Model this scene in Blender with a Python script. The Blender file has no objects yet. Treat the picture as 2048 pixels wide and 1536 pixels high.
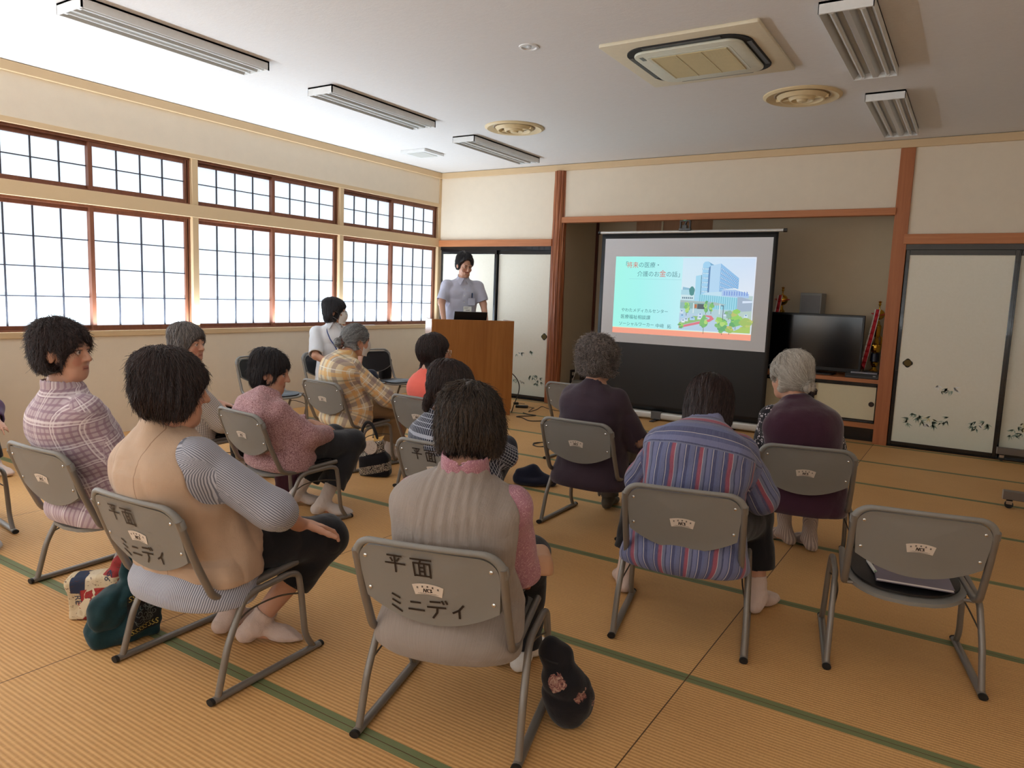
import bpy, bmesh, math, random
import numpy as np
from mathutils import Vector, Matrix

SC = bpy.context.scene
COL = SC.collection

# ------------------------------------------------------------------ camera
cam_d = bpy.data.cameras.new('camera')
cam = bpy.data.objects.new('camera', cam_d)
COL.objects.link(cam)
cam_d.sensor_fit = 'HORIZONTAL'
cam_d.sensor_width = 36.0
cam_d.lens = 1453.8 / 2048.0 * 36.0
cam_d.clip_start = 0.05
_ya, _pi, _ro = 0.56394, -0.121174, 0.0378526
_fw = Vector((-math.sin(_ya) * math.cos(_pi), math.cos(_ya) * math.cos(_pi), math.sin(_pi)))
_rt = Vector((math.cos(_ya), math.sin(_ya), 0))
_up = _rt.cross(_fw)
_r2 = _rt * math.cos(_ro) + _up * math.sin(_ro)
_u2 = _up * math.cos(_ro) - _rt * math.sin(_ro)
cam.matrix_world = Matrix(((_r2.x, _u2.x, -_fw.x, 6.284), (_r2.y, _u2.y, -_fw.y, -7.964),
                           (_r2.z, _u2.z, -_fw.z, 1.33), (0, 0, 0, 1)))
SC.camera = cam

# ------------------------------------------------------------------ exposure, world
SC.view_settings.view_transform = 'Standard'
SC.view_settings.look = 'None'
SC.view_settings.exposure = 0.06
SC.view_settings.gamma = 1.0
SC.view_settings.use_curve_mapping = False
W = bpy.data.worlds.new('sky_outside'); SC.world = W
W.use_nodes = True
W.node_tree.nodes['Background'].inputs[0].default_value = (0.75, 0.86, 1.0, 1)
W.node_tree.nodes['Background'].inputs[1].default_value = 1.0
PANE_LEFT = ((0.76, 0.87, 1.0), .94)     # daylight behind the frosted window panes
PANE_FILL = ((0.90, 0.96, 1.0), 4.2)       # two unseen left bays, made brighter as added fill light
PANE_REAR = ((0.95, 0.97, 1.0), .3)      # unseen rear wall windows, added as fill light

# added up-facing area lights along the sills, to brighten the ceiling
def sill_fill(name, loc, rot, sx, sy, e, c):
    l = bpy.data.lights.new(name, 'AREA'); l.shape = 'RECTANGLE'; l.size = sx; l.size_y = sy; l.energy = e; l.color = c
    o = bpy.data.objects.new(name, l); COL.objects.link(o); o.location = loc; o.rotation_euler = rot; return o
sill_fill('window_daylight', (.05, -4.9, .93), (math.radians(180), math.radians(9), 0), .05, 9.2, 150, (.76, .88, 1.0))
sill_fill('window_daylight', (4.4, -9.9 + .1, .93), (math.radians(180), 0, 0), 7.4, .08, 120, (.98, .99, 1.0))

# ------------------------------------------------------------------ material helpers
def lin(c):
    if max(c) > 1.0: c = [v / 255.0 for v in c]
    return tuple((v / 12.92) if v <= 0.04045 else ((v + 0.055) / 1.055) ** 2.4 for v in c)
def rgba(c): return (*lin(c), 1.0)
MATS = {}
class NT:
    def __init__(s, name):
        s.m = bpy.data.materials.new(name); s.m.use_nodes = True
        s.t = s.m.node_tree; s.b = s.t.nodes['Principled BSDF']; s.out = s.t.nodes['Material Output']
    def n(s, typ, **kw):
        x = s.t.nodes.new(typ)
        for k, v in kw.items(): setattr(x, k, v)
        return x
    def l(s, a, b): s.t.links.new(a, b)
    def math(s, op, a, b=None, c=None, clamp=False):
        x = s.n('ShaderNodeMath', operation=op, use_clamp=clamp)
        for i, v in enumerate((a, b, c)):
            if v is None: continue
            if isinstance(v, (int, float)): x.inputs[i].default_value = v
            else: s.l(v, x.inputs[i])
        return x.outputs[0]
    def mix(s, f, a, b, blend='MIX'):
        x = s.n('ShaderNodeMix', data_type='RGBA', blend_type=blend)
        for i, v in ((0, f), (6, a), (7, b)):
            if isinstance(v, (int, float)): x.inputs[i].default_value = v
            elif isinstance(v, tuple): x.inputs[i].default_value = v
            else: s.l(v, x.inputs[i])
        return x.outputs[2]
    def noise(s, vec, scale, detail=3, rough=.55, dist=0):
        x = s.n('ShaderNodeTexNoise'); x.inputs['Scale'].default_value = scale
        x.inputs['Detail'].default_value = detail; x.inputs['Roughness'].default_value = rough
        x.inputs['Distortion'].default_value = dist
        if vec is not None: s.l(vec, x.inputs['Vector'])
        return x.outputs[0]
    def mapping(s, vec, scale=(1, 1, 1), loc=(0, 0, 0), rot=(0, 0, 0)):
        x = s.n('ShaderNodeMapping'); x.inputs['Scale'].default_value = scale
        x.inputs['Location'].default_value = loc; x.inputs['Rotation'].default_value = rot
        s.l(vec, x.inputs['Vector']); return x.outputs[0]
    def ramp(s, f, stops, interp='LINEAR'):
        x = s.n('ShaderNodeValToRGB'); x.color_ramp.interpolation = interp
        e = x.color_ramp.elements
        while len(e) < len(stops): e.new(0.5)
        for i, (p, c) in enumerate(stops):
            e[i].position = p; e[i].color = c
        s.l(f, x.inputs[0]); return x.outputs[0]
    def bump(s, h, strength=.3, dist=.01):
        x = s.n('ShaderNodeBump'); x.inputs['Strength'].default_value = strength
        x.inputs['Distance'].default_value = dist; s.l(h, x.inputs['Height'])
        s.l(x.outputs[0], s.b.inputs['Normal']); return x
    def color(s, c):
        if isinstance(c, tuple): s.b.inputs['Base Color'].default_value = c
        else: s.l(c, s.b.inputs['Base Color'])
    def set(s, **kw):
        for k, v in kw.items(): s.b.inputs[k.replace('_', ' ')].default_value = v
    def coord(s, which='Object'): return s.n('ShaderNodeTexCoord').outputs[which]
    def pos(s): return s.n('ShaderNodeNewGeometry').outputs['Position']
    def attr(s, name, out='Color'): return s.n('ShaderNodeAttribute', attribute_name=name).outputs[out]

def simple(name, c, rough=.5, metal=0.0, var=0.06, vscale=30, bump=0.0, bscale=200, spec=.5, coat=0.0):
    """plain material with a little procedural colour variation"""
    if name in MATS: return MATS[name]
    t = NT(name); co = t.coord()
    f = t.noise(co, vscale)
    c0 = lin(c); a = tuple(min(1, v * (1 - var)) for v in c0) + (1,); b = tuple(min(1, v * (1 + var)) for v in c0) + (1,)
    t.color(t.mix(f, a, b)); t.set(Roughness=rough, Metallic=metal)
    t.b.inputs['Specular IOR Level'].default_value = spec
    t.b.inputs['Coat Weight'].default_value = coat
    if bump: t.bump(t.noise(co, bscale), bump, .002)
    MATS[name] = t.m; return t.m

def wood(name, c1, c2, axis='Z', scale=6, rough=.45, stretch=14, fine=1.0):
    if name in MATS: return MATS[name]
    t = NT(name); co = t.coord()
    s = {'X': (1 / stretch, 1, 1), 'Y': (1, 1 / stretch, 1), 'Z': (1, 1, 1 / stretch)}[axis]
    mp = t.mapping(co, tuple(v * scale for v in s))
    f = t.noise(mp, 3.0, 6, .6, .6)
    g = t.noise(mp, 22.0, 2, .5)
    f2 = t.math('ADD', t.math('MULTIPLY', f, .75), t.math('MULTIPLY', g, .25 * fine))
    t.color(t.ramp(f2, [(0.3, rgba(c1)), (0.7, rgba(c2))])); t.set(Roughness=rough)
    t.bump(g, .08, .002)
    MATS[name] = t.m; return t.m

def emit(name, c, strength, diffuse=None):
    if name in MATS: return MATS[name]
    t = NT(name); t.color((*(diffuse or (0, 0, 0)), 1)); t.set(Roughness=.6)
    t.b.inputs['Emission Color'].default_value = (*c, 1); t.b.inputs['Emission Strength'].default_value = strength
    MATS[name] = t.m; return t.m

# ------------------------------------------------------------------ object helpers
def link(o, parent=None):
    COL.objects.link(o)
    if parent is not None: o.parent = parent
    return o
def tag(o, label=None, cat=None, group=None, kind=None):
    if label: o['label'] = label
    if cat: o['category'] = cat
    if group: o['group'] = group
    if kind: o['kind'] = kind
    return o
def empty(name, loc=(0, 0, 0), rz=0.0, label=None, cat=None, group=None, kind=None, parent=None):
    o = bpy.data.objects.new(name, None); link(o, parent); o.location = loc; o.rotation_euler = (0, 0, rz)
    o.empty_display_size = .1
    return tag(o, label, cat, group, kind)
def structure(o): o['kind'] = 'structure'; return o

class MB:
    """collects geometry, links it as ONE mesh object"""
    def __init__(s): s.v = []; s.f = []; s.fm = []; s.cur = 0; s.col = None
    def add(s, vs, fs):
        o = len(s.v); s.v.extend([tuple(v) for v in vs]); s.f.extend([tuple(i + o for i in f) for f in fs]); s.fm.extend([s.cur] * len(fs))
    def box(s, lo, hi, M=None):
        x0, y0, z0 = lo; x1, y1, z1 = hi
        vs = [(x0, y0, z0), (x1, y0, z0), (x1, y1, z0), (x0, y1, z0), (x0, y0, z1), (x1, y0, z1), (x1, y1, z1), (x0, y1, z1)]
        if M is not None: vs = [tuple(M @ Vector(v)) for v in vs]
        s.add(vs, [(0, 3, 2, 1), (4, 5, 6, 7), (0, 1, 5, 4), (1, 2, 6, 5), (2, 3, 7, 6), (3, 0, 4, 7)]); return s
    def tube(s, path, r, n=10, cap=True, flat=None, closed=False):
        """sweep a circle (or ellipse flat=(rx,ry, upvector)) along a path; r may be a list"""
        P = [Vector(p) for p in path]; m = len(P)
        rs = r if isinstance(r, (list, tuple)) else [r] * m
        T = []
        for i in range(m):
            if closed: a = P[(i + 1) % m] - P[i - 1]
            else: a = P[min(i + 1, m - 1)] - P[max(i - 1, 0)]
            T.append(a.normalized() if a.length > 1e-9 else Vector((0, 0, 1)))
        if flat: ref = Vector(flat[2])
        else: ref = Vector((0, 0, 1)) if abs(T[0].z) < .9 else Vector((1, 0, 0))
        N = (ref - T[0] * ref.dot(T[0])).normalized(); rings = []
        for i in range(m):
            if flat: N = (ref - T[i] * ref.dot(T[i])); N = N.normalized() if N.length > 1e-6 else Vector((1, 0, 0))
            else:
                N = N - T[i] * N.dot(T[i]); N = N.normalized() if N.length > 1e-6 else Vector((1, 0, 0))
            B = T[i].cross(N)
            ra, rb = (flat[0], flat[1]) if flat else (rs[i], rs[i])
            rings.append([P[i] + N * (rb * math.sin(2 * math.pi * k / n)) + B * (ra * math.cos(2 * math.pi * k / n)) for k in range(n)])
        vs = [p for rg in rings for p in rg]; fs = []
        for i in range(m if closed else m - 1):
            j = (i + 1) % m
            for k in range(n):
                fs.append((i * n + k, i * n + (k + 1) % n, j * n + (k + 1) % n, j * n + k))
        if cap and not closed:
            fs.append(tuple(range(n - 1, -1, -1))); fs.append(tuple((m - 1) * n + k for k in range(n)))
        s.add(vs, fs); return s
    def lathe(s, prof, n=24, M=None, cap=True):
        vs = []; fs = []; m = len(prof)
        for (r, z) in prof:
            for k in range(n):
                a = 2 * math.pi * k / n; v = Vector((r * math.cos(a), r * math.sin(a), z)); vs.append(M @ v if M is not None else v)
        for i in range(m - 1):
            for k in range(n): fs.append((i * n + k, i * n + (k + 1) % n, (i + 1) * n + (k + 1) % n, (i + 1) * n + k))
        if cap:
            fs.append(tuple(range(n - 1, -1, -1))); fs.append(tuple((m - 1) * n + k for k in range(n)))
        s.add(vs, fs); return s
    def prism(s, poly, h0, h1, M=None):
        """extrude a 2-D polygon (x,y) from h0 to h1 along z, then M"""
        n = len(poly); vs = [Vector((x, y, h0)) for x, y in poly] + [Vector((x, y, h1)) for x, y in poly]
        if M is not None: vs = [M @ v for v in vs]
        fs = [tuple(range(n - 1, -1, -1)), tuple(range(n, 2 * n))] + [(k, (k + 1) % n, n + (k + 1) % n, n + k) for k in range(n)]
        s.add(vs, fs); return s
    def grid(s, fn, nu, nv, closed_u=False):
        vs = [fn(i / (nu if closed_u else nu - 1), j / (nv - 1)) for j in range(nv) for i in range(nu)]
        fs = []
        for j in range(nv - 1):
            for i in range(nu if closed_u else nu - 1):
                i2 = (i + 1) % nu
                fs.append((j * nu + i, j * nu + i2, (j + 1) * nu + i2, (j + 1) * nu + i))
        s.add(vs, fs); return s
    def build(s, name, mats, parent=None, smooth=35, bevel=0.0, bseg=2, solid=0.0, sub=0):
        me = bpy.data.meshes.new(name)
        me.from_pydata([tuple(v) for v in s.v], [], s.f); me.validate(); me.update()
        if not isinstance(mats, (list, tuple)): mats = [mats]
        for m in mats: me.materials.append(m)
        if len(mats) > 1: me.polygons.foreach_set('material_index', s.fm[:len(me.polygons)])
        bm = bmesh.new(); bm.from_mesh(me); bmesh.ops.recalc_face_normals(bm, faces=bm.faces)
        if bevel:
            es = [e for e in bm.edges if len(e.link_faces) == 2 and e.calc_face_angle(0) > .5]
            bmesh.ops.bevel(bm, geom=es, offset=bevel, segments=bseg, affect='EDGES', profile=.5, clamp_overlap=True)
        bm.to_mesh(me); bm.free()
        o = bpy.data.objects.new(name, me); link(o, parent)
        if smooth:
            me.polygons.foreach_set('use_smooth', [True] * len(me.polygons))
            try: me.set_sharp_from_angle(angle=math.radians(smooth))
            except Exception: pass
        if solid: md = o.modifiers.new('s', 'SOLIDIFY'); md.thickness = solid; md.offset = 0
        if sub: md = o.modifiers.new('u', 'SUBSURF'); md.levels = sub; md.render_levels = sub
        return o

def rbox2d(w, h, r, n=5):
    """rounded rectangle polygon centred at 0"""
    p = []
    for cx, cy, a0 in ((w / 2 - r, h / 2 - r, 0), (-w / 2 + r, h / 2 - r, 90), (-w / 2 + r, -h / 2 + r, 180), (w / 2 - r, -h / 2 + r, 270)):
        for k in range(n + 1):
            a = math.radians(a0 + 90 * k / n); p.append((cx + r * math.cos(a), cy + r * math.sin(a)))
    return p
def arcpts(c, r, a0, a1, n):
    return [(c[0] + r * math.cos(math.radians(a0 + (a1 - a0) * i / n)), c[1] + r * math.sin(math.radians(a0 + (a1 - a0) * i / n))) for i in range(n + 1)]
def smooth_path(pts, n=6):
    """Catmull-Rom through the points"""
    P = [Vector(p) for p in pts]; out = []
    for i in range(len(P) - 1):
        p0 = P[max(i - 1, 0)]; p1 = P[i]; p2 = P[i + 1]; p3 = P[min(i + 2, len(P) - 1)]
        for k in range(n):
            t = k / n
            out.append(.5 * ((2 * p1) + (p2 - p0) * t + (2 * p0 - 5 * p1 + 4 * p2 - p3) * t * t + (3 * p1 - p0 - 3 * p2 + p3) * t ** 3))
    out.append(P[-1]); return out
def round_path(pts, r, n=5):
    """polyline with its corners rounded at radius r"""
    P = [Vector(p) for p in pts]; out = [P[0]]
    for i in range(1, len(P) - 1):
        a = (P[i - 1] - P[i]); b = (P[i + 1] - P[i]); d = min(r, a.length * .48, b.length * .48)
        A = P[i] + a.normalized() * d; B = P[i] + b.normalized() * d
        for k in range(n + 1):
            t = k / n; out.append(A * (1 - t) ** 2 + P[i] * 2 * t * (1 - t) + B * t * t)
    out.append(P[-1]); return out

def text_mesh(name, s, size, mat, M, parent=None, extrude=.0004, align='LEFT', shear=0.0, offset=0.0):
    cu = bpy.data.curves.new(name, 'FONT'); cu.body = s; cu.size = size; cu.extrude = extrude; cu.align_x = align
    cu.shear = shear; cu.offset = offset; cu.resolution_u = 4
    tmp = bpy.data.objects.new(name + '_t', cu); COL.objects.link(tmp)
    dg = bpy.context.evaluated_depsgraph_get(); me = bpy.data.meshes.new_from_object(tmp.evaluated_get(dg))
    COL.objects.unlink(tmp); bpy.data.objects.remove(tmp)
    me.name = name; me.transform(M); me.materials.clear(); me.materials.append(mat)
    o = bpy.data.objects.new(name, me); link(o, parent); return o
def stroke_poly(pts, w):
    """flat ribbon outline polygons (list of quads) of a pen stroke"""
    q = []
    for a, b in zip(pts[:-1], pts[1:]):
        dx, dy = b[0] - a[0], b[1] - a[1]; l = math.hypot(dx, dy) or 1; nx, ny = -dy / l * w / 2, dx / l * w / 2
        ex, ey = dx / l * w * .3, dy / l * w * .3
        q.append([(a[0] + nx - ex, a[1] + ny - ey), (a[0] - nx - ex, a[1] - ny - ey), (b[0] - nx + ex, b[1] - ny + ey), (b[0] + nx + ex, b[1] + ny + ey)])
    return q
def copy_tree(o, parent=None):
    c = o.copy(); COL.objects.link(c)
    if parent is not None: c.parent = parent
    for ch in list(o.children): copy_tree(ch, c)
    return c
def rotm(yaw=0, pitch=0, roll=0):
    """yaw about z (left +), pitch (nose down +), roll (right ear down +) in degrees; numpy 3x3"""
    a, b, c = map(math.radians, (yaw, -pitch, roll))
    Z = np.array([[math.cos(a), -math.sin(a), 0], [math.sin(a), math.cos(a), 0], [0, 0, 1]])
    X = np.array([[1, 0, 0], [0, math.cos(b), -math.sin(b)], [0, math.sin(b), math.cos(b)]])
    Y = np.array([[math.cos(c), 0, math.sin(c)], [0, 1, 0], [-math.sin(c), 0, math.cos(c)]])
    return Z @ X @ Y
# ================================================================== SETTING
CEIL = 2.93; XR = 9.25; YB = -9.9            # room: x 0..XR, y YB..0
def m_plaster(name, c, scale=900, strength=.25, var=.04):
    t = NT(name); p = t.pos(); f = t.noise(p, 9, 3); c0 = lin(c)
    t.color(t.mix(f, tuple(v * (1 - var) for v in c0) + (1,), tuple(min(1, v * (1 + var)) for v in c0) + (1,)))
    t.set(Roughness=.9); t.bump(t.noise(p, scale / 10, 4, .7), strength, .004); return t.m
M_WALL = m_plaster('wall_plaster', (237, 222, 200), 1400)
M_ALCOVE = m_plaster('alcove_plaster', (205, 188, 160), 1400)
M_CASING = simple('casing_beige', (222, 192, 150), .55, var=.04, vscale=6)
def _ceil():
    t = NT('ceiling_paper'); p = t.pos()
    f = t.noise(t.mapping(p, (16, 60, 16)), 1.2, 4, .65, 1.2)
    t.color(t.mix(f, rgba((226, 222, 218)), rgba((240, 237, 234)))); t.set(Roughness=.85)
    t.bump(f, .35, .004); return t.m
M_CEIL = _ceil()
M_CEDAR = wood('cedar_beam', (178, 106, 62), (206, 136, 88), 'X', 5, .5, 18)
M_CEDARV = wood('cedar_post', (160, 92, 52), (190, 118, 72), 'Z', 5, .5, 18)
M_SASH = wood('sash_brown', (112, 66, 46), (140, 86, 60), 'Z', 5, .45, 10)
M_LAT = simple('lattice_dark', (52, 52, 62), .5)
M_BLACK = simple('black_lacquer', (18, 17, 20), .22, coat=.4)

def _tatami():
    t = NT('tatami'); p = t.pos(); sp = t.n('ShaderNodeSeparateXYZ'); t.l(p, sp.inputs[0])
    X, Y = sp.outputs[0], sp.outputs[1]
    v = t.math('DIVIDE', t.math('ADD', Y, .081 + 909.4), .9094)          # rows of mats
    fr = t.math('FRACT', v); row = t.math('FLOOR', v)
    dy = t.math('MULTIPLY', t.math('MINIMUM', fr, t.math('SUBTRACT', 1.0, fr)), .9094)
    u = t.math('DIVIDE', t.math('ADD', X, 18.45), 1.845); fu = t.math('FRACT', u); colm = t.math('FLOOR', u)
    dx = t.math('MULTIPLY', t.math('MINIMUM', fu, t.math('SUBTRACT', 1.0, fu)), 1.845)
    border = t.math('LESS_THAN', dy, .0265)
    seam = t.math('MAXIMUM', t.math('LESS_THAN', dy, .0016), t.math('LESS_THAN', dx, .0022))
    # rush weave: ribs along the mat, fine cross threads
    ribs = t.math('SINE', t.math('MULTIPLY', Y, 2 * math.pi / .0152))
    cross = t.noise(t.mapping(p, (260, 40, 1)), 1.0, 2, .5)
    warp = t.noise(t.mapping(p, (5, 300, 1)), 1.0, 2, .5)
    wn = t.n('ShaderNodeTexWhiteNoise', noise_dimensions='2D'); cmb = t.n('ShaderNodeCombineXYZ')
    t.l(row, cmb.inputs[0]); t.l(colm, cmb.inputs[1]); t.l(cmb.outputs[0], wn.inputs[0])
    big = t.noise(p, .9, 3, .6)
    f = t.math('ADD', t.math('MULTIPLY', ribs, .15), t.math('MULTIPLY', cross, .32))
    f = t.math('ADD', f, t.math('MULTIPLY', warp, .25)); f = t.math('ADD', f, t.math('MULTIPLY', wn.outputs[0], .12))
    f = t.math('ADD', f, t.math('MULTIPLY', big, .32))
    rush = t.ramp(f, [(.12, rgba((168, 120, 70))), (.45, rgba((208, 158, 100))), (.8, rgba((230, 184, 124)))])
    gn = t.noise(t.mapping(p, (400, 400, 1)), 1.0, 2)
    grn = t.mix(gn, rgba((104, 112, 74)), rgba((134, 140, 98)))
    c = t.mix(border, rush, grn); c = t.mix(seam, c, rgba((92, 66, 38)))
    t.color(c); t.set(Roughness=.62); t.b.inputs['Specular IOR Level'].default_value = .3
    h = t.math('MULTIPLY', t.math('ADD', t.math('MULTIPLY', ribs, .5), t.math('MULTIPLY', cross, .6)), t.math('SUBTRACT', 1.0, border))
    h = t.math('SUBTRACT', h, t.math('MULTIPLY', seam, 2.0))
    t.bump(h, .55, .0016); return t.m
M_TATAMI = _tatami()

structure(MB().box((-.2, YB, -.06), (XR + .2, 1.1, 0)).build('floor', M_TATAMI, smooth=0))
structure(MB().box((-.2, YB - .2, CEIL), (XR + .2, 1.1, CEIL + .1)).build('ceiling', M_CEIL, smooth=0))

# ---- left wall with five window bays (0.06 pillars every 1.87 m)
bays = [(-1.802, -.05)] + [(-1.865 - 1.87 * k - 1.807, -1.865 - 1.87 * k) for k in range(4)]
w = MB(); T = -.16
w.box((T, YB, 0), (0, 0, .852)); w.box((T, YB, 2.522), (0, 0, CEIL)); w.box((T, YB, .852), (0, bays[-1][0], 2.522))
structure(w.build('wall_left', M_WALL, smooth=0))
c = MB()
c.box((T, bays[-1][0], .852), (.012, 0, .900)); c.box((T, bays[-1][0], 1.946), (.006, 0, 2.060)); c.box((T, bays[-1][0], 2.480), (.008, 0, 2.524))
for (a, b) in bays:
    c.box((T, b, .9), (.004, b + .063 if b < -.1 else 0, 1.946)); c.box((T, b, 2.06), (.004, b + .063 if b < -.1 else 0, 2.48))
structure(c.build('trim_1', M_CASING, smooth=0, bevel=.003))
structure(MB().box((-.004, -.045, 2.522), (.008, .0, 2.853)).build('trim_2', M_CASING, smooth=0))
# cornice
k = MB(); k.box((0, YB, 2.853), (.03, 0, 2.926)); k.box((0, -.03, 2.853), (XR, 0, 2.926)); k.box((XR - .03, YB, 2.853), (XR, 0, 2.926))
structure(k.build('trim_3', M_CASING, smooth=0, bevel=.004))

def m_pane(name, c, s):
    t = NT(name); p = t.pos()
    v = t.n('ShaderNodeTexVoronoi'); v.inputs['Scale'].default_value = 26; t.l(p, v.inputs['Vector'])
    fl = t.math('MULTIPLY', t.math('LESS_THAN', v.outputs['Distance'], .16), t.math('GREATER_THAN', t.noise(p, 2.4, 2), .52))
    col = t.mix(t.math('MULTIPLY', fl, .55), (*c, 1), (c[0] * .80, c[1] * .89, c[2], 1))
    t.color((.55, .6, .62, 1)); t.set(Roughness=.35)
    t.l(col, t.b.inputs['Emission Color']); t.b.inputs['Emission Strength'].default_value = s
    return t.m
M_PANE = m_pane('frosted_pane', *PANE_LEFT)
M_PANE3 = m_pane('frosted_pane_sunny', *PANE_FILL)
M_PANE2 = m_pane('frosted_pane_rear', *PANE_REAR)

def sash(parent, y0, y1, z0, z1, x, nh, mpane, plane='X', fixed=0.0):
    """one sliding sash with 4 x nh panes; y is the run of the wall"""
    def P(a, lo, hi, z_0, z_1, d0, d1):
        if plane == 'X': return a.box((x + d0, lo, z_0), (x + d1, hi, z_1))
        return a.box((lo, fixed + d0, z_0), (hi, fixed + d1, z_1))
    fw = .034
    f = MB(); P(f, y0, y0 + fw, z0, z1, -.015, .015); P(f, y1 - fw, y1, z0, z1, -.015, .015)
    P(f, y0 + fw, y1 - fw, z0, z0 + fw, -.014, .014); P(f, y0 + fw, y1 - fw, z1 - fw, z1, -.014, .014)
    o = f.build('sash', M_SASH, parent, smooth=0, bevel=.002)
    l = MB(); a0, a1 = y0 + fw, y1 - fw; b0, b1 = z0 + fw, z1 - fw
    for i in range(1, 4):
        yy = a0 + (a1 - a0) * i / 4; P(l, yy - .0045, yy + .0045, b0, b1, -.008, .006)
    for j in range(1, nh):
        zz = b0 + (b1 - b0) * j / nh; P(l, a0, a1, zz - .004, zz + .004, -.008, .004)
    l.build('lattice', M_LAT, o, smooth=0)
    g = MB(); P(g, a0 - .004, a1 + .004, b0 - .004, b1 + .004, -.013, -.009)
    g.build('pane', mpane, o, smooth=0)
for n, (a, b) in enumerate(bays):
    wn = empty('window_%d' % (n + 1), (0, (a + b) / 2, .9), kind='structure')
    for z0, z1, nh in ((.9, 1.946, 4), (2.06, 2.48, 2)):
        m = (a + b) / 2
        fr = MB(); fr.box((-.12, a, z0), (-.035, a + .012, z1)); fr.box((-.12, b - .03, z0), (-.035, b, z1)); fr.box((-.12, a, z0), (-.03, b, z0 + .012)); fr.box((-.12, a, z1 - .02), (-.03, b, z1))
        of = fr.build('window_frame', M_SASH, wn, smooth=0); of.location = -wn.location
        for lo, hi, x in ((a + .01, m + .02, -.082), (m - .018, b - .02, -.05)):
            sash(wn, lo - wn.location.y, hi - wn.location.y, z0 + .01 - .9, z1 - .018 - .9, x, nh, M_PANE if n < 3 else M_PANE3)  # out-of-view bays take the brighter fill panes
# shoji behind: closing boards outside the panes
structure(MB().box((-.2, YB, .852), (T, 0, 2.522)).build('wall_outer', M_WALL, smooth=0))

# ---- back wall (y = 0) with cupboard bay, alcove and fusuma bay
AX0, AX1, AY = 1.90, 5.53, .95
w = MB()
w.box((0, 0, 2.038), (1.80, .14, CEIL)); w.box((AX0 - .12, 0, 2.300), (AX1, .14, CEIL)); w.box((5.63, 0, 2.050), (XR, .14, CEIL))
w.box((-.16, .09, 0), (1.80, .2, 2.1)); w.box((5.63, .09, 0), (XR, .2, 2.1))
structure(w.build('wall_back', M_WALL, smooth=0))
a = MB()
a.box((AX0 - .08, .05, 0), (AX0, AY + .08, 2.6)); a.box((AX0, AY, 0), (AX1, AY + .08, 2.6)); a.box((AX1, .05, 0), (AX1 + .08, AY + .08, 2.6))
a.box((AX0, .10, 2.42), (AX1, AY + .08, 2.5))
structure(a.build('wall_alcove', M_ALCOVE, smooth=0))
l = MB(); l.box((0, -.035, 1.952), (1.765, .02, 2.038)); structure(l.build('trim_4', M_CEDAR, smooth=0, bevel=.004))
l = MB(); l.box((1.86, -.035, 2.232), (AX1, .06, 2.300)); structure(l.build('trim_5', M_CEDAR, smooth=0, bevel=.004))
l = MB(); l.box((5.62, -.03, 1.956), (XR, .02, 2.050)); structure(l.build('trim_6', M_CEDAR, smooth=0, bevel=.004))
l = MB(); l.box((5.52, -.02, 0), (5.645, .12, 2.853)); structure(l.build('trim_7', M_CEDARV, smooth=0, bevel=.004))
# thin post in the alcove corner, boarded hanging cupboard at the top of the alcove
structure(MB().box((AX0 - .004, AY - .035, .1), (AX0 + .03, AY, 2.45)).build('trim_8', wood('dark_post', (74, 34, 24), (104, 50, 34), 'Z', 5), smooth=0))
M_DIMB = wood('alcove_board', (150, 100, 58), (172, 120, 74), 'Z', 4, .5, 10)
h = MB(); h.box((2.48, AY - .05, 1.9), (2.82, AY, 2.45)); h.box((2.845, AY - .05, 1.9), (3.53, AY, 2.45)); h.box((3.53, AY - .09, 1.9), (3.555, AY, 2.45))
structure(h.build('trim_9', M_DIMB, smooth=0))
structure(MB().box((2.82, AY - .06, 1.9), (2.845, AY, 2.45)).build('trim_10', simple('pale_strip', (196, 176, 140), .6), smooth=0))
# plaster wall of the shelf side stands further forward
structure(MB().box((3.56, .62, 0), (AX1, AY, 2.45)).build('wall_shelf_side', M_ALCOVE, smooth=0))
M_TOKO = wood('alcove_floor', (150, 96, 56), (176, 118, 74), 'X', 4, .35, 18)
structure(MB().box((AX0, .06, 0), (3.75, AY, .10)).build('trim_11', M_TOKO, smooth=0, bevel=.004))

# ---- right and rear walls, out of the picture, the rear one with glowing windows added for fill light
w = MB(); w.box((XR, YB, 0), (XR + .14, .14, CEIL)); structure(w.build('wall_right', M_WALL, smooth=0))
w = MB(); w.box((-.16, YB - .14, 0), (XR + .14, YB, .852)); w.box((-.16, YB - .14, 2.4), (XR + .14, YB, CEIL))
for xa, xb in ((-.16, .6), (3.0, 3.2), (5.6, 5.8), (8.2, XR + .14)): w.box((xa, YB - .14, .852), (xb, YB, 2.4))
structure(w.build('wall_rear', M_WALL, smooth=0))
for n, (xa, xb) in enumerate(((.6, 3.0), (3.2, 5.6), (5.8, 8.2))):
    wn = empty('window_%d' % (n + 6), (0, 0, 0), kind='structure')
    m = (xa + xb) / 2
    for lo, hi, d in ((xa, m + .02, -.10), (m - .02, xb, -.07)):
        sash(wn, lo, hi, .86, 2.395, 0, 4, M_PANE2, 'Y', YB + d)
structure(MB().box((-.16, YB - .3, .8), (XR + .14, YB - .16, 2.45)).build('wall_rear_outer', M_WALL, smooth=0))

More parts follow.
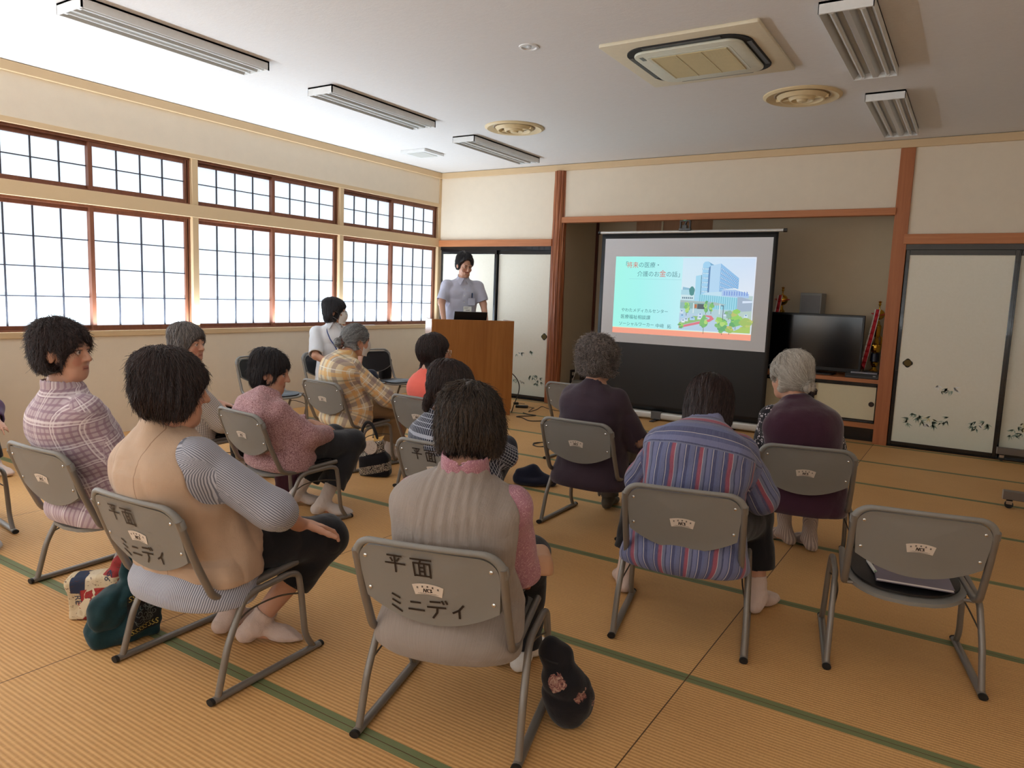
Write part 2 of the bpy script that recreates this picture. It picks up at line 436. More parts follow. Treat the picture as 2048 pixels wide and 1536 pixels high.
# ---- rough cedar log beside the alcove
def log_post():
    rnd = np.random.RandomState(4); n = 56; m = 60
    ph = rnd.rand(24) * 6.28; b = MB()
    def fn(u, v):
        a = u * 2 * math.pi; z = v * 2.853
        r = .086 + .006 * math.sin(z * 1.1 + 1) - .006 * v
        r += .0035 * math.sin(a * 11 + 2.2 * math.sin(z * 1.7 + ph[0])) + .0025 * math.sin(a * 19 + 3 * math.sin(z * 2.3 + ph[1])) + .002 * math.sin(a * 31 + 5 * z)
        return (1.838 + r * math.cos(a), .02 + r * math.sin(a), z)
    b.grid(fn, n * 2, m, True)
    t = NT('log_bark'); co = t.coord(); f = t.noise(t.mapping(co, (40, 40, 1.4)), 1.0, 4, .6, .4)
    t.color(t.ramp(f, [(.3, rgba((116, 60, 34))), (.52, rgba((168, 98, 60))), (.75, rgba((208, 146, 100)))])); t.set(Roughness=.42)
    t.bump(f, .6, .006)
    o = b.build('trim_12', t.m, smooth=60); structure(o)
log_post()

# ---- fusuma sliding doors
def m_paper(name):
    t = NT(name); co = t.coord(); sp = t.n('ShaderNodeSeparateXYZ'); t.l(co, sp.inputs[0])
    f = t.noise(co, 60, 4, .6)
    base = t.mix(f, rgba((238, 231, 212)), rgba((246, 240, 224)))
    g = t.n('ShaderNodeMapRange'); g.inputs[1].default_value = .62; g.inputs[2].default_value = .02; t.l(sp.outputs[2], g.inputs[0])
    t.color(t.mix(t.math('MULTIPLY', g.outputs[0], .5, clamp=True), base, rgba((200, 214, 200)))); t.set(Roughness=.75)   # the printed green foot of the paper
    return t.m
M_PAPER = m_paper('fusuma_paper')
M_LEAF = {}
for nm, c_ in (('leaf_green', (164, 184, 166)), ('leaf_dark', (132, 158, 144)), ('leaf_gold', (214, 204, 150)), ('leaf_white', (250, 250, 246))):
    M_LEAF[nm] = simple(nm, c_, .7)
def bamboo(parent, clusters, y, seed):
    rnd = random.Random(seed); b = MB(); mats = list(M_LEAF.values())
    for (cx, cz, sx, sz, n) in clusters:
        for i in range(int(n * 1.7)):
            x0 = cx + rnd.uniform(-sx, sx); z0 = cz + rnd.uniform(-sz, sz) * .8
            mi = rnd.choice([0, 0, 1, 1, 3]) if abs(x0 - cx) > .05 or n < 8 else rnd.choice([0, 1, 2, 2, 3])
            base = rnd.uniform(-150, -30)
            for q in range(rnd.choice([3, 4, 5])):
                a = math.radians(base + rnd.uniform(-55, 55)); L = rnd.uniform(.030, .062); wd = .0055
                dx, dz = math.cos(a), math.sin(a); nx, nz = -dz, dx
                b.cur = mi
                b.add([(x0, y, z0), (x0 + dx * L * .4 + nx * wd, y, z0 + dz * L * .4 + nz * wd), (x0 + dx * L, y, z0 + dz * L), (x0 + dx * L * .4 - nx * wd, y, z0 + dz * L * .4 - nz * wd)], [(0, 1, 2, 3)])
    return b.build('bamboo_painting', mats, parent, smooth=0)
def fusuma(n, x0, x1, y, z1, pull_x, clusters, seed):
    d = empty('door_%d' % n, (x0, y, .0), kind='structure'); w_ = x1 - x0; fw = .032
    p = MB().box((fw * .8, -.008, .05), (w_ - fw * .8, .008, z1 - .05)); p.build('door_panel', M_PAPER, d, smooth=0)
    f = MB()
    f.box((0, -.016, .012), (fw, .016, z1)); f.box((w_ - fw, -.016, .012), (w_, .016, z1))
    f.box((fw, -.015, .012), (w_ - fw, .015, .052)); f.box((fw, -.015, z1 - .05), (w_ - fw, .015, z1))
    f.build('door_frame', M_BLACK, d, smooth=0, bevel=.003)
    if pull_x is not None:
        Mx = Matrix.Translation((pull_x - x0, -.008, .825)) @ Matrix.Rotation(math.radians(90), 4, 'X')
        h = MB()
        pts = [(.040 * math.cos(a) * (1 + .10 * math.cos(4 * a)), .040 * math.sin(a) * (1 + .10 * math.cos(4 * a))) for a in [2 * math.pi * q / 40 for q in range(40)]]
        h.prism(pts, 0, .004, Mx); hd = h.build('door_handle', M_BLACK, d, smooth=30)
        r = MB(); r.lathe([(.030, .004), (.033, .007), (.030, .0075), (.027, .0045), (0.001, .0042)], 28, Mx, cap=False)
        r.build('handle_ring', simple('old_brass', (96, 80, 48), .35, .9), hd)
    if clusters: bamboo(d, [(cx - x0, cz, sx, sz, k) for cx, cz, sx, sz, k in clusters], -.0088, seed)
    return d
# black rails above and below
structure(MB().box((.02, -.01, 1.905), (1.76, .06, 1.952)).build('trim_13', M_BLACK, smooth=0)); structure(MB().box((5.645, -.01, 1.905), (XR, .06, 1.956)).build('trim_14', M_BLACK, smooth=0))
structure(MB().box((.02, -.012, 0), (1.76, .075, .012)).build('trim_15', M_BLACK, smooth=0)); structure(MB().box((5.645, -.012, 0), (XR, .075, .012)).build('trim_16', M_BLACK, smooth=0))
fusuma(1, .025, .935, .015, 1.905, .09, [(.45, .3, .25, .1, 8)], 1)
fusuma(2, .915, 1.752, .055, 1.905, 1.675, [(1.36, .60, .14, .05, 4), (1.24, .27, .14, .06, 6), (1.56, .27, .10, .06, 6)], 2)
fusuma(3, 5.65, 6.548, .015, 1.905, 5.757, [(5.98, .30, .19, .07, 15), (6.12, .60, .11, .045, 5), (6.40, .30, .09, .05, 6)], 3)
fusuma(4, 6.53, 7.43, .055, 1.905, None, [(6.75, .29, .14, .08, 9)], 4)
fusuma(5, 7.41, 8.31, .015, 1.905, 8.2, [(7.9, .3, .2, .08, 9)], 5)
fusuma(6, 8.29, 9.2, .055, 1.905, 9.1, [(8.8, .3, .2, .08, 9)], 6)
# ================================================================== CEILING FIXTURES
M_WHITE = simple('white_enamel', (236, 236, 234), .35)
M_TUBE = simple('fluorescent_tube', (214, 216, 214), .25)
M_LOUV = simple('fixture_inner', (196, 196, 192), .3)
M_IVORY = simple('ivory_plastic', (232, 222, 196), .45)
M_DKGAP = simple('dark_gap', (34, 32, 32), .7)
M_CHROME = simple('chrome', (200, 200, 205), .18, 1.0)
def make_light(x, ya, yb, label):
    r = empty('ceiling_light', (x, (ya + yb) / 2, CEIL), 0, label, 'ceiling light', 'fluorescent ceiling lights')
    L = (yb - ya) / 2; w = .135; h = .062
    b = MB(); b.box((-w, -L, -h), (-w + .004, L, 0)); b.box((w - .004, -L, -h), (w, L, 0)); b.box((-w, -L, -h), (w, -L + .012, 0)); b.box((-w, L - .012, -h), (w, L, 0))
    b.box((-w, -L, -.012), (w, L, 0)); b.build('housing', M_WHITE, r, smooth=0)
    f = MB()   # angled reflector profile, ridge between the two tubes
    prof = [(-w + .004, -h + .002), (-w + .03, -.026), (-.035, -.026), (-.014, -h + .004), (.014, -h + .004), (.035, -.026), (w - .03, -.026), (w - .004, -h + .002)]
    vs = []
    for yy in (-L + .012, L - .012): vs += [(px_, yy, pz) for px_, pz in prof]
    n = len(prof); f.add(vs, [(i, i + 1, n + i + 1, n + i) for i in range(n - 1)]); f.build('reflector', M_LOUV, r, smooth=0)
    for sx in (-1, 1):
        t = MB(); t.tube([(sx * .075, -L + .03, -.043), (sx * .075, L - .03, -.043)], .0145, 12); t.build('tube', M_TUBE, r)
        for yy in (-L + .014, L - .034): MB().box((sx * .075 - .012, yy, -.06), (sx * .075 + .012, yy + .02, -.026)).build('lamp_holder', M_WHITE, r, smooth=0)
    return r
make_light(1.685, -5.64, -4.33, 'white twin tube ceiling light at upper left nearest the windows and camera')
make_light(1.685, -3.73, -2.42, 'white twin tube ceiling light in the middle of the left hand row')
make_light(1.685, -1.80, -.49, 'white twin tube ceiling light of the left row beside the round diffuser')
make_light(5.55, -3.70, -2.38, 'white twin tube ceiling light right of the air conditioner, cut by top edge')
make_light(5.55, -1.80, -.46, 'short looking twin tube ceiling light at upper right near back wall')
def air_conditioner():
    r = empty('air_conditioner', (4.59, -3.14, CEIL), 0, 'square ivory ceiling cassette air conditioner with slatted grille', 'air conditioner')
    M = Matrix.Identity(4)
    p = MB(); p.prism(rbox2d(1.0, .97, .015), -.022, 0, M); p.build('panel', M_IVORY, r, smooth=30, bevel=.004)
    g = MB(); g.prism(rbox2d(.80, .77, .16, 8), -.030, -.0215, M); g.build('air_slot', M_DKGAP, r, smooth=30)
    for (cx, cy, lx, ly) in ((0, -.365, .5, .03), (0, .365, .5, .03), (-.38, 0, .03, .46), (.38, 0, .03, .46)):
        v = MB(); v.box((cx - lx / 2, cy - ly / 2, -.036), (cx + lx / 2, cy + ly / 2, -.030)); v.build('louver', simple('louver_grey', (88, 86, 84), .5), r, smooth=0, bevel=.002)
    c = MB(); c.prism(rbox2d(.70, .67, .10, 8), -.048, -.030, M); c.build('centre_panel', simple('pale_green_white', (226, 226, 208), .45), r, smooth=30, bevel=.006)
    q = MB(); q.prism(rbox2d(.50, .47, .02, 4), -.0485, -.046, M); gg = q.build('grille', simple('grille_dark', (84, 74, 56), .7), r, smooth=0)
    s = MB()
    for i in range(46):
        y = -.225 + .45 * i / 45; s.box((-.24, y - .0032, -.053), (.24, y + .0032, -.048))
    for i in range(4): x = -.24 + .48 * i / 3; s.box((x - .004, -.23, -.0545), (x + .004, .23, -.048))
    s.build('grille_slats', simple('grille_ivory', (214, 196, 148), .5), gg, smooth=0)
    f = MB(); f.prism(rbox2d(.54, .51, .03, 4), -.0495, -.047, M); f.build('grille_frame', simple('pale_green_white', (226, 226, 208), .45), r, smooth=0)
    b = MB(); b.box((-.31, -.27, -.0495), (-.285, -.20, -.047)); b.build('badge', simple('grey_badge', (120, 118, 112), .4), r, smooth=0)
air_conditioner()
def diffuser(x, y, label):
    r = empty('air_diffuser', (x, y, CEIL), 0, label, 'air vent', 'round ceiling diffusers')
    cc = simple('diffuser_cream', (226, 204, 160), .5)
    MB().lathe([(.285, 0), (.285, -.008), (.262, -.020), (.235, -.012), (.200, .002)], 40, cap=False).build('outer_ring', cc, r)
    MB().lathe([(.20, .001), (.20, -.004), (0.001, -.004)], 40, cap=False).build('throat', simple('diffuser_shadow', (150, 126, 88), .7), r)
    MB().lathe([(.185, -.006), (.160, -.034), (.150, -.034), (.130, -.006)], 40, cap=False).build('middle_ring', cc, r)
    MB().lathe([(.105, -.008), (.085, -.040), (.076, -.040), (.060, -.01)], 36, cap=False).build('inner_ring', cc, r)
    MB().lathe([(.048, -.01), (.034, -.046), (0.001, -.052)], 28, cap=False).build('core', cc, r)
    MB().box((-.19, -.006, -.03), (.19, .006, -.006)).build('spoke', cc, r, smooth=0)
diffuser(2.36, -1.89, 'round cream ceiling diffuser left of centre beside a tube light')
diffuser(4.99, -1.92, 'round cream ceiling diffuser between air conditioner and upper right lights')
r = empty('downlight', (3.67, -3.78, CEIL), 0, 'small round recessed downlight in the middle of the ceiling', 'ceiling light')
MB().lathe([(.066, 0), (.064, -.006), (.050, -.008), (.044, .0)], 32, cap=False).build('trim_ring', M_WHITE, r)
MB().lathe([(.046, -.001), (.03, -.0012), (.001, -.0012)], 28, cap=False).build('reflector', M_CHROME, r)
MB().lathe([(.017, -.001), (.016, -.006), (.001, -.009)], 20, cap=False).build('bulb', simple('bulb_glass', (230, 236, 240), .08), r)
r = empty('ceiling_hatch', (.71, -1.27, CEIL), 0, 'small square white exhaust vent in the far left of the ceiling', 'air vent')
MB().prism(rbox2d(.36, .36, .01), -.03, 0).build('vent_frame', M_WHITE, r, smooth=0, bevel=.004)
MB().prism(rbox2d(.25, .25, .01), -.034, -.029).build('vent_panel', simple('vent_panel', (204, 204, 198), .5), r, smooth=0)

# ================================================================== PROJECTION SCREEN
def bx(lo, hi): return MB().box(lo, hi)
def projection_screen():
    r = empty('projection_screen', (3.545, -.27, 0), 0, 'free-standing projection screen showing a slide with a hospital and Japanese text', 'screen')
    X = lambda x: x - 3.545
    mb = simple('screen_black', (13, 13, 16), .42, bump=.1, bscale=14)
    s = MB()   # the fabric, gently billowed
    def fab(u, v):
        x = 2.57 + 1.95 * u; z = .10 + (2.068 - .10) * v
        d = 0.0 if z > .83 else .006 * math.sin(u * 7) * (.83 - z) + .008 * math.sin(u * 3.1 + 1) * (.83 - z)
        return (X(x), d, z)
    s.grid(fab, 40, 30); s.build('fabric', mb, r, smooth=60, solid=.003)
    MB().box((X(2.615), -.0035, .848), (X(4.475), -.002, 2.012)).build('white_area', simple('screen_white', (228, 228, 232), .8, var=.01), r, smooth=0)
    MB().tube([(X(2.545), 0, 2.08), (X(4.57), 0, 2.08)], .016, 14).build('top_bar', simple('alu', (214, 214, 212), .3, .6), r)
    for a, b in ((2.52, 2.55), (4.565, 4.60)): MB().tube([(X(a), 0, 2.08), (X(b), 0, 2.08)], .02, 12).build('end_cap', M_BLACK, r)
    h = MB(); h.box((-.065, -.025, 2.09), (.065, .025, 2.115)); h.box((-.06, -.016, 2.115), (-.045, .016, 2.20)); h.box((.045, -.016, 2.115), (.06, .016, 2.195))
    h.box((-.06, -.014, 2.185), (.06, .014, 2.20)); h.box((-.03, -.02, 2.11), (.02, .02, 2.15)); h.tube([(-.01, 0, 2.14), (.01, 0, 2.19)], .012, 10)
    hh = h.build('handle', M_BLACK, r, smooth=0, bevel=.003); MB().box((-.018, -.018, 2.196), (.012, .018, 2.204)).build('latch', simple('latch_green', (90, 190, 130), .4), hh, smooth=0)
    b = MB(); b.prism(rbox2d(.075, .085, .02), X(2.50), X(4.61), Matrix.Rotation(math.radians(90), 4, 'Y').to_4x4()); o = b.build('case', simple('case_silver', (206, 205, 200), .38, .35), r, smooth=30); o.location.z = .058
    l = MB()
    for a, c in ((3.20, 3.32), (3.35, 3.42), (3.62, 3.72), (4.1, 4.16), (4.22, 4.28), (4.36, 4.44)): l.box((X(a), -.0392, .066), (X(c), -.0376, .086))
    l.build('case_sticker', simple('sticker_white', (238, 238, 232), .5), r, smooth=0)
    MB().box((X(3.30), -.043, .016), (X(3.42), .043, .104)).build('clasp', simple('clasp_grey', (96, 94, 92), .4), r, smooth=0, bevel=.004)
    for xx in (2.85, 3.36, 4.2):
        f = MB(); f.prism([(X(xx) - .025, -.17), (X(xx) + .025, -.17), (X(xx) + .03, .17), (X(xx) - .03, .17)], .0, .014); f.build('foot', M_BLACK, r, smooth=0, bevel=.003)
    MB().tube([(0, .03, .1), (0, .03, 2.08)], .012, 10).build('support_pole', simple('alu', (214, 214, 212), .3, .6), r)
    # ---------------- the slide thrown on the white area
    sx0, sx1, sz0, sz1 = 2.757, 4.324, .955, 1.814
    def E(name, c, s=.86): return emit(name, lin(c), s)
    def grad(name, stops, s=.86):
        t = NT(name); a = t.attr('col'); t.color((0, 0, 0, 1)); t.l(a, t.b.inputs['Emission Color']); t.b.inputs['Emission Strength'].default_value = s; return t.m
    M_S = grad('projected_picture', None)
    V = []; F = []; Cc = []
    def poly(pts, c, y):
        o = len(V)
        for (x, z) in pts: V.append((x, y, z)); Cc.append((*lin(c), 1) if not isinstance(c, list) else None)
        if isinstance(c, list):
            for q, cc in enumerate(c): Cc[o + q] = (*lin(cc), 1)
        F.append(tuple(range(o, o + len(pts))))
    def flush(name):
        me = bpy.data.meshes.new(name); me.from_pydata(V, [], F); me.materials.append(M_S)
        ca = me.color_attributes.new('col', 'FLOAT_COLOR', 'POINT')
        for q, cc in enumerate(Cc): ca.data[q].color = cc
        o = bpy.data.objects.new(name, me); link(o, r); V.clear(); F.clear(); Cc.clear(); return o
    y0 = -.0040
    # background: mint to pale blue
    cols = [(168, 255, 240), (170, 252, 246), (186, 248, 252), (205, 246, 255), (222, 242, 255), (232, 240, 255)]
    nx = len(cols) - 1; zb = 1.018
    for i in range(nx):
        xa = sx0 + (sx1 - sx0) * i / nx; xb = sx0 + (sx1 - sx0) * (i + 1) / nx
        poly([(X(xa), zb), (X(xb), zb), (X(xb), sz1), (X(xa), sz1)], [cols[i], cols[i + 1], cols[i + 1], cols[i]], y0)
    poly([(X(sx0), sz0), (X(sx1), sz0), (X(sx1), zb), (X(sx0), zb)], (255, 168, 142), y0)
    poly([(X(sx0), zb - .003), (X(sx1), zb - .003), (X(sx1), zb + .004), (X(sx0), zb + .004)], (250, 240, 205), y0 - .0002)
    sl = flush('slide')
    # hospital picture: unit square (0..1, 0..1) on the right half
    px0, px1, pz0, pz1 = 3.548, 4.314, 1.030, 1.800
    y = [y0 - .0004]
    def Q(pts, c, dy=.00012):
        y[0] -= dy; poly([(X(px0 + (px1 - px0) * a), pz0 + (pz1 - pz0) * b) for a, b in pts], c, y[0])
    Q([(0, .48), (1, .48), (1, 1), (0, 1)], [(222, 242, 252), (232, 240, 252), (214, 232, 255), (212, 240, 255)])
    Q([(0, 0), (1, 0), (1, .5), (0, .5)], [(176, 214, 232), (196, 214, 190), (190, 214, 214), (186, 222, 232)])
    Q([(0, .34), (.19, .34), (.19, .56), (0, .56)], (178, 222, 236)); Q([(0, .42), (.19, .42), (.19, .49), (0, .49)], (212, 238, 244))
    for i in range(6): Q([(.02 + .027 * i, .435), (.037 + .027 * i, .435), (.037 + .027 * i, .46), (.02 + .027 * i, .46)], (96, 130, 150))
    Q([(.02, .56), (.12, .56), (.12, .585), (.02, .60)], (150, 196, 220))
    pts = [(.155 + .04 * math.cos(a) * (1 + .1 * math.sin(5 * a)), .545 + .065 * math.sin(a)) for a in [k * .3927 for k in range(16)]]; Q(pts, (84, 150, 150))
    Q([(.20, .40), (.275, .40), (.275, .77), (.20, .755)], (170, 222, 246)); Q([(.275, .40), (.285, .40), (.285, .77), (.275, .77)], (98, 150, 176))
    Q([(.285, .44), (.39, .44), (.40, .93), (.36, .955), (.315, .95), (.29, .92)], (166, 216, 248))
    for i in range(6):
        zz = .53 + .062 * i; Q([(.287, zz), (.378, zz + .008), (.378, zz + .03), (.287, zz + .022)], (132, 190, 228))
        for k in range(4): Q([(.295 + .022 * k, zz + .004), (.308 + .022 * k, zz + .004), (.308 + .022 * k, zz + .022), (.295 + .022 * k, zz + .022)], (226, 244, 255))
    Q([(.36, .955), (.46, .90), (.40, .90), (.39, .93)], (120, 176, 214)); Q([(.375, .5), (.405, .5), (.405, .9), (.375, .87)], (98, 140, 186))
    Q([(.40, .44), (.54, .44), (.54, .93), (.44, .905), (.40, .90)], (186, 222, 250))
    Q([(.54, .44), (.80, .44), (.80, .735), (.54, .93)], (150, 198, 240))
    for rr in range(6):
        za = .875 - .062 * rr; zb_ = .70 - .036 * rr
        Q([(.545, za - .03), (.795, zb_ - .018), (.795, zb_ + .004), (.545, za)], (116, 168, 222))
        for k in range(12):
            u = (k + .2) / 12; u2 = (k + .62) / 12; X1 = .548 + .245 * u; X2 = .548 + .245 * u2
            A = za + (zb_ - za) * u; B = za - .03 + (zb_ - .018 - za + .03) * u
            Q([(X1, B + .004), (X2, B + .003), (X2, A - .006), (X1, A - .004)], (232, 246, 255), .00003)
    Q([(.26, .30), (.82, .30), (.82, .52), (.54, .545), (.36, .53), (.26, .49)], (164, 222, 240))
    for i in range(18): Q([(.275 + .030 * i, .31), (.283 + .030 * i, .31), (.283 + .030 * i, .50), (.275 + .030 * i, .50)], (112, 190, 214), .00003)
    Q([(.30, .50), (.82, .47), (.82, .50), (.54, .545), (.36, .53)], (200, 232, 248))
    Q([(.58, .49), (.95, .47), (.95, .54), (.76, .59), (.58, .57)], (176, 206, 244)); Q([(.56, .575), (.76, .60), (.98, .535), (.97, .52), (.76, .58)], (232, 244, 252))
    for i in range(10): Q([(.61 + .034 * i, .50), (.625 + .034 * i, .50), (.625 + .034 * i, .55), (.61 + .034 * i, .56)], (130, 160, 226), .00003)
    Q([(.80, .28), (1, .30), (1, .44), (.86, .48), (.80, .48)], (168, 186, 208)); Q([(.87, .40), (1, .41), (1, .435), (.87, .43)], (222, 236, 255))
    Q([(0, .415), (.5, .40), (.66, .37), (.5, .355), (0, .385)], (176, 196, 196)); Q([(0, .30), (.44, .30), (.44, .385), (0, .385)], (150, 190, 188))
    Q([(.21, .31), (.245, .31), (.245, .365), (.21, .365)], (196, 120, 80)); Q([(.25, .30), (.37, .30), (.37, .37), (.25, .37)], (90, 104, 110))
    for u in (.19, .375, .56): Q([(u, .24), (u + .014, .24), (u + .014, .38), (u, .38)], (226, 240, 244))
    Q([(0, 0), (.62, 0), (1, .06), (1, .16), (.6, .14), (.3, .22), (0, .24)], (188, 214, 236))
    Q([(0, .02), (.28, .09), (.44, .13), (.5, .17), (.46, .215), (.36, .22), (.36, .205), (.44, .185), (.43, .165), (.3, .13), (0, .05)], (226, 128, 140))
    Q([(0, .055), (.3, .135), (.42, .168), (.36, .20), (.2, .2), (0, .1)], (150, 196, 128))
    rnd = random.Random(5)
    for (cx, cz, s) in ((.03, .25, .05), (.04, .19, .06), (.10, .14, .06), (.19, .16, .075), (.30, .175, .075), (.30, .215, .06), (.64, .235, .05), (.93, .225, .05), (.06, .12, .05)):
        Q([(cx - s / 2, cz - .02), (cx + s / 2, cz - .018), (cx + s / 2, cz + .012), (cx + s * .25, cz + .03), (cx - s * .2, cz + .03), (cx - s / 2, cz + .01)], rnd.choice([(232, 242, 250), (176, 216, 244), (214, 232, 246)]))
        Q([(cx - s * .25, cz + .008), (cx + s * .25, cz + .008), (cx + s * .18, cz + .024), (cx - s * .15, cz + .024)], (110, 150, 190))
    def tree(cx, cz, w, h, cs, trunk=True):
        if trunk: Q([(cx - .004, cz - h * .5), (cx + .004, cz - h * .5), (cx + .003, cz), (cx - .003, cz)], (120, 130, 110))
        for i in range(16):
            a = rnd.uniform(0, 6.28); rr = rnd.uniform(.1, 1); bx_ = cx + w * .36 * rr * math.cos(a); bz = cz + h * .36 * rr * math.sin(a); s = rnd.uniform(.25, .42) * w
            Q([(bx_ + s * math.cos(k * 1.05 + a) * rnd.uniform(.6, 1.1), bz + s * h / w * .45 * math.sin(k * 1.05 + a) * rnd.uniform(.6, 1.1)) for k in range(6)], rnd.choice(cs), .00004)
    G = [(132, 196, 120), (158, 214, 110), (110, 178, 120), (186, 224, 130)]
    tree(.10, .31, .09, .22, G); tree(.45, .34, .08, .2, G); tree(.38, .33, .06, .2, G); tree(.36, .10, .10, .28, G); tree(.04, .06, .09, .09, G)
    tree(.62, .10, .17, .28, G); tree(.80, .18, .18, .28, G + [(196, 200, 120)]); tree(.70, .25, .09, .16, [(150, 190, 170), (140, 190, 140)]); tree(.93, .12, .16, .22, [(196, 206, 120), (170, 200, 110)]); tree(.72, .03, .12, .12, [(206, 196, 120), (160, 200, 110)])
    Q([(.74, 0), (1, 0), (1, .09), (.86, .06)], (176, 208, 110)); Q([(.618, .16), (.626, .16), (.626, .36), (.618, .36)], (80, 90, 110)); Q([(.59, .352), (.626, .352), (.626, .362), (.59, .362)], (80, 90, 110))
    po = flush('slide_photo'); po.parent = sl
    dk = E('slide_ink', (96, 150, 160), .8); dk2 = E('slide_ink_dark', (74, 130, 138), .8); rd = E('slide_red', (224, 108, 92), .85)
    RX = Matrix.Rotation(math.radians(90), 4, 'X')
    def T(s, px_, py_, size, m, sh=0.0):
        """px_,py_ : fraction of the slide from its left / top edge (baseline)"""
        x = sx0 + (sx1 - sx0) * px_; z = sz1 - (sz1 - sz0) * py_
        o = text_mesh('slide_text', s, size, m, Matrix.Translation((X(x), y0 - .0075, z)) @ RX, sl, .0002)
        return o
    q = 1.567
    T('「', .055, .135, .070, dk); T('将来', .088, .14, .072, rd); T('の医療・', .180, .135, .066, dk)
    T('介護のお', .172, .25, .066, dk); T('金', .338, .25, .080, rd); T('の話」', .389, .25, .066, dk)
    poly([(X(2.93), 1.565), (X(3.54), 1.565), (X(3.54), 1.568), (X(2.93), 1.568)], (150, 220, 224), y0 - .0006); flush('slide_rule').parent = sl
    T('やわたメディカルセンター', .065, .715, .0465, dk2); T('医療福祉相談課', .062, .805, .0515, dk2); T('ソーシャルワーカー', .050, .895, .0475, dk2); T('中﨑', .332, .902, .05, dk2); T('拓', .418, .905, .05, dk2)
projection_screen()

# ================================================================== LECTERN
def lectern():
    a = math.radians(50)
    # width axis ex runs from the window side end to the screen side end, ey points behind the front board
    r = empty('lectern', (1.985, -1.175, 0), a, 'tall brown wood-grain lectern holding a laptop', 'lectern')
    mw = wood('lectern_wood', (150, 92, 40), (182, 122, 62), 'Z', 4.2, .38, 16, .6)
    W_ = .92
    MB().box((-W_, -.012, .07), (0, .012, 1.05)).build('front_panel', mw, r, smooth=0, bevel=.002)
    for x in (-W_, -.022): MB().box((x, .012, .07), (x + .022, .34, 1.05)).build('side_panel', mw, r, smooth=0, bevel=.002)
    MB().box((-W_ + .02, .01, .885), (-.02, .46, .905)).build('desk_top', mw, r, smooth=0, bevel=.002)
    MB().box((-W_ + .02, .01, .55), (-.02, .33, .57)).build('shelf', mw, r, smooth=0)
    MB().box((-W_ + .01, -.004, 0), (-.01, .33, .07)).build('plinth', wood('lectern_plinth', (140, 82, 34), (170, 110, 54), 'X', 4, .45, 16), r, smooth=0)
    L = empty('laptop', (0, 0, 0), 0, 'black laptop standing open on the lectern', 'laptop')
    Mw = Matrix.Translation((1.985, -1.175, 0)) @ Matrix.Rotation(a, 4, 'Z')
    L.location = Mw @ Vector((-.47, .16, .906)); L.rotation_euler = (0, 0, a)
    blk = simple('laptop_black', (20, 20, 22), .45)
    MB().box((-.185, 0, 0), (.185, .25, .018)).build('base', blk, L, smooth=0, bevel=.004)
    sc = MB().box((-.185, -.012, 0), (.185, 0, .235)); so = sc.build('lid', blk, L, smooth=0, bevel=.004); so.location = (0, .006, .014); so.rotation_euler = (math.radians(22), 0, 0)
    dsp = MB().box((-.17, .0002, .015), (.17, .001, .22)).build('display', emit('laptop_display', (.5, .7, .75), .5), so, smooth=0)
    k = MB()
    for i in range(5):
        for j in range(13): k.box((-.165 + .0255 * j, .04 + .022 * i, .018), (-.144 + .0255 * j, .058 + .022 * i, .0205))
    k.build('keys', simple('key_black', (40, 40, 42), .6), L, smooth=0)
lectern()

# ================================================================== SHELF SIDE OF THE ALCOVE
def shelf_unit():
    r = empty('alcove_cabinet', (0, 0, 0), 0, 'low built-in cabinet with cream sliding doors under the television', 'cabinet')
    x0, x1 = 3.76, 5.525
    ms = wood('shelf_wood', (158, 92, 50), (190, 122, 74), 'X', 5, .4, 18)
    MB().box((x0, .045, .593), (x1, .62, .632)).build('top_board', ms, r, smooth=0, bevel=.003)
    MB().box((x0, .05, .136), (x1, .62, .188)).build('bottom_board', ms, r, smooth=0, bevel=.003)
    MB().box((x0, .10, 0), (x1, .62, .136)).build('plinth', M_BLACK, r, smooth=0)
    MB().box((x0, .06, .188), (x0 + .02, .62, .593)).build('end_panel', ms, r, smooth=0)
    MB().box((x0, .055, .57), (x1, .13, .593)).build('upper_rail', M_BLACK, r, smooth=0); MB().box((x0, .055, .188), (x1, .13, .20)).build('lower_rail', M_BLACK, r, smooth=0)
    pp = simple('cupboard_paper', (226, 214, 180), .8, var=.03, vscale=60)
    for a, b, y, kx in ((3.78, 4.36, .095, None), (4.34, 4.93, .07, 4.4), (4.905, 5.523, .095, 5.468)):
        d = MB().box((a + .018, y - .006, .215), (b - .018, y + .006, .556)).build('cabinet_door', pp, r, smooth=0)
        f = MB(); f.box((a, y - .011, .2), (a + .022, y + .011, .57)); f.box((b - .022, y - .011, .2), (b, y + .011, .57)); f.box((a, y - .011, .2), (b, y + .011, .218)); f.box((a, y - .011, .552), (b, y + .011, .57))
        f.build('door_frame', M_BLACK, d, smooth=0)
        if kx: MB().lathe([(.024, 0), (.026, .004), (.021, .005), (.018, .001), (.001, .001)], 24, Matrix.Translation((kx, y - .006, .379)) @ Matrix.Rotation(math.radians(90), 4, 'X'), cap=False).build('door_handle', simple('pull_dark', (60, 48, 40), .4, .5), d)
shelf_unit()
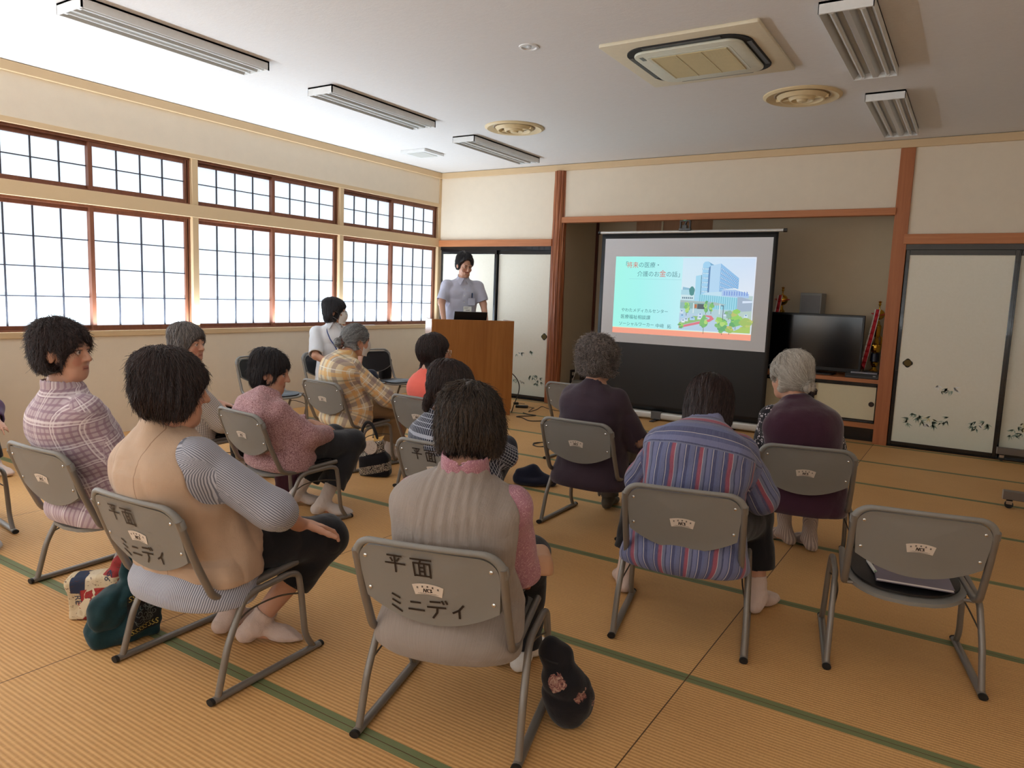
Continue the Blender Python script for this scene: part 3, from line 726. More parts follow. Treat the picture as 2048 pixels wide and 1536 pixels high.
def television():
    r = empty('television', (4.845, .275, .632), 0, 'large black flat television on the cabinet with its screen off', 'television')
    k = simple('tv_black', (14, 14, 16), .28)
    MB().box((-.475, -.02, .035), (.475, .025, .628)).build('bezel', k, r, smooth=0, bevel=.006)
    MB().box((-.452, -.0225, .075), (.452, -.0195, .606)).build('screen', simple('tv_glass', (10, 10, 13), .12, spec=.6), r, smooth=0)
    MB().box((-.28, .025, .15), (.28, .06, .52)).build('rear_cover', k, r, smooth=0, bevel=.01)
    MB().box((-.05, -.012, .012), (.05, .04, .05)).build('neck', k, r, smooth=0)
    MB().prism(rbox2d(.46, .20, .04), 0, .013).build('stand', k, r, smooth=30)
    MB().box((-.03, -.0232, .05), (.03, -.0205, .057)).build('badge', simple('badge_grey', (120, 120, 124), .3, .8), r, smooth=0)
    MB().box((.40, -.0235, .045), (.403, -.02, .048)).build('standby_light', emit('standby_red', (1, .05, .02), 2), r, smooth=0)
television()
GOLD = simple('trophy_gold', (206, 160, 60), .18, 1.0); RED = simple('ribbon_red', (196, 26, 44), .5); WHT = simple('ribbon_white', (232, 222, 216), .6); NAVY = simple('trophy_navy', (16, 20, 46), .3); MARB = simple('trophy_marble', (36, 32, 34), .2)
def trophy(loc, ball_z, label, mirror=1, ballr=.058):
    r = empty('trophy', loc, 0, label, 'trophy')
    MB().prism(rbox2d(.17, .15, .008), 0, .06).build('base', MARB, r, smooth=0, bevel=.004)
    MB().lathe([(.05, .06), (.028, .08), (.02, .10), (.034, .125), (.036, .15), (.02, .165)], 20).build('lower_cup', GOLD, r)
    MB().lathe([(.044, .16), (.042, .24), (.03, .25)], 20).build('column', NAVY, r)
    MB().lathe([(.03, .25), (.046, .27), (.052, .30), (.05, .318), (.078, .322), (.078, .332), (.02, .336)], 24).build('cup', GOLD, r)
    for k in range(3):
        a = k * 2.09 + .5; b = MB(); b.tube(smooth_path([(.045 * math.cos(a), .045 * math.sin(a), .334), (.052 * math.cos(a), .052 * math.sin(a), .39), (.03 * math.cos(a), .03 * math.sin(a), .43)], 5), [.008, .009, .01, .011, .011, .010, .009, .008, .006, .004, .002], 8); b.build('flame', GOLD, r)
    MB().lathe([(.026, .334), (.02, .38), (.016, ball_z - .24), (.03, ball_z - .22), (.034, ball_z - .12), (.018, ball_z - .10), (.012, ball_z - .06)], 18).build('stem', GOLD, r)
    MB().lathe([(.001, ball_z - ballr)] + [(ballr * math.cos(t), ball_z + ballr * math.sin(t)) for t in [-1.35 + 2.7 * i / 16 for i in range(17)]] + [(.001, ball_z + ballr)], 24).build('ball', GOLD, r)
    MB().lathe([(.008, ball_z + ballr - .004), (.006, ball_z + ballr + .03), (.014, ball_z + ballr + .045), (.01, ball_z + ballr + .062), (.02, ball_z + ballr + .075), (.001, ball_z + ballr + .085)], 12).build('finial', GOLD, r)
    for off, m, w_ in ((0, RED, .026), (.02 * mirror, WHT, .012), (-.018 * mirror, WHT, .008)):
        b = MB(); x = lambda t: (-.012 - .10 * t ** 1.2) * mirror + off
        pts = [(x(t), -.062 - .02 * math.sin(t * 3), ball_z + .052 - (ball_z - .02) * t) for t in [i / 10 for i in range(11)]]
        for i in range(10):
            (xa, ya_, za), (xb, yb_, zb_) = pts[i], pts[i + 1]; sp = w_ * (.7 + .05 * i)
            b.add([(xa - sp, ya_, za), (xa + sp, ya_ - .006, za), (xb + sp, yb_ - .006, zb_), (xb - sp, yb_, zb_)], [(0, 1, 2, 3)])
        b.build('ribbon', m, r, smooth=60, solid=.002)
    k = MB(); k.tube([(ballr * 1.04 * math.cos(t), ballr * 1.04 * math.sin(t), ball_z + .01 * math.cos(2 * t)) for t in [2 * math.pi * i / 20 for i in range(20)]], .012, 6, closed=True, flat=(.02, .004, (0, 0, 1))); k.build('ribbon_knot', RED, r)
trophy((4.455, .42, .632), .76, 'gold ball trophy with red ribbon rising above the left end of the television', 1, .060)
trophy((5.425, .42, .632), .645, 'tall gold trophy with red and white ribbon right of the television', 1, .055)
r = empty('loudspeaker', (4.76, .50, .632), math.radians(-4), 'plain grey loudspeaker box behind the television, its top showing', 'speaker')
MB().box((-.11, -.10, 0), (.11, .10, .845)).build('cabinet', simple('speaker_grey', (158, 160, 162), .6), r, smooth=0, bevel=.006)
MB().box((-.095, -.108, .03), (.095, -.10, .82)).build('grille', simple('speaker_grille', (140, 142, 146), .8, bump=.3, bscale=600), r, smooth=0)
r = empty('video_recorder', (5.36, .165, .632), 0, 'flat black video recorder on the cabinet beside the television', 'recorder')
MB().box((-.155, -.10, 0), (.155, .06, .048)).build('body', simple('rec_black', (20, 20, 22), .35), r, smooth=0, bevel=.003)
MB().box((-.145, -.1015, .008), (.145, -.0995, .022)).build('front_flap', simple('rec_grey', (60, 60, 64), .35), r, smooth=0)
MB().box((.10, -.1025, .026), (.125, -.0995, .036)).build('button', simple('rec_btn', (150, 150, 150), .3, .6), r, smooth=0)
r = MB().box((-.12, -.06, 0), (.12, .04, .012)); o = r.build('magazine', simple('magazine_grey', (150, 150, 160), .5, var=.3, vscale=40), None, smooth=0, bevel=.002); o.location = (5.37, .14, .681); o.rotation_euler.z = .06; tag(o, 'thin grey magazine lying on the video recorder', 'magazine')
o = MB().box((-.09, -.02, 0), (.09, .02, .02)).build('remote_control', simple('remote_white', (226, 220, 206), .4), None, smooth=0, bevel=.004); o.location = (4.80, .10, .633); o.rotation_euler.z = .1; tag(o, 'white remote control lying on the cabinet in front of the television', 'remote control')
o = MB().tube(smooth_path([(5.25, .345, .634), (5.25, .34, .72), (5.29, .335, .755), (5.335, .315, .72), (5.34, .29, .634)], 8), .004, 6).build('looped_cable', M_BLACK); tag(o, 'black cord looping up behind the video recorder', 'cable')

# ---- left floor of the alcove
r = empty('display_panel', (2.02, .62, .10), math.radians(-9), 'dark decorative panel leaning in the left corner of the alcove', 'panel')
t = NT('dark_floral'); co = t.coord(); f = t.noise(co, 9, 4, .6, 1.0)
t.color(t.ramp(f, [(.45, rgba((44, 36, 34))), (.62, rgba((88, 74, 62))), (.75, rgba((120, 102, 84)))])); t.set(Roughness=.5)
o = MB().box((-.31, -.01, 0), (.31, .012, .50)).build('board', t.m, r, smooth=0); o.rotation_euler.x = -.10
f = MB(); f.box((-.33, -.016, 0), (-.31, .016, .51)); f.box((.31, -.016, 0), (.33, .016, .51)); f.box((-.33, -.016, .50), (.33, .016, .515)); f.box((-.33, -.016, 0), (.33, .016, .015)); o = f.build('panel_frame', simple('panel_edge', (64, 54, 48), .4), r, smooth=0); o.rotation_euler.x = -.10
r = empty('wifi_router', (2.16, .30, .10), math.radians(4), 'pale grey box with a small green light in the alcove', 'router')
MB().box((-.16, -.07, 0), (.16, .07, .185)).build('case', simple('router_grey', (150, 148, 134), .5), r, smooth=0, bevel=.008)
s = MB()
for i in range(9): s.box((-.14, -.0718, .025 + .013 * i), (.0, -.0695, .031 + .013 * i))
s.build('vent_slots', simple('router_slot', (112, 110, 100), .6), r, smooth=0)
MB().lathe([(.006, 0), (.004, .003), (.001, .0035)], 12, Matrix.Translation((.06, -.07, .13)) @ Matrix.Rotation(math.radians(90), 4, 'X'), cap=False).build('status_light', emit('led_green', (.05, 1, .12), 3), r)
r = empty('wall_socket', (AX0 + .0, .42, .31), 0, 'dark double wall socket low on the left alcove wall', 'socket')
MB().box((0, -.06, -.09), (.012, .06, .09)).build('socket_plate', simple('socket_dark', (58, 48, 42), .5), r, smooth=0, bevel=.003)
for z in (.04, -.04): MB().box((.012, -.025, z - .02), (.035, .025, z + .02)).build('plug', simple('plug_cream', (196, 180, 160), .5), r, smooth=0, bevel=.004)
o = MB().tube(smooth_path([(AX0 + .035, .42, .35), (AX0 + .10, .40, .42), (AX0 + .07, .38, .50), (AX0 + .08, .36, .38), (AX0 + .04, .34, .22), (AX0 + .03, .33, .104)], 8), .006, 8).build('hanging_cable', simple('cord_white', (206, 198, 188), .5)); tag(o, 'pale grey cord hanging from the alcove wall socket', 'cable')
# ================================================================== CHAIRS
M_TUBEG = simple('chair_tube', (134, 128, 122), .32, .35, var=.03)
M_SHELL = simple('chair_shell', (136, 134, 130), .5, var=.02, bump=.12, bscale=900)
M_PAD = simple('chair_pad', (24, 24, 27), .42, bump=.15, bscale=700)
M_CAP = simple('rubber_black', (16, 16, 16), .6)
M_SCREW = simple('screw', (210, 208, 204), .22, .9)
M_STICK = simple('sticker_cream', (226, 214, 202), .55, var=.02)
M_INK = simple('marker_ink', (34, 26, 26), .5)
M_WIRE = simple('chair_wire', (104, 96, 88), .35, .4)

# the plastic backrest: a shallow curved shell leaning back; (u -1..1, z) -> point
def back_y(x, z):
    return -.232 - .34 * (z - .40) - .022 * (1 - (x / .22) ** 2)          # concave towards the sitter
def back_outline(inset=0.0, n=10):
    """outline of the shell in (x, z): rounded top corners, curved foot"""
    w = .212 - inset; zt = .652 - inset; rc = .062 - inset * .5
    p = []
    p += [(w - rc + rc * math.cos(a), zt - rc + rc * math.sin(a)) for a in [math.pi / 2 * k / n for k in range(n + 1)]]
    p += [(-w + rc + rc * math.cos(a), zt - rc + rc * math.sin(a)) for a in [math.pi / 2 + math.pi / 2 * k / n for k in range(n + 1)]]
    wl = .204 - inset
    p += [(-w, .56), (-wl - .002, .49), (-wl, .462 + inset)]
    m = 14
    p += [(-wl + 2 * wl * k / m, .462 + inset - .062 * (1 - (2 * k / m - 1) ** 2)) for k in range(1, m)]
    p += [(wl, .462 + inset), (wl + .002, .49), (w, .56)]
    return p
def shell_from(outline, off, thick, name, mat, parent, rim=0.0):
    """curved plate following back_y, filled by a fine grid clipped to the outline via rings"""
    b = MB(); n = len(outline); cx, cz = 0.0, .55; R = 7
    lay = []
    for side in (0, 1):
        rings = []
        for k in range(R + 1):
            s = k / R; ring = []
            for (x, z) in outline:
                xx, zz = cx + (x - cx) * s, cz + (z - cz) * s
                edge = rim if k == R else 0
                y = back_y(xx, zz) + off - (thick if side else 0) + (edge if side else -edge)
                ring.append((xx, y, zz))
            rings.append(ring)
        lay.append(rings)
    vs = []; fs = []
    for side in (0, 1):
        base = len(vs); vs.append((cx, back_y(cx, cz) + off - (thick if side else 0), cz))
        for k in range(1, R + 1): vs += lay[side][k]
        for i in range(n):
            j = (i + 1) % n
            fs.append((base, base + 1 + i, base + 1 + j))
            for k in range(R - 1): fs.append((base + 1 + k * n + i, base + 1 + (k + 1) * n + i, base + 1 + (k + 1) * n + j, base + 1 + k * n + j))
    o0 = 1 + (R - 1) * n; o1 = len(vs) // 2 + o0
    for i in range(n):
        j = (i + 1) % n; fs.append((o0 + i, o0 + j, o1 + j, o1 + i))
    b.add(vs, fs); return b.build(name, mat, parent, smooth=50)
def on_back(x, z, d=.0):
    """point on the rear face of the backrest"""
    return (x, back_y(x, z) - .0125 - d, z)
def decal(parent, name, polys, mat, d=.0006, sub=None):
    b = MB()
    for p in polys:
        n = len(p); b.add([on_back(x, z, d) for x, z in p], [tuple(range(n))])
    return b.build(name, mat, parent, smooth=0)

def fan_sticker(parent):
    c = (0.0, .40); top = .545; n = 8
    out = [(.046 * (2 * k / n - 1), top - .008 * (2 * k / n - 1) ** 2) for k in range(n + 1)]
    inn = [(.039 * (1 - 2 * k / n), .510 - .005 * (1 - 2 * k / n) ** 2) for k in range(n + 1)]
    b = MB(); m = len(out)
    vs = [on_back(x, z, .0006) for x, z in out] + [on_back(x, z, .0006) for x, z in reversed(inn)]
    b.add(vs, [(i, i + 1, m + i + 1, m + i) for i in range(m - 1)])
    st = b.build('sticker', M_STICK, parent, smooth=0)
    G = []
    for k in range(5):   # five small characters along the arc
        x = .030 * (k / 2 - 1); z = .5355 - .006 * (k / 2 - 1) ** 2; s = .0026
        for pl in ([(x - s, z + s * .7), (x + s, z + s * .7)], [(x - s, z - s * .9), (x + s, z - s * .9)], [(x, z + s * 1.3), (x, z - s)], [(x - s, z), (x + s * .8, z + s * .2)]):
            G += stroke_poly(pl, .0011)
    for pts in ([(-.013, .517), (-.011, .528)], [(-.011, .528), (-.006, .517)], [(-.006, .517), (-.004, .528)], [(.004, .527), (-.001, .5265), (-.0015, .519), (.003, .518)], [(.006, .527), (.011, .527), (.008, .523), (.012, .5195), (.006, .518)]):
        G += stroke_poly(pts, .0028)
    for z, w in ((.5135, .024), (.5115, .030)): G += stroke_poly([(-w, z), (w, z)], .0007)
    decal(st, 'sticker_print', G, M_INK, .0012)
    return st

GLY = {
    '平': [[(.15, .86), (.85, .88)], [(.30, .72), (.38, .56)], [(.72, .76), (.60, .58)], [(.02, .42), (.98, .45)], [(.5, .87), (.5, .4), (.49, -.05)]],
    '面': [[(.02, .97), (.98, .98)], [(.5, .97), (.44, .80)], [(.14, .76), (.16, .02)], [(.14, .76), (.90, .77), (.90, .0)], [(.16, .06), (.88, .07)], [(.40, .74), (.40, .07)], [(.64, .74), (.64, .07)], [(.41, .53), (.64, .54)], [(.41, .31), (.64, .32)]],
    'ミ': [[(.25, .92), (.80, .76)], [(.22, .60), (.75, .44)], [(.12, .30), (.85, .02)]],
    'ニ': [[(.22, .70), (.78, .74)], [(.05, .16), (.95, .20)]],
    'デ': [[(.18, .88), (.66, .92)], [(.02, .56), (.90, .62)], [(.50, .58), (.46, .30), (.24, -.04)], [(.76, 1.0), (.83, .84)], [(.93, 1.03), (1.0, .88)]],
    'ィ': [[(.88, .82), (.55, .50), (.12, .30)], [(.56, .50), (.55, .0)]],
}
def handwriting(parent):
    def put(ch, x, z, w, h, th):
        G = []
        for st in GLY[ch]: G.extend(stroke_poly([(x + a * w, z + b * h) for a, b in st], th))
        return G
    decal(parent, 'marker_lettering', put('平', -.120, .572, .062, .056, .0055) + put('面', -.042, .566, .062, .056, .0055), M_INK, .0011)
    G = []
    for k, ch in enumerate('ミニディ'): G += put(ch, (-.122, -.068, -.008, .062)[k], .436 + .008 * (k % 2), (.040, .052, .060, .040)[k], (.062, .046, .058, .052)[k], .0062)
    decal(parent, 'marker_lettering', G, M_INK, .0011)

def make_chair(label):
    r = empty('tatami_chair', (0, 0, 0), 0, label, 'chair', 'low grey chairs of the audience')
    for s in (-1, 1):
        p = [(s * .25, -.215, .012), (s * .249, -.203, .055), (s * .246, -.172, .17), (s * .24, -.105, .295), (s * .235, -.06, .312), (s * .235, .10, .322), (s * .238, .143, .312), (s * .243, .152, .235), (s * .249, .166, .07), (s * .25, .205, .014)]
        MB().tube(round_path(p, .035, 5), .0115, 10).build('leg_frame', M_TUBEG, r, smooth=60)
        rn = MB().tube([(s * .25, -.236, .0115), (s * .25, .236, .0115)], .0115, 12, flat=(.015, .0112, (0, 0, 1))).build('runner', M_TUBEG, r, smooth=60)
        for e in (-1, 1): MB().tube([(s * .25, e * .234, .0115), (s * .25, e * .246, .0115)], .012, 12, flat=(.0158, .0115, (0, 0, 1))).build('end_cap', M_CAP, rn, smooth=40)
        u = [(s * .200, .17, .338), (s * .206, .0, .328), (s * .212, -.15, .322), (s * .214, -.200, .338), (s * .214, -.262, .47), (s * .213, -.318, .618)]
        MB().tube(round_path(u, .05, 6), .0125, 10).build('upright', M_TUBEG, r, smooth=60)
        MB().tube(smooth_path([(s * .236, -.146, .215), (s * .222, -.06, .246), (s * .222, .06, .250), (s * .240, .150, .236)], 5), .0032, 6).build('brace_wire', M_WIRE, r, smooth=60)
    MB().tube([(-.213, -.142, .312), (.213, -.142, .312)], .007, 8).build('cross_bar', M_TUBEG, r)
    # seat shell and pad: rounded trapezoid, dished, bulging at the rear
    def seat(zo, th, w, yf, yr, bul, name, mat, crown):
        n = 40; R = 6; out = []
        for k in range(n):
            a = 2 * math.pi * k / n; ca, sa = math.cos(a), math.sin(a); e = 2 / 4.2
            x = w * math.copysign(abs(ca) ** e, ca); y = math.copysign(abs(sa) ** e, sa)
            y = (yf * y if y > 0 else -yr * -y * 1.0 if False else yr * -y * -1)
            x *= 1.0 if y > 0 else 1 - .05 * (y / yr) ** 2
            if y < 0: y -= bul * (1 - (x / w) ** 2) * min(1, (-y / yr)) ** 4
            out.append((x, y))
        vs = []; fs = []
        for side in (0, 1):
            base = len(vs); vs.append((0, 0, zo + crown - (th if side else 0)))
            for k in range(1, R + 1):
                s = k / R
                for x, y in out:
                    xx, yy = x * s, y * s
                    z = zo + crown * (1 - s ** 3) - .010 * (yy / yf if yy > 0 else 0) ** 4 * 1.6 + .010 * (xx / w) ** 2 - (th if side else 0) + .065 * yy - .03 * max(0, -yy - .12)
                    if k == R: z -= (.004 if not side else -.004)
                    vs.append((xx, yy, z))
            for i in range(n):
                j = (i + 1) % n; fs.append((base, base + 1 + i, base + 1 + j))
                for k in range(R - 1): fs.append((base + 1 + k * n + i, base + 1 + (k + 1) * n + i, base + 1 + (k + 1) * n + j, base + 1 + k * n + j))
        o0 = 1 + (R - 1) * n; o1 = len(vs) // 2 + o0
        fs += [(o0 + i, o0 + (i + 1) % n, o1 + (i + 1) % n, o1 + i) for i in range(n)]
        b = MB(); b.add(vs, fs); return b.build(name, mat, r, smooth=60)
    seat(.326, .022, .205, .215, .185, .045, 'seat_shell', M_SHELL, .002)
    seat(.343, .016, .185, .198, .165, .038, 'seat_pad', M_PAD, .006)
    shell_from(back_outline(.008), .006, .0175, 'backrest', M_SHELL, r, rim=-.003)
    shell_from(back_outline(.018), .016, .012, 'back_pad', M_PAD, r, rim=-.002)
    # moulded rim that caps the tubes and runs over the top edge
    half = [(.2135, .590), (.2125, .615)] + [(.152 + .060 * math.cos(q), .600 + .056 * math.sin(q)) for q in [math.pi / 2 * k / 7 for k in range(1, 8)]] + [(.08, .6575)]
    pth = half + [(0, .658)] + [(-x, z) for x, z in reversed(half)]; m = len(half)
    rad = [.0145, .0145] + [.0145 - .0055 * k / 7 for k in range(1, 8)] + [.0085]
    MB().tube([(x, back_y(x, z) - .007, z) for x, z in pth], rad + [.0085] + rad[::-1], 10).build('back_rim', M_SHELL, r, smooth=60)
    for x, z in ((-.182, .605), (.182, .605), (-.182, .500), (.182, .500)):
        P = on_back(x, z); b = MB(); b.lathe([(.0058, 0), (.0052, .003), (.001, .0045)], 12, Matrix.Translation(P) @ Matrix.Rotation(math.radians(90), 4, 'X'), cap=False); b.build('screw', M_SCREW, r)
    fan_sticker(r)
    return r

CHAIRS = {   # x, y, heading (deg), label, written on?
    'C1': (5.004, -6.176, 17, 'grey chair lettered in black marker, carrying the person in a grey gauze vest', True),
    'C2': (4.089, -6.398, 3.1, 'grey chair lettered in black marker, carrying the person in a beige vest', True),
    'C3': (3.146, -6.246, 3, 'grey chair at left edge carrying the person in a lilac checked shirt', False),
    'C4': (5.375, -5.133, 13, 'grey chair under the person bending forward in a blue and red striped shirt', False),
    'C5': (6.133, -4.879, 11.85, 'empty grey chair at lower right with a notebook on its black seat', False),
    'C6': (5.583, -3.963, 13, 'grey chair under the white haired person in a plum vest', False),
    'C7': (4.4645, -4.10, 1, 'grey chair under the grey curly haired person in a dark purple top', False),
    'C8': (3.649, -2.608, -3, 'empty grey chair standing in front of the person in the dark purple top', False),
    'C9': (3.015, -5.158, -7, 'grey chair under the person in a pink mottled cardigan', False),
    'C10': (2.32, -3.94, -5, 'grey chair under the person in a yellow and grey plaid shirt', False),
    'C11': (3.296, -4.05, -2, 'grey chair under the person in a coral top', False),
    'C12': (4.26, -5.10, 2, 'grey chair with marker lettering, half hidden by the grey vest, under the navy check shirt', True),
    'C13': (2.017, -5.09, -8, 'grey chair mostly hidden under the grey haired person in a dotted cardigan', False),
    'C14': (.815, -3.463, -100, 'empty chair along the windows turned to the room, behind the pink cardigan', False),
    'C15': (.82, -2.67, -100, 'chair along the windows under the masked person in a white shirt', False),
    'C16': (.83, -1.88, -100, 'empty chair along the windows nearest the lectern, a dark bag hanging on it', False),
    'C17': (.42, -5.98, -80, 'chair beyond the left edge near the windows, its sitter showing one foot', False),
    'C18': (1.90, -6.46, -97, 'chair beyond the left edge under the person with a purple sleeve', False),
}
CH = {}
def place_chairs():
    base = make_chair(CHAIRS['C5'][3]); first = True
    # the lettered kind: a copy of the chair with the lettering added
    for k, (x, y, h, lab, wr) in CHAIRS.items():
        c = base if k == 'C5' else copy_tree(base)
        c.location = (x, y, 0); c.rotation_euler = (0, 0, math.radians(h)); c['label'] = lab
        CH[k] = c
    dg = None
    for k in ('C1', 'C2', 'C12'): handwriting(CH[k])
place_chairs()
# ================================================================== IMPLICIT-SURFACE MODELLING (people, bags)
class Field:
    def __init__(s, lo, hi, h):
        s.h = h; s.lo = np.array(lo, np.float32); s.n = (np.ceil((np.array(hi) - np.array(lo)) / h).astype(int) + 1)
        s.d = np.full(tuple(s.n), .15, np.float32)
    def sub(s, lo, hi, pad):
        a = np.clip(np.floor((np.array(lo) - pad - s.lo) / s.h).astype(int), 0, s.n); b = np.clip(np.ceil((np.array(hi) + pad - s.lo) / s.h).astype(int) + 1, 0, s.n)
        if np.any(b <= a): return None, None
        ax = [s.lo[i] + s.h * np.arange(a[i], b[i], dtype=np.float32) for i in range(3)]
        return tuple(slice(a[i], b[i]) for i in range(3)), ax
    def add(s, prim, k=.012, op='u', coarse=0):
        fn, lo, hi = prim
        sl, ax = s.sub(lo, hi, k + 2.5 * s.h + .004)
        if sl is None: return
        q = max(1, int(round(coarse / s.h))) if coarse else 1
        if q > 1:          # smooth shapes: evaluate on a coarser lattice, interpolate
            cx = [np.append(v[::q], v[-1] + s.h * q).astype(np.float32) for v in ax]
            d = fn(*np.meshgrid(*cx, indexing='ij')).astype(np.float32)
            for i in range(3):
                t = (ax[i] - ax[i][0]) / (s.h * q); j = np.minimum(t.astype(int), len(cx[i]) - 2); f = np.clip((ax[i] - cx[i][j]) / (cx[i][j + 1] - cx[i][j]), 0, 1).astype(np.float32)
                sh = [1, 1, 1]; sh[i] = -1; f = f.reshape(sh); d = np.take(d, j, i) * (1 - f) + np.take(d, j + 1, i) * f
        else: d = fn(*[v.reshape([-1 if i == k_ else 1 for k_ in range(3)]) for i, v in enumerate(ax)]).astype(np.float32)
        a = s.d[sl]
        if op == 'u': s.d[sl] = smin(a, d, k)
        elif op == 's': s.d[sl] = -smin(-a, d, k)
        elif op == 'i': s.d[sl] = -smin(-a, -d, k)
    def apply(s, fn, band=.03):
        """displace: d += fn(x,y,z) near the surface"""
        m = np.abs(s.d) < band; ii = np.nonzero(m)
        P = [s.lo[i] + s.h * ii[i] for i in range(3)]
        s.d[ii] += fn(*P).astype(np.float32)
    def cut(s, p, n):
        """remove everything on the +n side of the plane"""
        n = np.array(n, float); n = (n / np.linalg.norm(n)).astype(np.float32); p = np.array(p, np.float32)
        ax = [(s.lo[i] + s.h * np.arange(s.n[i])).astype(np.float32) for i in range(3)]
        pl = (ax[0][:, None, None] - p[0]) * n[0] + (ax[1][None, :, None] - p[1]) * n[1] + (ax[2][None, None, :] - p[2]) * n[2]
        np.maximum(s.d, pl, out=s.d)
    def shell(s, th):
        s.d = np.maximum(s.d, -(s.d + th))
    def mesh(s):
        d = s.d; d[0] = d[-1] = .1; d[:, 0] = d[:, -1] = .1; d[:, :, 0] = d[:, :, -1] = .1
        ins = d < 0; n = s.n
        c = np.zeros(tuple(n - 1), np.int8)
        for i in (0, 1):
            for j in (0, 1):
                for k in (0, 1): c += ins[i:n[0] - 1 + i, j:n[1] - 1 + j, k:n[2] - 1 + k]
        act = (c > 0) & (c < 8); ii = np.nonzero(act); m = len(ii[0])
        idx = np.full(tuple(n - 1), -1, np.int32); idx[ii] = np.arange(m)
        cor = {(i, j, k): d[ii[0] + i, ii[1] + j, ii[2] + k] for i in (0, 1) for j in (0, 1) for k in (0, 1)}
        acc = np.zeros((m, 3), np.float32); cnt = np.zeros(m, np.float32)
        for a in range(3):
            for u in (0, 1):
                for v in (0, 1):
                    o = [0, 0, 0]; b = [(a + 1) % 3, (a + 2) % 3]; o[b[0]] = u; o[b[1]] = v; e = list(o); e[a] = 1
                    A, B = cor[tuple(o)], cor[tuple(e)]; cr = (A < 0) != (B < 0)
                    t = np.where(cr, A / np.where(cr, A - B, 1), 0)
                    for q in range(3):
                        acc[:, q] += np.where(cr, (t if q == a else o[q]), 0)
                    cnt += cr
        P = acc / cnt[:, None]; V = (np.stack(ii, 1) + P) * s.h + s.lo
        F = []
        for a in range(3):
            b, c2 = (a + 1) % 3, (a + 2) % 3
            s0 = [slice(1, n[q] - 1) for q in range(3)]; s0[a] = slice(0, n[a] - 1); s1 = list(s0); s1[a] = slice(1, n[a])
            A, B = ins[tuple(s0)], ins[tuple(s1)]; ch = np.nonzero(A != B)
            g = [ch[q] + (1 if q != a else 0) for q in range(3)]
            def cell(db, dc):
                w = [g[0].copy(), g[1].copy(), g[2].copy()]; w[b] -= db; w[c2] -= dc; return idx[tuple(w)]
            q = np.stack([cell(1, 1), cell(0, 1), cell(0, 0), cell(1, 0)], 1)
            fl = ~A[ch]; q[fl] = q[fl][:, ::-1]; F.append(q)
        return V.astype(np.float32), np.concatenate(F)
def smin(a, b, k):
    h = np.maximum(k - np.abs(a - b), 0) / k
    return np.minimum(a, b) - h * h * k * .25
def v3(p): return np.array(p, float)
def cone(a, b, ra, rb):
    a, b = v3(a).astype(np.float32), v3(b).astype(np.float32); ab = b - a; L = float(ab @ ab) or 1e-9; ra, rb = float(ra), float(rb)
    def fn(X, Y, Z):
        t = np.clip(((X - a[0]) * ab[0] + (Y - a[1]) * ab[1] + (Z - a[2]) * ab[2]) / L, 0, 1)
        return np.sqrt((X - a[0] - t * ab[0]) ** 2 + (Y - a[1] - t * ab[1]) ** 2 + (Z - a[2] - t * ab[2]) ** 2) - (ra + (rb - ra) * t)
    r = max(ra, rb); return fn, np.minimum(a, b) - r, np.maximum(a, b) + r
def ell(c, r, R=None):
    c, r = v3(c).astype(np.float32), v3(r).astype(np.float32); R = (np.eye(3) if R is None else np.array(R)).astype(np.float32)
    def fn(X, Y, Z):
        x, y, z = X - c[0], Y - c[1], Z - c[2]
        u = (R[0, 0] * x + R[1, 0] * y + R[2, 0] * z) / r[0]; v = (R[0, 1] * x + R[1, 1] * y + R[2, 1] * z) / r[1]; w = (R[0, 2] * x + R[1, 2] * y + R[2, 2] * z) / r[2]
        k0 = np.sqrt(u * u + v * v + w * w) + 1e-9; k1 = np.sqrt((u / r[0]) ** 2 + (v / r[1]) ** 2 + (w / r[2]) ** 2) + 1e-9
        return k0 * (k0 - 1) / k1
    e = np.sqrt((R ** 2) @ (r ** 2)); return fn, c - e, c + e
def rbox(c, hs, rr, R=None):
    c, hs = v3(c), v3(hs); R = np.eye(3) if R is None else np.array(R)
    def fn(X, Y, Z):
        x, y, z = X - c[0], Y - c[1], Z - c[2]
        q = [np.abs(R[0, i] * x + R[1, i] * y + R[2, i] * z) - hs[i] + rr for i in range(3)]
        return np.sqrt(sum(np.maximum(t, 0) ** 2 for t in q)) + np.minimum(np.maximum(np.maximum(q[0], q[1]), q[2]), 0) - rr
    e = np.abs(R) @ hs; return fn, c - e, c + e
def cyl(a, b, r):
    a, b = v3(a).astype(np.float32), v3(b).astype(np.float32); ab = b - a; L = float(np.linalg.norm(ab)); u = ab / L
    def fn(X, Y, Z):
        t = (X - a[0]) * u[0] + (Y - a[1]) * u[1] + (Z - a[2]) * u[2]
        q = np.sqrt(np.maximum((X - a[0]) ** 2 + (Y - a[1]) ** 2 + (Z - a[2]) ** 2 - t * t, 0)) - r
        return np.maximum(np.maximum(-t, t - L), q)
    return fn, np.minimum(a, b) - r, np.maximum(a, b) + r
def crom(P, n):
    P = [v3(p) for p in P]; out = []
    for i in range(len(P) - 1):
        p0, p1, p2, p3 = P[max(i - 1, 0)], P[i], P[i + 1], P[min(i + 2, len(P) - 1)]
        for k in range(n):
            t = k / n; out.append(.5 * (2 * p1 + (p2 - p0) * t + (2 * p0 - 5 * p1 + 4 * p2 - p3) * t * t + (3 * p1 - p0 - 3 * p2 + p3) * t ** 3))
    out.append(P[-1]); return np.array(out)
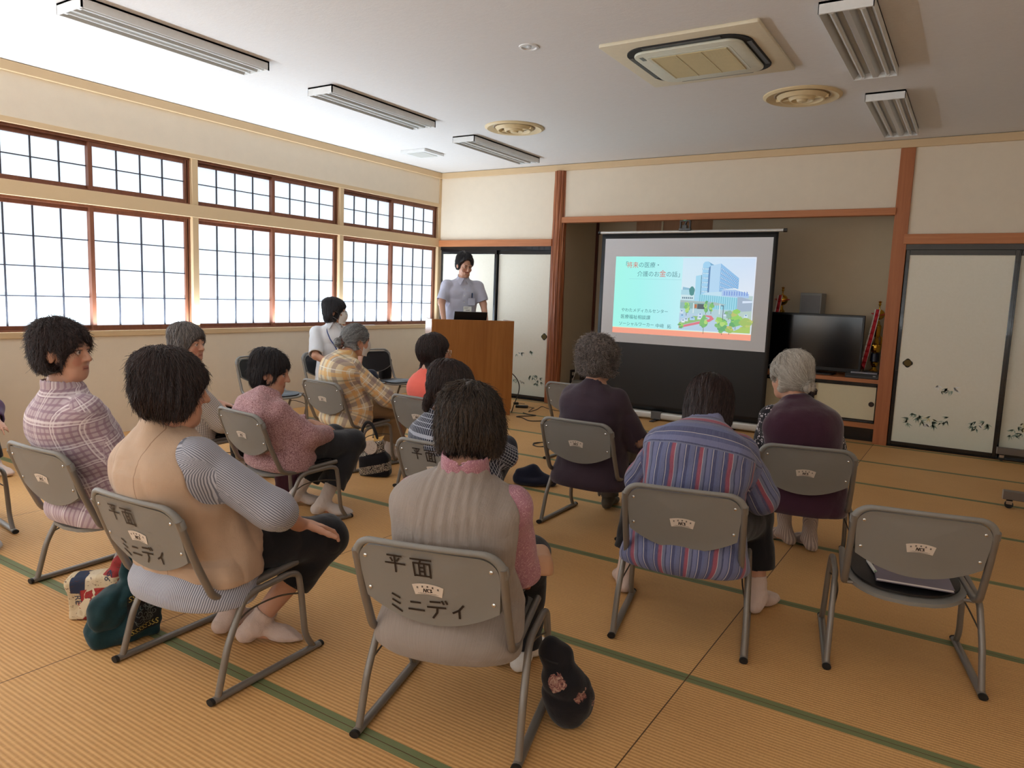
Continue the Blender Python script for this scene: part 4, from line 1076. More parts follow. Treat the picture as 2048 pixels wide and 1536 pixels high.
class Loft:
    """elliptic tube along a spine: stations (point, half width, half depth); lat = lateral unit vector per station"""
    def __init__(s, st, lat, n=5):
        s.S = crom([q[0] for q in st], n); w = crom([(q[1], q[2], 0) for q in st], n); s.a, s.b = w[:, 0], w[:, 1]
        T = np.gradient(s.S, axis=0); s.T = T / np.linalg.norm(T, axis=1)[:, None]
        L = crom(lat, n) if len(lat) == len(st) else np.repeat([v3(lat[0])], len(s.S), 0)
        L = L - s.T * np.sum(L * s.T, 1)[:, None]; s.L = L / np.linalg.norm(L, axis=1)[:, None]; s.D = np.cross(s.T, s.L)   # depth axis (forward)
        s.len = np.concatenate([[0], np.cumsum(np.linalg.norm(np.diff(s.S, axis=0), axis=1))])
    def par(s, X, Y, Z):
        X, Y, Z = np.broadcast_arrays(X, Y, Z); shp = X.shape; P = np.stack([X.ravel(), Y.ravel(), Z.ravel()], 1)
        best = np.full(len(P), 1e9); bi = np.zeros(len(P), int); bt = np.zeros(len(P))
        for i in range(len(s.S) - 1):
            ab = s.S[i + 1] - s.S[i]; L = ab @ ab; t = ((P - s.S[i]) @ ab) / L
            tc = np.clip(t, 0, 1); d = np.sum((P - s.S[i] - tc[:, None] * ab) ** 2, 1); m = d < best; best[m] = d[m]; bi[m] = i; bt[m] = tc[m]
        C = s.S[bi] * (1 - bt)[:, None] + s.S[bi + 1] * bt[:, None]; Q = P - C
        Lx = s.L[bi] * (1 - bt)[:, None] + s.L[bi + 1] * bt[:, None]; Dx = s.D[bi] * (1 - bt)[:, None] + s.D[bi + 1] * bt[:, None]; Tx = s.T[bi]
        u, v, w = np.sum(Q * Lx, 1), np.sum(Q * Dx, 1), np.sum(Q * Tx, 1)
        a = s.a[bi] * (1 - bt) + s.a[bi + 1] * bt; b = s.b[bi] * (1 - bt) + s.b[bi + 1] * bt; le = s.len[bi] + bt * (s.len[bi + 1] - s.len[bi])
        return u, v, w, a, b, le, shp
    def prim(s, grow=0.0, pw=2.3):
        def fn(X, Y, Z):
            u, v, w, a, b, le, shp = s.par(X, Y, Z); a = a + grow; b = b + grow; c = np.minimum(a, b) * .6
            U, V, Wd = np.abs(u) / a, np.abs(v) / b, np.abs(w) / c
            k0 = (U ** pw + V ** pw + Wd ** pw) ** (1 / pw) + 1e-9
            rad = np.sqrt(u * u + v * v + w * w) + 1e-9
            return (np.where(k0 > 1e-6, rad * (1 - 1 / k0), -np.minimum(a, b)) * .92).reshape(shp)
        m = max(s.a.max(), s.b.max()) + grow; return fn, s.S.min(0) - m, s.S.max(0) + m
    def uv(s, P):
        u, v, w, a, b, le, _ = s.par(P[:, 0], P[:, 1], P[:, 2]); ang = np.arctan2(u, -v)
        return ang * (a + b) * .5, le
# ---- cheap value noise
_perm = np.random.RandomState(7).rand(4096).astype(np.float32)
def vnoise(x, y, z):
    xi, yi, zi = np.floor(x).astype(np.int64), np.floor(y).astype(np.int64), np.floor(z).astype(np.int64)
    f = [x - xi, y - yi, z - zi]; f = [t * t * (3 - 2 * t) for t in f]; r = 0
    for i in (0, 1):
        for j in (0, 1):
            for k in (0, 1):
                h = _perm[((xi + i) * 73856093 ^ (yi + j) * 19349663 ^ (zi + k) * 83492791) & 4095]
                r = r + h * (f[0] if i else 1 - f[0]) * (f[1] if j else 1 - f[1]) * (f[2] if k else 1 - f[2])
    return r - .5
def folds(amp, sc=(9, 9, 9), seed=0.0, warp=.35):
    def fn(X, Y, Z):
        w = vnoise(X * 5 + seed, Y * 5, Z * 5) * warp
        n = vnoise(X * sc[0] + seed + w * sc[0] * .3, Y * sc[1] + w * sc[1] * .3, Z * sc[2] + 3 * seed)
        n2 = vnoise(X * sc[0] * 2.1 + seed, Y * sc[1] * 2.1 + 7, Z * sc[2] * 2.1)
        return amp * ((1 - 4 * np.abs(n)) * .7 + n2 * .6)
    return fn
def fast_mesh(name, V, F, mat, parent, attrs=None, smooth=True):
    me = bpy.data.meshes.new(name); nf = len(F); k = F.shape[1]
    me.vertices.add(len(V)); me.vertices.foreach_set('co', np.ascontiguousarray(V, np.float32).ravel())
    me.loops.add(nf * k); me.loops.foreach_set('vertex_index', np.ascontiguousarray(F, np.int32).ravel())
    me.polygons.add(nf); me.polygons.foreach_set('loop_start', np.arange(0, nf * k, k, dtype=np.int32))
    me.polygons.foreach_set('use_smooth', np.full(nf, smooth, bool))
    me.update(calc_edges=True); me.validate()
    for nm, arr in (attrs or {}).items():
        if arr.shape[1] == 4:
            a = me.attributes.new(nm, 'FLOAT_COLOR', 'POINT'); a.data.foreach_set('color', np.ascontiguousarray(arr, np.float32).ravel())
        else:
            a = me.attributes.new(nm, 'FLOAT_VECTOR', 'POINT'); a.data.foreach_set('vector', np.ascontiguousarray(arr, np.float32).ravel())
    me.materials.append(mat)
    o = bpy.data.objects.new(name, me); return link(o, parent)
def relax(V, F, it=1, lam=.5):
    """Laplacian smoothing over the quad edges"""
    E = np.concatenate([F[:, [0, 1]], F[:, [1, 2]], F[:, [2, 3]], F[:, [3, 0]]]); n = len(V)
    for _ in range(it):
        acc = np.zeros((n, 3)); cnt = np.zeros(n)
        for q in range(3): acc[:, q] = np.bincount(E[:, 0], V[E[:, 1], q], n) + np.bincount(E[:, 1], V[E[:, 0], q], n)
        cnt = np.bincount(E[:, 0], minlength=n) + np.bincount(E[:, 1], minlength=n)
        V = V + lam * (acc / np.maximum(cnt, 1)[:, None] - V)
    return V.astype(np.float32)
def vnormals(V, F):
    n = np.cross(V[F[:, 2]] - V[F[:, 0]], V[F[:, 3 if F.shape[1] > 3 else 1]] - V[F[:, 1 if F.shape[1] > 3 else 0]])
    N = np.zeros_like(V)
    for k in range(F.shape[1]):
        for q in range(3): N[:, q] += np.bincount(F[:, k], n[:, q], len(V))
    return N / (np.linalg.norm(N, axis=1)[:, None] + 1e-12)
def tubes_np(paths, radii, sides=3):
    """paths (N,S,3), radii (N,S) -> V,F of many thin tubes"""
    N, S, _ = paths.shape; T = np.gradient(paths, axis=1); T /= np.linalg.norm(T, axis=2, keepdims=True) + 1e-9
    ref = np.tile(np.array([.31, .52, .79]), (N, S, 1)); A = np.cross(T, ref); A /= np.linalg.norm(A, axis=2, keepdims=True) + 1e-9; B = np.cross(T, A)
    ang = 2 * math.pi * np.arange(sides) / sides
    V = paths[:, :, None, :] + radii[:, :, None, None] * (A[:, :, None, :] * np.cos(ang)[None, None, :, None] + B[:, :, None, :] * np.sin(ang)[None, None, :, None])
    i = np.arange(N)[:, None, None] * S * sides; s_ = np.arange(S - 1)[None, :, None] * sides; k = np.arange(sides)[None, None, :]; k2 = (k + 1) % sides
    F = np.stack([i + s_ + k, i + s_ + k2, i + s_ + sides + k2, i + s_ + sides + k], -1).reshape(-1, 4)
    return V.reshape(-1, 3), F
# ================================================================== PEOPLE
def _skin():
    t = NT('skin'); a = t.attr('col'); co = t.coord(); f = t.noise(co, 60, 3)
    t.color(t.mix(t.math('MULTIPLY', f, .25), a, t.mix(.5, a, rgba((176, 96, 74))))); t.set(Roughness=.5)
    t.b.inputs['Subsurface Weight'].default_value = .0
    t.bump(t.noise(co, 420, 2), .08, .001); return t.m
M_SKIN = _skin()
SKIN = lin((210, 160, 134)); SKIN2 = lin((205, 146, 112))
def hair_mat(name, dark, light, rough=.42):
    t = NT('hair_' + name); a = t.attr('hc'); sp = t.n('ShaderNodeSeparateColor'); t.l(a, sp.inputs[0])
    t.color(t.ramp(sp.outputs[0], [(0, rgba(dark)), (1, rgba(light))])); t.set(Roughness=rough); t.b.inputs['Specular IOR Level'].default_value = .55
    return t.m
HAIR = {'black': hair_mat('black', (20, 17, 22), (52, 44, 48)), 'brownblack': hair_mat('brownblack', (28, 20, 22), (70, 50, 48)), 'ash': hair_mat('ash', (28, 23, 23), (88, 72, 60)),
        'darkgrey': hair_mat('darkgrey', (58, 54, 54), (150, 140, 134)), 'grey': hair_mat('grey', (88, 90, 94), (206, 208, 208)), 'white': hair_mat('white', (168, 158, 146), (240, 234, 224)), 'saltpepper': hair_mat('saltpepper', (84, 76, 76), (186, 172, 164))}

# ---- cloth materials; 'pat' holds (around, along, part) in metres
def cloth(name, fn, rough=.85, weave=900, bump=.25, sheen=.2):
    t = NT('cloth_' + name); pa = t.attr('pat', 'Vector'); sp = t.n('ShaderNodeSeparateXYZ'); t.l(pa, sp.inputs[0])
    c = fn(t, sp.outputs[0], sp.outputs[1], pa); t.color(c); t.set(Roughness=rough); t.b.inputs['Specular IOR Level'].default_value = .25
    t.b.inputs['Sheen Weight'].default_value = sheen
    co = t.coord(); h = t.math('ADD', t.math('MULTIPLY', t.noise(co, weave / 3, 2), .35), t.math('MULTIPLY', t.noise(co, 24, 3, .6, .5), 1.6))
    t.bump(h, bump, .006); return t.m
def band(t, u, period, lo, hi, off=0.0):
    """1 where the stripe coordinate falls inside [lo,hi] of the period (fractions)"""
    f = t.math('FRACT', t.math('ADD', t.math('DIVIDE', u, period), 100.0 + off))
    return t.math('MULTIPLY', t.math('GREATER_THAN', f, lo), t.math('LESS_THAN', f, hi))
def plain(c, var=.12, sc=18):
    c0 = lin(c)
    def fn(t, u, v, pa):
        f = t.noise(t.coord(), sc, 4, .6)
        return t.mix(f, tuple(x * (1 - var) for x in c0) + (1,), tuple(min(1, x * (1 + var)) for x in c0) + (1,))
    return fn
def stripes_fine(c1, c2, period, duty=.5, axis=0):
    def fn(t, u, v, pa): return t.mix(band(t, (u, v)[axis], period, 0, duty), rgba(c1), rgba(c2))
    return fn
def checked(base, layers):
    """layers: (axis, period, lo, hi, colour, strength)"""
    def fn(t, u, v, pa):
        c = rgba(base)
        for ax, per, lo, hi, col, st in layers: c = t.mix(t.math('MULTIPLY', band(t, (u, v)[ax], per, lo, hi), st), c, rgba(col))
        return c
    return fn
def speckle(cols, sc=160, stretch=(1, 1, 1)):
    def fn(t, u, v, pa):
        f = t.noise(t.mapping(t.coord(), stretch), sc, 2, .6); g = t.noise(t.coord(), 14, 3)
        f = t.math('ADD', t.math('MULTIPLY', f, .85), t.math('MULTIPLY', g, .15)); n = len(cols)
        return t.ramp(f, [(.28 + .44 * i / (n - 1), rgba(c)) for i, c in enumerate(cols)])
    return fn
def seamed(c, c2):
    def fn(t, u, v, pa):
        f = t.noise(t.coord(), 16, 3); b_ = t.mix(f, rgba([x * .95 for x in c]), rgba([min(255, x * 1.05) for x in c])); a = t.math('ABSOLUTE', t.math('ADD', t.math('ABSOLUTE', u), -.085))
        return t.mix(t.math('LESS_THAN', a, .0016), b_, rgba(c2))
    return fn
def slub(c1, c2):
    def fn(t, u, v, pa):
        f = t.noise(t.mapping(pa, (260, 14, 1)), 1.0, 3, .6); g = t.noise(t.coord(), 9, 3)
        return t.mix(t.math('ADD', t.math('MULTIPLY', f, .8), t.math('MULTIPLY', g, .2)), rgba(c1), rgba(c2))
    return fn
def voro_print(base, col, sc, thr, col2=None, edge=False):
    def fn(t, u, v, pa):
        x = t.n('ShaderNodeTexVoronoi'); x.feature = 'DISTANCE_TO_EDGE' if edge else 'F1'; x.inputs['Scale'].default_value = sc
        t.l(t.coord(), x.inputs['Vector']); m = t.math('LESS_THAN', x.outputs['Distance'], thr)
        m = t.math('MULTIPLY', m, t.math('GREATER_THAN', t.noise(t.coord(), sc * .35, 2), .44))
        return t.mix(m, rgba(base), rgba(col))
    return fn
def lace(base, col):
    def fn(t, u, v, pa):
        n = t.noise(t.coord(), 26, 2, .5, 1.5); r = t.math('ABSOLUTE', t.math('SUBTRACT', t.math('FRACT', t.math('MULTIPLY', n, 9)), .5))
        return t.mix(t.math('LESS_THAN', r, .09), rgba(base), rgba(col))
    return fn
def stripes_wide(cols):
    """cols: list of (width fraction, colour) repeated over .118 m"""
    def fn(t, u, v, pa):
        f = t.math('FRACT', t.math('ADD', t.math('DIVIDE', u, .118), 100.15)); st = []; p = 0
        for w, c in cols: st.append((p, rgba(c))); p += w
        sep = t.n('ShaderNodeSeparateXYZ'); t.l(pa, sep.inputs[0]); yk = t.math('MULTIPLY', t.math('GREATER_THAN', v, .415), t.math('LESS_THAN', sep.outputs[2], .5))
        f = t.math('ADD', t.math('MULTIPLY', f, t.math('SUBTRACT', 1.0, yk)), t.math('MULTIPLY', t.math('FRACT', t.math('DIVIDE', v, .118)), yk))
        c = t.ramp(f, st, 'CONSTANT'); g = t.noise(t.mapping(pa, (700, 60, 1)), 1.0, 2)
        return t.mix(t.math('MULTIPLY', g, .35), c, rgba((176, 178, 200)))
    return fn
CL = {
    'lilac_check': cloth('lilac_check', checked((196, 178, 186), [(1, .022, .0, .34, (150, 122, 140), .75), (0, .024, .0, .36, (158, 128, 144), .7), (1, .088, .55, .60, (236, 226, 230), .9), (0, .096, .55, .60, (236, 226, 230), .9), (1, .088, .68, .72, (236, 226, 230), .8), (0, .096, .68, .72, (236, 226, 230), .8)])),
    'beige_vest': cloth('beige_vest', seamed((198, 170, 146), (156, 126, 104)), .8), 'pin_stripe': cloth('pin_stripe', stripes_fine((196, 198, 210), (118, 122, 138), .0066, .45)),
    'gauze_grey': cloth('gauze_grey', slub((132, 122, 116), (172, 160, 152)), .9, bump=.35), 'pink_lace': cloth('pink_lace', lace((172, 122, 138), (206, 166, 176))),
    'stripe_shirt': cloth('stripe_shirt', stripes_wide([(.12, (92, 98, 138)), (.035, (36, 42, 84)), (.02, (196, 190, 190)), (.10, (48, 56, 108)), (.035, (92, 44, 84)), (.125, (152, 44, 64)), (.02, (188, 176, 180)), (.10, (104, 110, 138)), (.05, (34, 44, 88)), (.13, (104, 110, 152)), (.05, (70, 78, 124)), (.02, (196, 190, 190)), (.12, (40, 50, 100)), (.08, (86, 96, 142))])),
    'stripe_yoke': cloth('stripe_yoke', stripes_fine((124, 128, 166), (58, 64, 112), .030, .4, 1)),
    'plum_vest': cloth('plum_vest', plain((64, 31, 50), .10), .95, sheen=.5), 'flower_black': cloth('flower_black', voro_print((28, 26, 34), (214, 206, 210), 62, .36)),
    'purple_tee': cloth('purple_tee', plain((62, 48, 60), .07), .8), 'pink_knit': cloth('pink_knit', speckle([(112, 74, 82), (160, 118, 122), (200, 160, 164), (224, 196, 198)], 190), .95, bump=.6),
    'dotted': cloth('dotted', checked((206, 196, 186), [(0, .011, 0, .45, (112, 108, 112), .55), (1, .011, 0, .45, (112, 108, 112), .55), (0, .011, .5, .62, (236, 230, 222), .8)]), .9, bump=.4),
    'yellow_plaid': cloth('yellow_plaid', checked((232, 214, 178), [(0, .15, .02, .24, (150, 128, 128), .62), (1, .15, .05, .30, (146, 126, 126), .62), (0, .15, .52, .70, (232, 178, 108), .7), (1, .15, .58, .74, (236, 190, 122), .7), (0, .15, .80, .84, (250, 246, 236), .8), (1, .15, .84, .88, (250, 246, 236), .8), (1, .15, .40, .46, (150, 140, 120), .55)])),
    'coral': cloth('coral', plain((246, 112, 96), .04), .8), 'navy_check': cloth('navy_check', checked((36, 42, 62), [(0, .015, 0, .22, (196, 200, 210), .85), (1, .019, 0, .16, (186, 190, 204), .8)])),
    'white_shirt': cloth('white_shirt', plain((226, 226, 230), .03), .75), 'pale_shirt': cloth('pale_shirt', plain((198, 198, 216), .03), .8), 'violet': cloth('violet', plain((84, 52, 96), .2), .85),
    'black_trousers': cloth('black_trousers', plain((24, 24, 30), .12), .8), 'charcoal': cloth('charcoal', plain((46, 48, 54), .12), .85), 'khaki': cloth('khaki', plain((156, 128, 96), .08), .85), 'brown_grey': cloth('brown_grey', plain((98, 90, 82), .12), .9), 'navy_trousers': cloth('navy_trousers', plain((28, 32, 52), .12), .85),
    'sock_white': cloth('sock_white', plain((226, 214, 208), .04), .9, bump=.4), 'sock_cream': cloth('sock_cream', plain((222, 198, 186), .04), .9, bump=.4), 'sock_grey': cloth('sock_grey', plain((188, 186, 188), .08), .9, bump=.4), 'sock_rib': cloth('sock_rib', stripes_fine((206, 186, 172), (166, 146, 138), .012, .5, 0), .9), 'sock_dark': cloth('sock_dark', plain((96, 88, 76), .1), .9), 'slipper': cloth('slipper', plain((236, 232, 228), .03), .6),
}
def unit(v): v = v3(v); return v / (np.linalg.norm(v) + 1e-12)

def hand_prims(W, f, n, thumb, curl=.35, s=1.0, spread=.22):
    """palm and five fingers; W wrist, f finger direction, n palm normal (out of the palm), thumb = +1 when the thumb lies on the f x n side"""
    f = unit(f); n = unit(v3(n) - f * (v3(n) @ f)); e = np.cross(f, n) * thumb; P = []
    R = np.stack([e, f, n], 1)
    P.append((ell(W + f * .045 * s, (.040 * s, .052 * s, .0155 * s), R), .012)); P.append((cone(W - f * .01, W + f * .03 * s, .024 * s, .022 * s), .015))
    for i, (off, L, r) in enumerate(((.027, .070, .0088), (.009, .080, .0090), (-.010, .074, .0086), (-.027, .058, .0078))):
        b = W + f * (.086 - .006 * abs(i - 1.2)) * s + e * off * s; d = unit(f + e * (off * spread / .027)); segs = (.45, .30, .25); a = 0
        for q, sg in enumerate(segs):
            a += curl * (.7, 1.1, .8)[q]; dd = d * math.cos(a) + n * math.sin(a); c = b + dd * L * sg * s
            P.append((cone(b, c, r * s * (1 - .08 * q), r * s * (.92 - .1 * q)), .004)); b = c
    b = W + f * .022 * s + e * .024 * s; d = unit(f * .62 + e * .75 + n * .25)
    for q, (L, r) in enumerate(((.040, .0125), (.030, .0105), (.026, .0092))):
        d = unit(d + f * .28 * q * .6 + n * .05); c = b + d * L * s; P.append((cone(b, c, r * s, r * .9 * s), .007)); b = c
    return P

def head_prims(T, age=1.0):
    """T maps head-local (x right, y forward, z up) points to body space; returns prims in body space"""
    R, c = T; g = lambda p: R @ v3(p) + c; P = []
    E = lambda p, r, k=.016: P.append((ell(g(p), r, R), k)); K = lambda a, b, ra, rb, k=.012: P.append((cone(g(a), g(b), ra, rb), k))
    E((0, -.012, .030), (.074, .091, .084)); E((0, .028, -.034), (.059, .060, .074), .03); K((-.022, .052, -.082), (.022, .052, -.082), .026, .026, .03); E((0, .068, -.094), (.020, .017, .016), .02)
    E((-.038, .056, -.028), (.024, .022, .026), .02); E((.038, .056, -.028), (.024, .022, .026), .02); K((-.034, .078, .022), (.034, .078, .022), .010, .010, .014)
    K((0, .086, .010), (0, .104, -.026), .007, .0115, .008); E((-.011, .092, -.030), (.008, .009, .007), .006); E((.011, .092, -.030), (.008, .009, .007), .006)
    K((-.020, .080, -.058), (.020, .080, -.058), .0068, .0068, .006); K((-.017, .079, -.068), (.017, .079, -.068), .0078, .0078, .006); 
    S = []
    for x in (-.031, .031): S.append((ell(g((x, .091, .003)), (.015, .010, .0085), R), .010))
    P2 = []
    for x in (-.031, .031): P2.append((ell(g((x, .0745, .002)), (.0125, .0125, .0115), R), .003)); P2.append((ell(g((x, .0765, .0105)), (.0165, .011, .0055), R), .006))
    for sx in (-1, 1):
        P2.append((ell(g((sx * .076, -.006, -.010)), (.008, .017, .030), R @ rotm(yaw=sx * 18)), .006)); P2.append((ell(g((sx * .079, -.009, -.002)), (.007, .018, .020), R @ rotm(yaw=sx * 25)), .005))
    return P, S, P2
def head_colors(V, T, base, smile=0):
    R, c = T; L = (V - c) @ R; col = np.tile(np.array([*base, 1.0]), (len(V), 1)); x, y, z = np.abs(L[:, 0]), L[:, 1], L[:, 2]
    z = z.copy(); zs = z - smile * 11 * x * x
    def put(m, k, a=1.0): col[m, :3] = col[m, :3] * (1 - a) + np.array(k) * a
    put((np.hypot(x - .037, z + .034) < .02) & (y > .05), lin((214, 140, 118)), .5)
    mw = .021 + .006 * smile; put((x < mw) & (zs < -.054) & (zs > -.072) & (y > .070), lin((186, 104, 96)), .55)
    put((x < mw - .004) & (np.abs(zs + .0632) < .0022 + .0012 * smile) & (y > .070), lin((116, 58, 54)), .9)
    e = np.hypot((x - .031) / 1.35, z - .002); put((e < .0085) & (y > .078) & (z < .0085), lin((222, 214, 208)), .9); put((np.hypot(x - .031, z - .002) < .0062) & (y > .078), lin((34, 24, 22)), 1)
    put((np.abs(z - .0098) < .0020) & (np.abs(x - .031) < .016) & (y > .074), lin((40, 28, 26)), .9)
    put((np.abs(z - .026 + .12 * np.maximum(x - .034, 0)) < .0046) & (np.abs(x - .031) < .019) & (y > .066), lin((52, 40, 38)), .85)
    return col

def build_hair(parent, T, style, mat, h, seed=1, name='hair'):
    R, c = T; rnd = np.random.RandomState(seed); S = style
    t = S.get('t', .018); Lb = S.get('back', .02); F = Field((-.15, -.19, -.26), (.15, .16, .17), h)
    F.add(ell((0, -.014, .030), (.074 + t, .092 + t, .084 + t)), .01)
    F.add(ell((0, -.046, -.02 - Lb), (.066 + t * S.get('bw', .7), .050 + t * .8, .080 + Lb)), .03)
    if S.get('sides', 1):
        for sx in (-1, 1): F.add(ell((sx * (.062 + t * .35), S.get('sy', 0.0), -.035 - S.get('sl', 0)), (.020 + t * .35, S.get('sd', .046), .055 + S.get('sl', 0))), .03)
    if S.get('crown'): F.add(ell((0, -.05, .075), (.06 + t, .055 + t, .05 + t * S['crown'])), .03)
    F.add(ell((0, .112, S.get('fz', -.070)), (S.get('fx', .074), S.get('fy', .088), S.get('fr', .112))), .012, 's')
    if not S.get('sides', 1) or S.get('ear', 0):
        for sx in (-1, 1): F.add(ell((sx * .085, .012, -.030), (.03, .034, .042)), .012, 's')
    F.cut((0, -.02, S.get('zc', -.105)), (0, .35 * S.get('tilt', 1), -1))
    F.cut((0, .02, S.get('zf', -.06)), (0, 1.6, -1))
    for p in S.get('extra', []): F.add(p, .012)
    cl = S.get('clump', .007); cs = S.get('cscale', 60)
    def disp(X, Y, Z):
        ang = np.arctan2(X, -(Y + .01)); return cl * (vnoise(ang * 9 + seed, Z * 9 + 3, Y * 4) * .9 + vnoise(ang * 26, Z * 22, X * 5 + seed) * .7) if not S.get('curl') else cl * (1.6 * vnoise(X * cs + seed, Y * cs, Z * cs) + vnoise(X * cs * 2.1, Y * cs * 2.1, Z * cs * 2.1))
    F.apply(disp, .05)
    V, Q = F.mesh(); V = relax(V, Q, 1)
    hc = np.tile(np.array([.22, .22, .22, 1.0]), (len(V), 1)); hc[:, :3] = (.20 + .25 * vnoise(V[:, 0] * 120, V[:, 1] * 120, V[:, 2] * 14))[:, None]
    gp = S.get('grey')         # greyer parting
    # ---- strands following the surface
    N = S.get('n', 1600); st = S.get('steps', 9); ds = S.get('len', .085) / st
    w = np.ones(len(V)); w[V[:, 2] < S.get('rootz', -.07)] = 0; w[(V[:, 1] > S.get('ymax', .2)) & (V[:, 2] < .105)] = 0; ids = rnd.choice(len(V), N, p=w / w.sum()); P = V[ids].astype(float)
    crown = np.array(S.get('whorl', (0, -.055, .11))); path = np.zeros((N, st + 1, 3)); path[:, 0] = P
    part = S.get('partx', 0.0); jit = rnd.randn(N, 3) * S.get('jit', .12); lenf = rnd.uniform(.45, 1.15, N) * np.clip(.35 + (P[:, 2] - S.get('zc', -.1)) / .16, .3, 1)
    gx, gy, gz = np.gradient(F.d, h)
    def samp(A, P): 
        i = np.clip(np.round((P - F.lo) / h).astype(int), 0, F.n - 1); return A[i[:, 0], i[:, 1], i[:, 2]]
    back = np.array(S.get('flow', (0, 0, -1.0)))
    for k in range(st):
        p = path[:, k]; away = p - crown; away[:, 2] *= .5; away /= np.linalg.norm(away, axis=1)[:, None] + 1e-6
        if 'target' in S:
            tg = np.array(S['target']) - p; tg /= np.linalg.norm(tg, axis=1)[:, None] + 1e-6; v = tg + jit * .6
        else:
            v = away * .75 + back + jit; low = np.clip((-.01 - p[:, 2]) / .05, 0, 1) * S.get('tuck', .5); v[:, 0] -= p[:, 0] / .07 * low; v[:, 1] -= (p[:, 1] + .03) / .09 * low
        G = np.stack([samp(gx, p), samp(gy, p), samp(gz, p)], 1); gn = np.linalg.norm(G, axis=1)[:, None]; G = G / (gn + 1e-6); d = samp(F.d, p)
        near = (d < .012) & (gn[:, 0] > .3)
        v = np.where(near[:, None], v - G * np.sum(v * G, 1)[:, None], v); v /= np.linalg.norm(v, axis=1)[:, None] + 1e-6
        q = p + v * (ds * lenf)[:, None]
        lift = S.get('lift', .0018) + S.get('shag', .03) * (k / st) ** 2 * np.abs(jit[:, 0])
        dq = samp(F.d, q); q = np.where(near[:, None], q - G * (np.clip(dq, -.01, .01) - lift)[:, None], q)
        path[:, k + 1] = q
    if S.get('curl'):
        tt = np.linspace(0, 1, st + 1)[None, :, None]; A = rnd.randn(N, 1, 3); A /= np.linalg.norm(A, axis=2, keepdims=True); B = np.cross(A, rnd.randn(N, 1, 3)); ph = rnd.rand(N, 1, 1) * 6
        path += S['curl'] * (A * np.sin(tt * S.get('turns', 9) + ph) + B * np.cos(tt * S.get('turns', 9) + ph)) * np.minimum(1, tt * 3 + .3)
    rr = S.get('r', .0011) * np.concatenate([np.linspace(.8, 1, 3), np.linspace(1, .25, st - 2)])[None, :] * rnd.uniform(.6, 1.3, (N, 1))
    TV, TF = tubes_np(path, rr, 3); cv = np.repeat(np.clip(rnd.normal(.42, .30, N), 0, 1), (st + 1) * 3)
    hc2 = np.stack([cv, cv, cv, np.ones_like(cv)], 1)
    AV = np.concatenate([V, TV]); AF = np.concatenate([Q, TF + len(V)]); AC = np.concatenate([hc, hc2])
    if gp:
        m = np.exp(-((AV[:, 0] - gp[0]) / gp[2]) ** 2 - ((AV[:, 1] - gp[1]) / (gp[2] * 1.6)) ** 2) * (AV[:, 2] > .03); AC[:, :3] = np.clip(AC[:, :3] + gp[3] * m[:, None], 0, 1)
    return fast_mesh(name, (AV @ R.T + c), AF, mat, parent, {'hc': AC})

def limb_uv(V, segs):
    best = np.full(len(V), 1e9); u = np.zeros(len(V)); w = np.zeros(len(V)); acc = 0
    for a, b, r in segs:
        ab = b - a; L = np.linalg.norm(ab); t0 = (V - a) @ ab / L ** 2; t = np.clip(t0, 0, 1); Q = V - a - t[:, None] * ab; d = np.linalg.norm(Q, axis=1) - r
        ref = np.array([0, -1., .2]); e1 = unit(np.cross(ab, ref)); e2 = np.cross(ab / L, e1); m = d < best
        best[m] = d[m]; u[m] = np.arctan2(Q[m] @ e1, Q[m] @ e2) * r; w[m] = acc + t0[m] * L; acc += L
    return best, u, w

def garment(name, parent, mat, lofts, limbs, bounds, h, grow=.0, cuts=(), subs=(), fold=None, extra=(), k=.035, hem=None, uvflip=1, smooth=1, planes=()):
    """cloth grown around lofts (torso) and limbs (lists of joints with radii)"""
    bp = [q for lb in limbs for a, b, ra, rb in lb for q in (v3(a) - max(ra, rb), v3(a) + max(ra, rb), v3(b) - max(ra, rb), v3(b) + max(ra, rb))]
    for L in lofts: bp += list(L.S - np.maximum(L.a, L.b)[:, None]) + list(L.S + np.maximum(L.a, L.b)[:, None])
    bp = np.array(bp); F = Field(bp.min(0) - .03 - grow, bp.max(0) + .03 + grow, h)
    for L in lofts: F.add(L.prim(grow), k, coarse=.016)
    for lb in limbs:
        for a, b, ra, rb in lb: F.add(cone(a, b, ra + grow, rb + grow), .03)
    for p, kk in extra: F.add(p, kk)
    if fold: F.apply(fold, .05)
    for p, kk in subs: F.add(p, kk, 's')
    for p, n in planes: F.cut(p, n)
    V, Q = F.mesh()
    if smooth: V = relax(V, Q, smooth)
    best = np.full(len(V), 1e9); U = np.zeros(len(V)); W_ = np.zeros(len(V)); part = np.zeros(len(V))
    if lofts:
        U, W_ = lofts[0].uv(V); u, v, w, a, b, le, _ = lofts[0].par(V[:, 0], V[:, 1], V[:, 2]); best = (np.sqrt((u / a) ** 2 + (v / b) ** 2) - 1) * np.minimum(a, b); best = np.where(best < .045, best - .03, best)
    for i, lb in enumerate(limbs):
        d, u, w = limb_uv(V, [(v3(a), v3(b), (ra + rb) / 2) for a, b, ra, rb in (lb[1:] if len(lb) > 1 and lofts else lb)]); m = d < best; U = np.where(m, u, U); W_ = np.where(m, w, W_); part = np.where(m, i + 1, part); best = np.where(m, d, best)
    return fast_mesh(name, V, Q, mat, parent, {'pat': np.stack([U, W_, part], 1)})

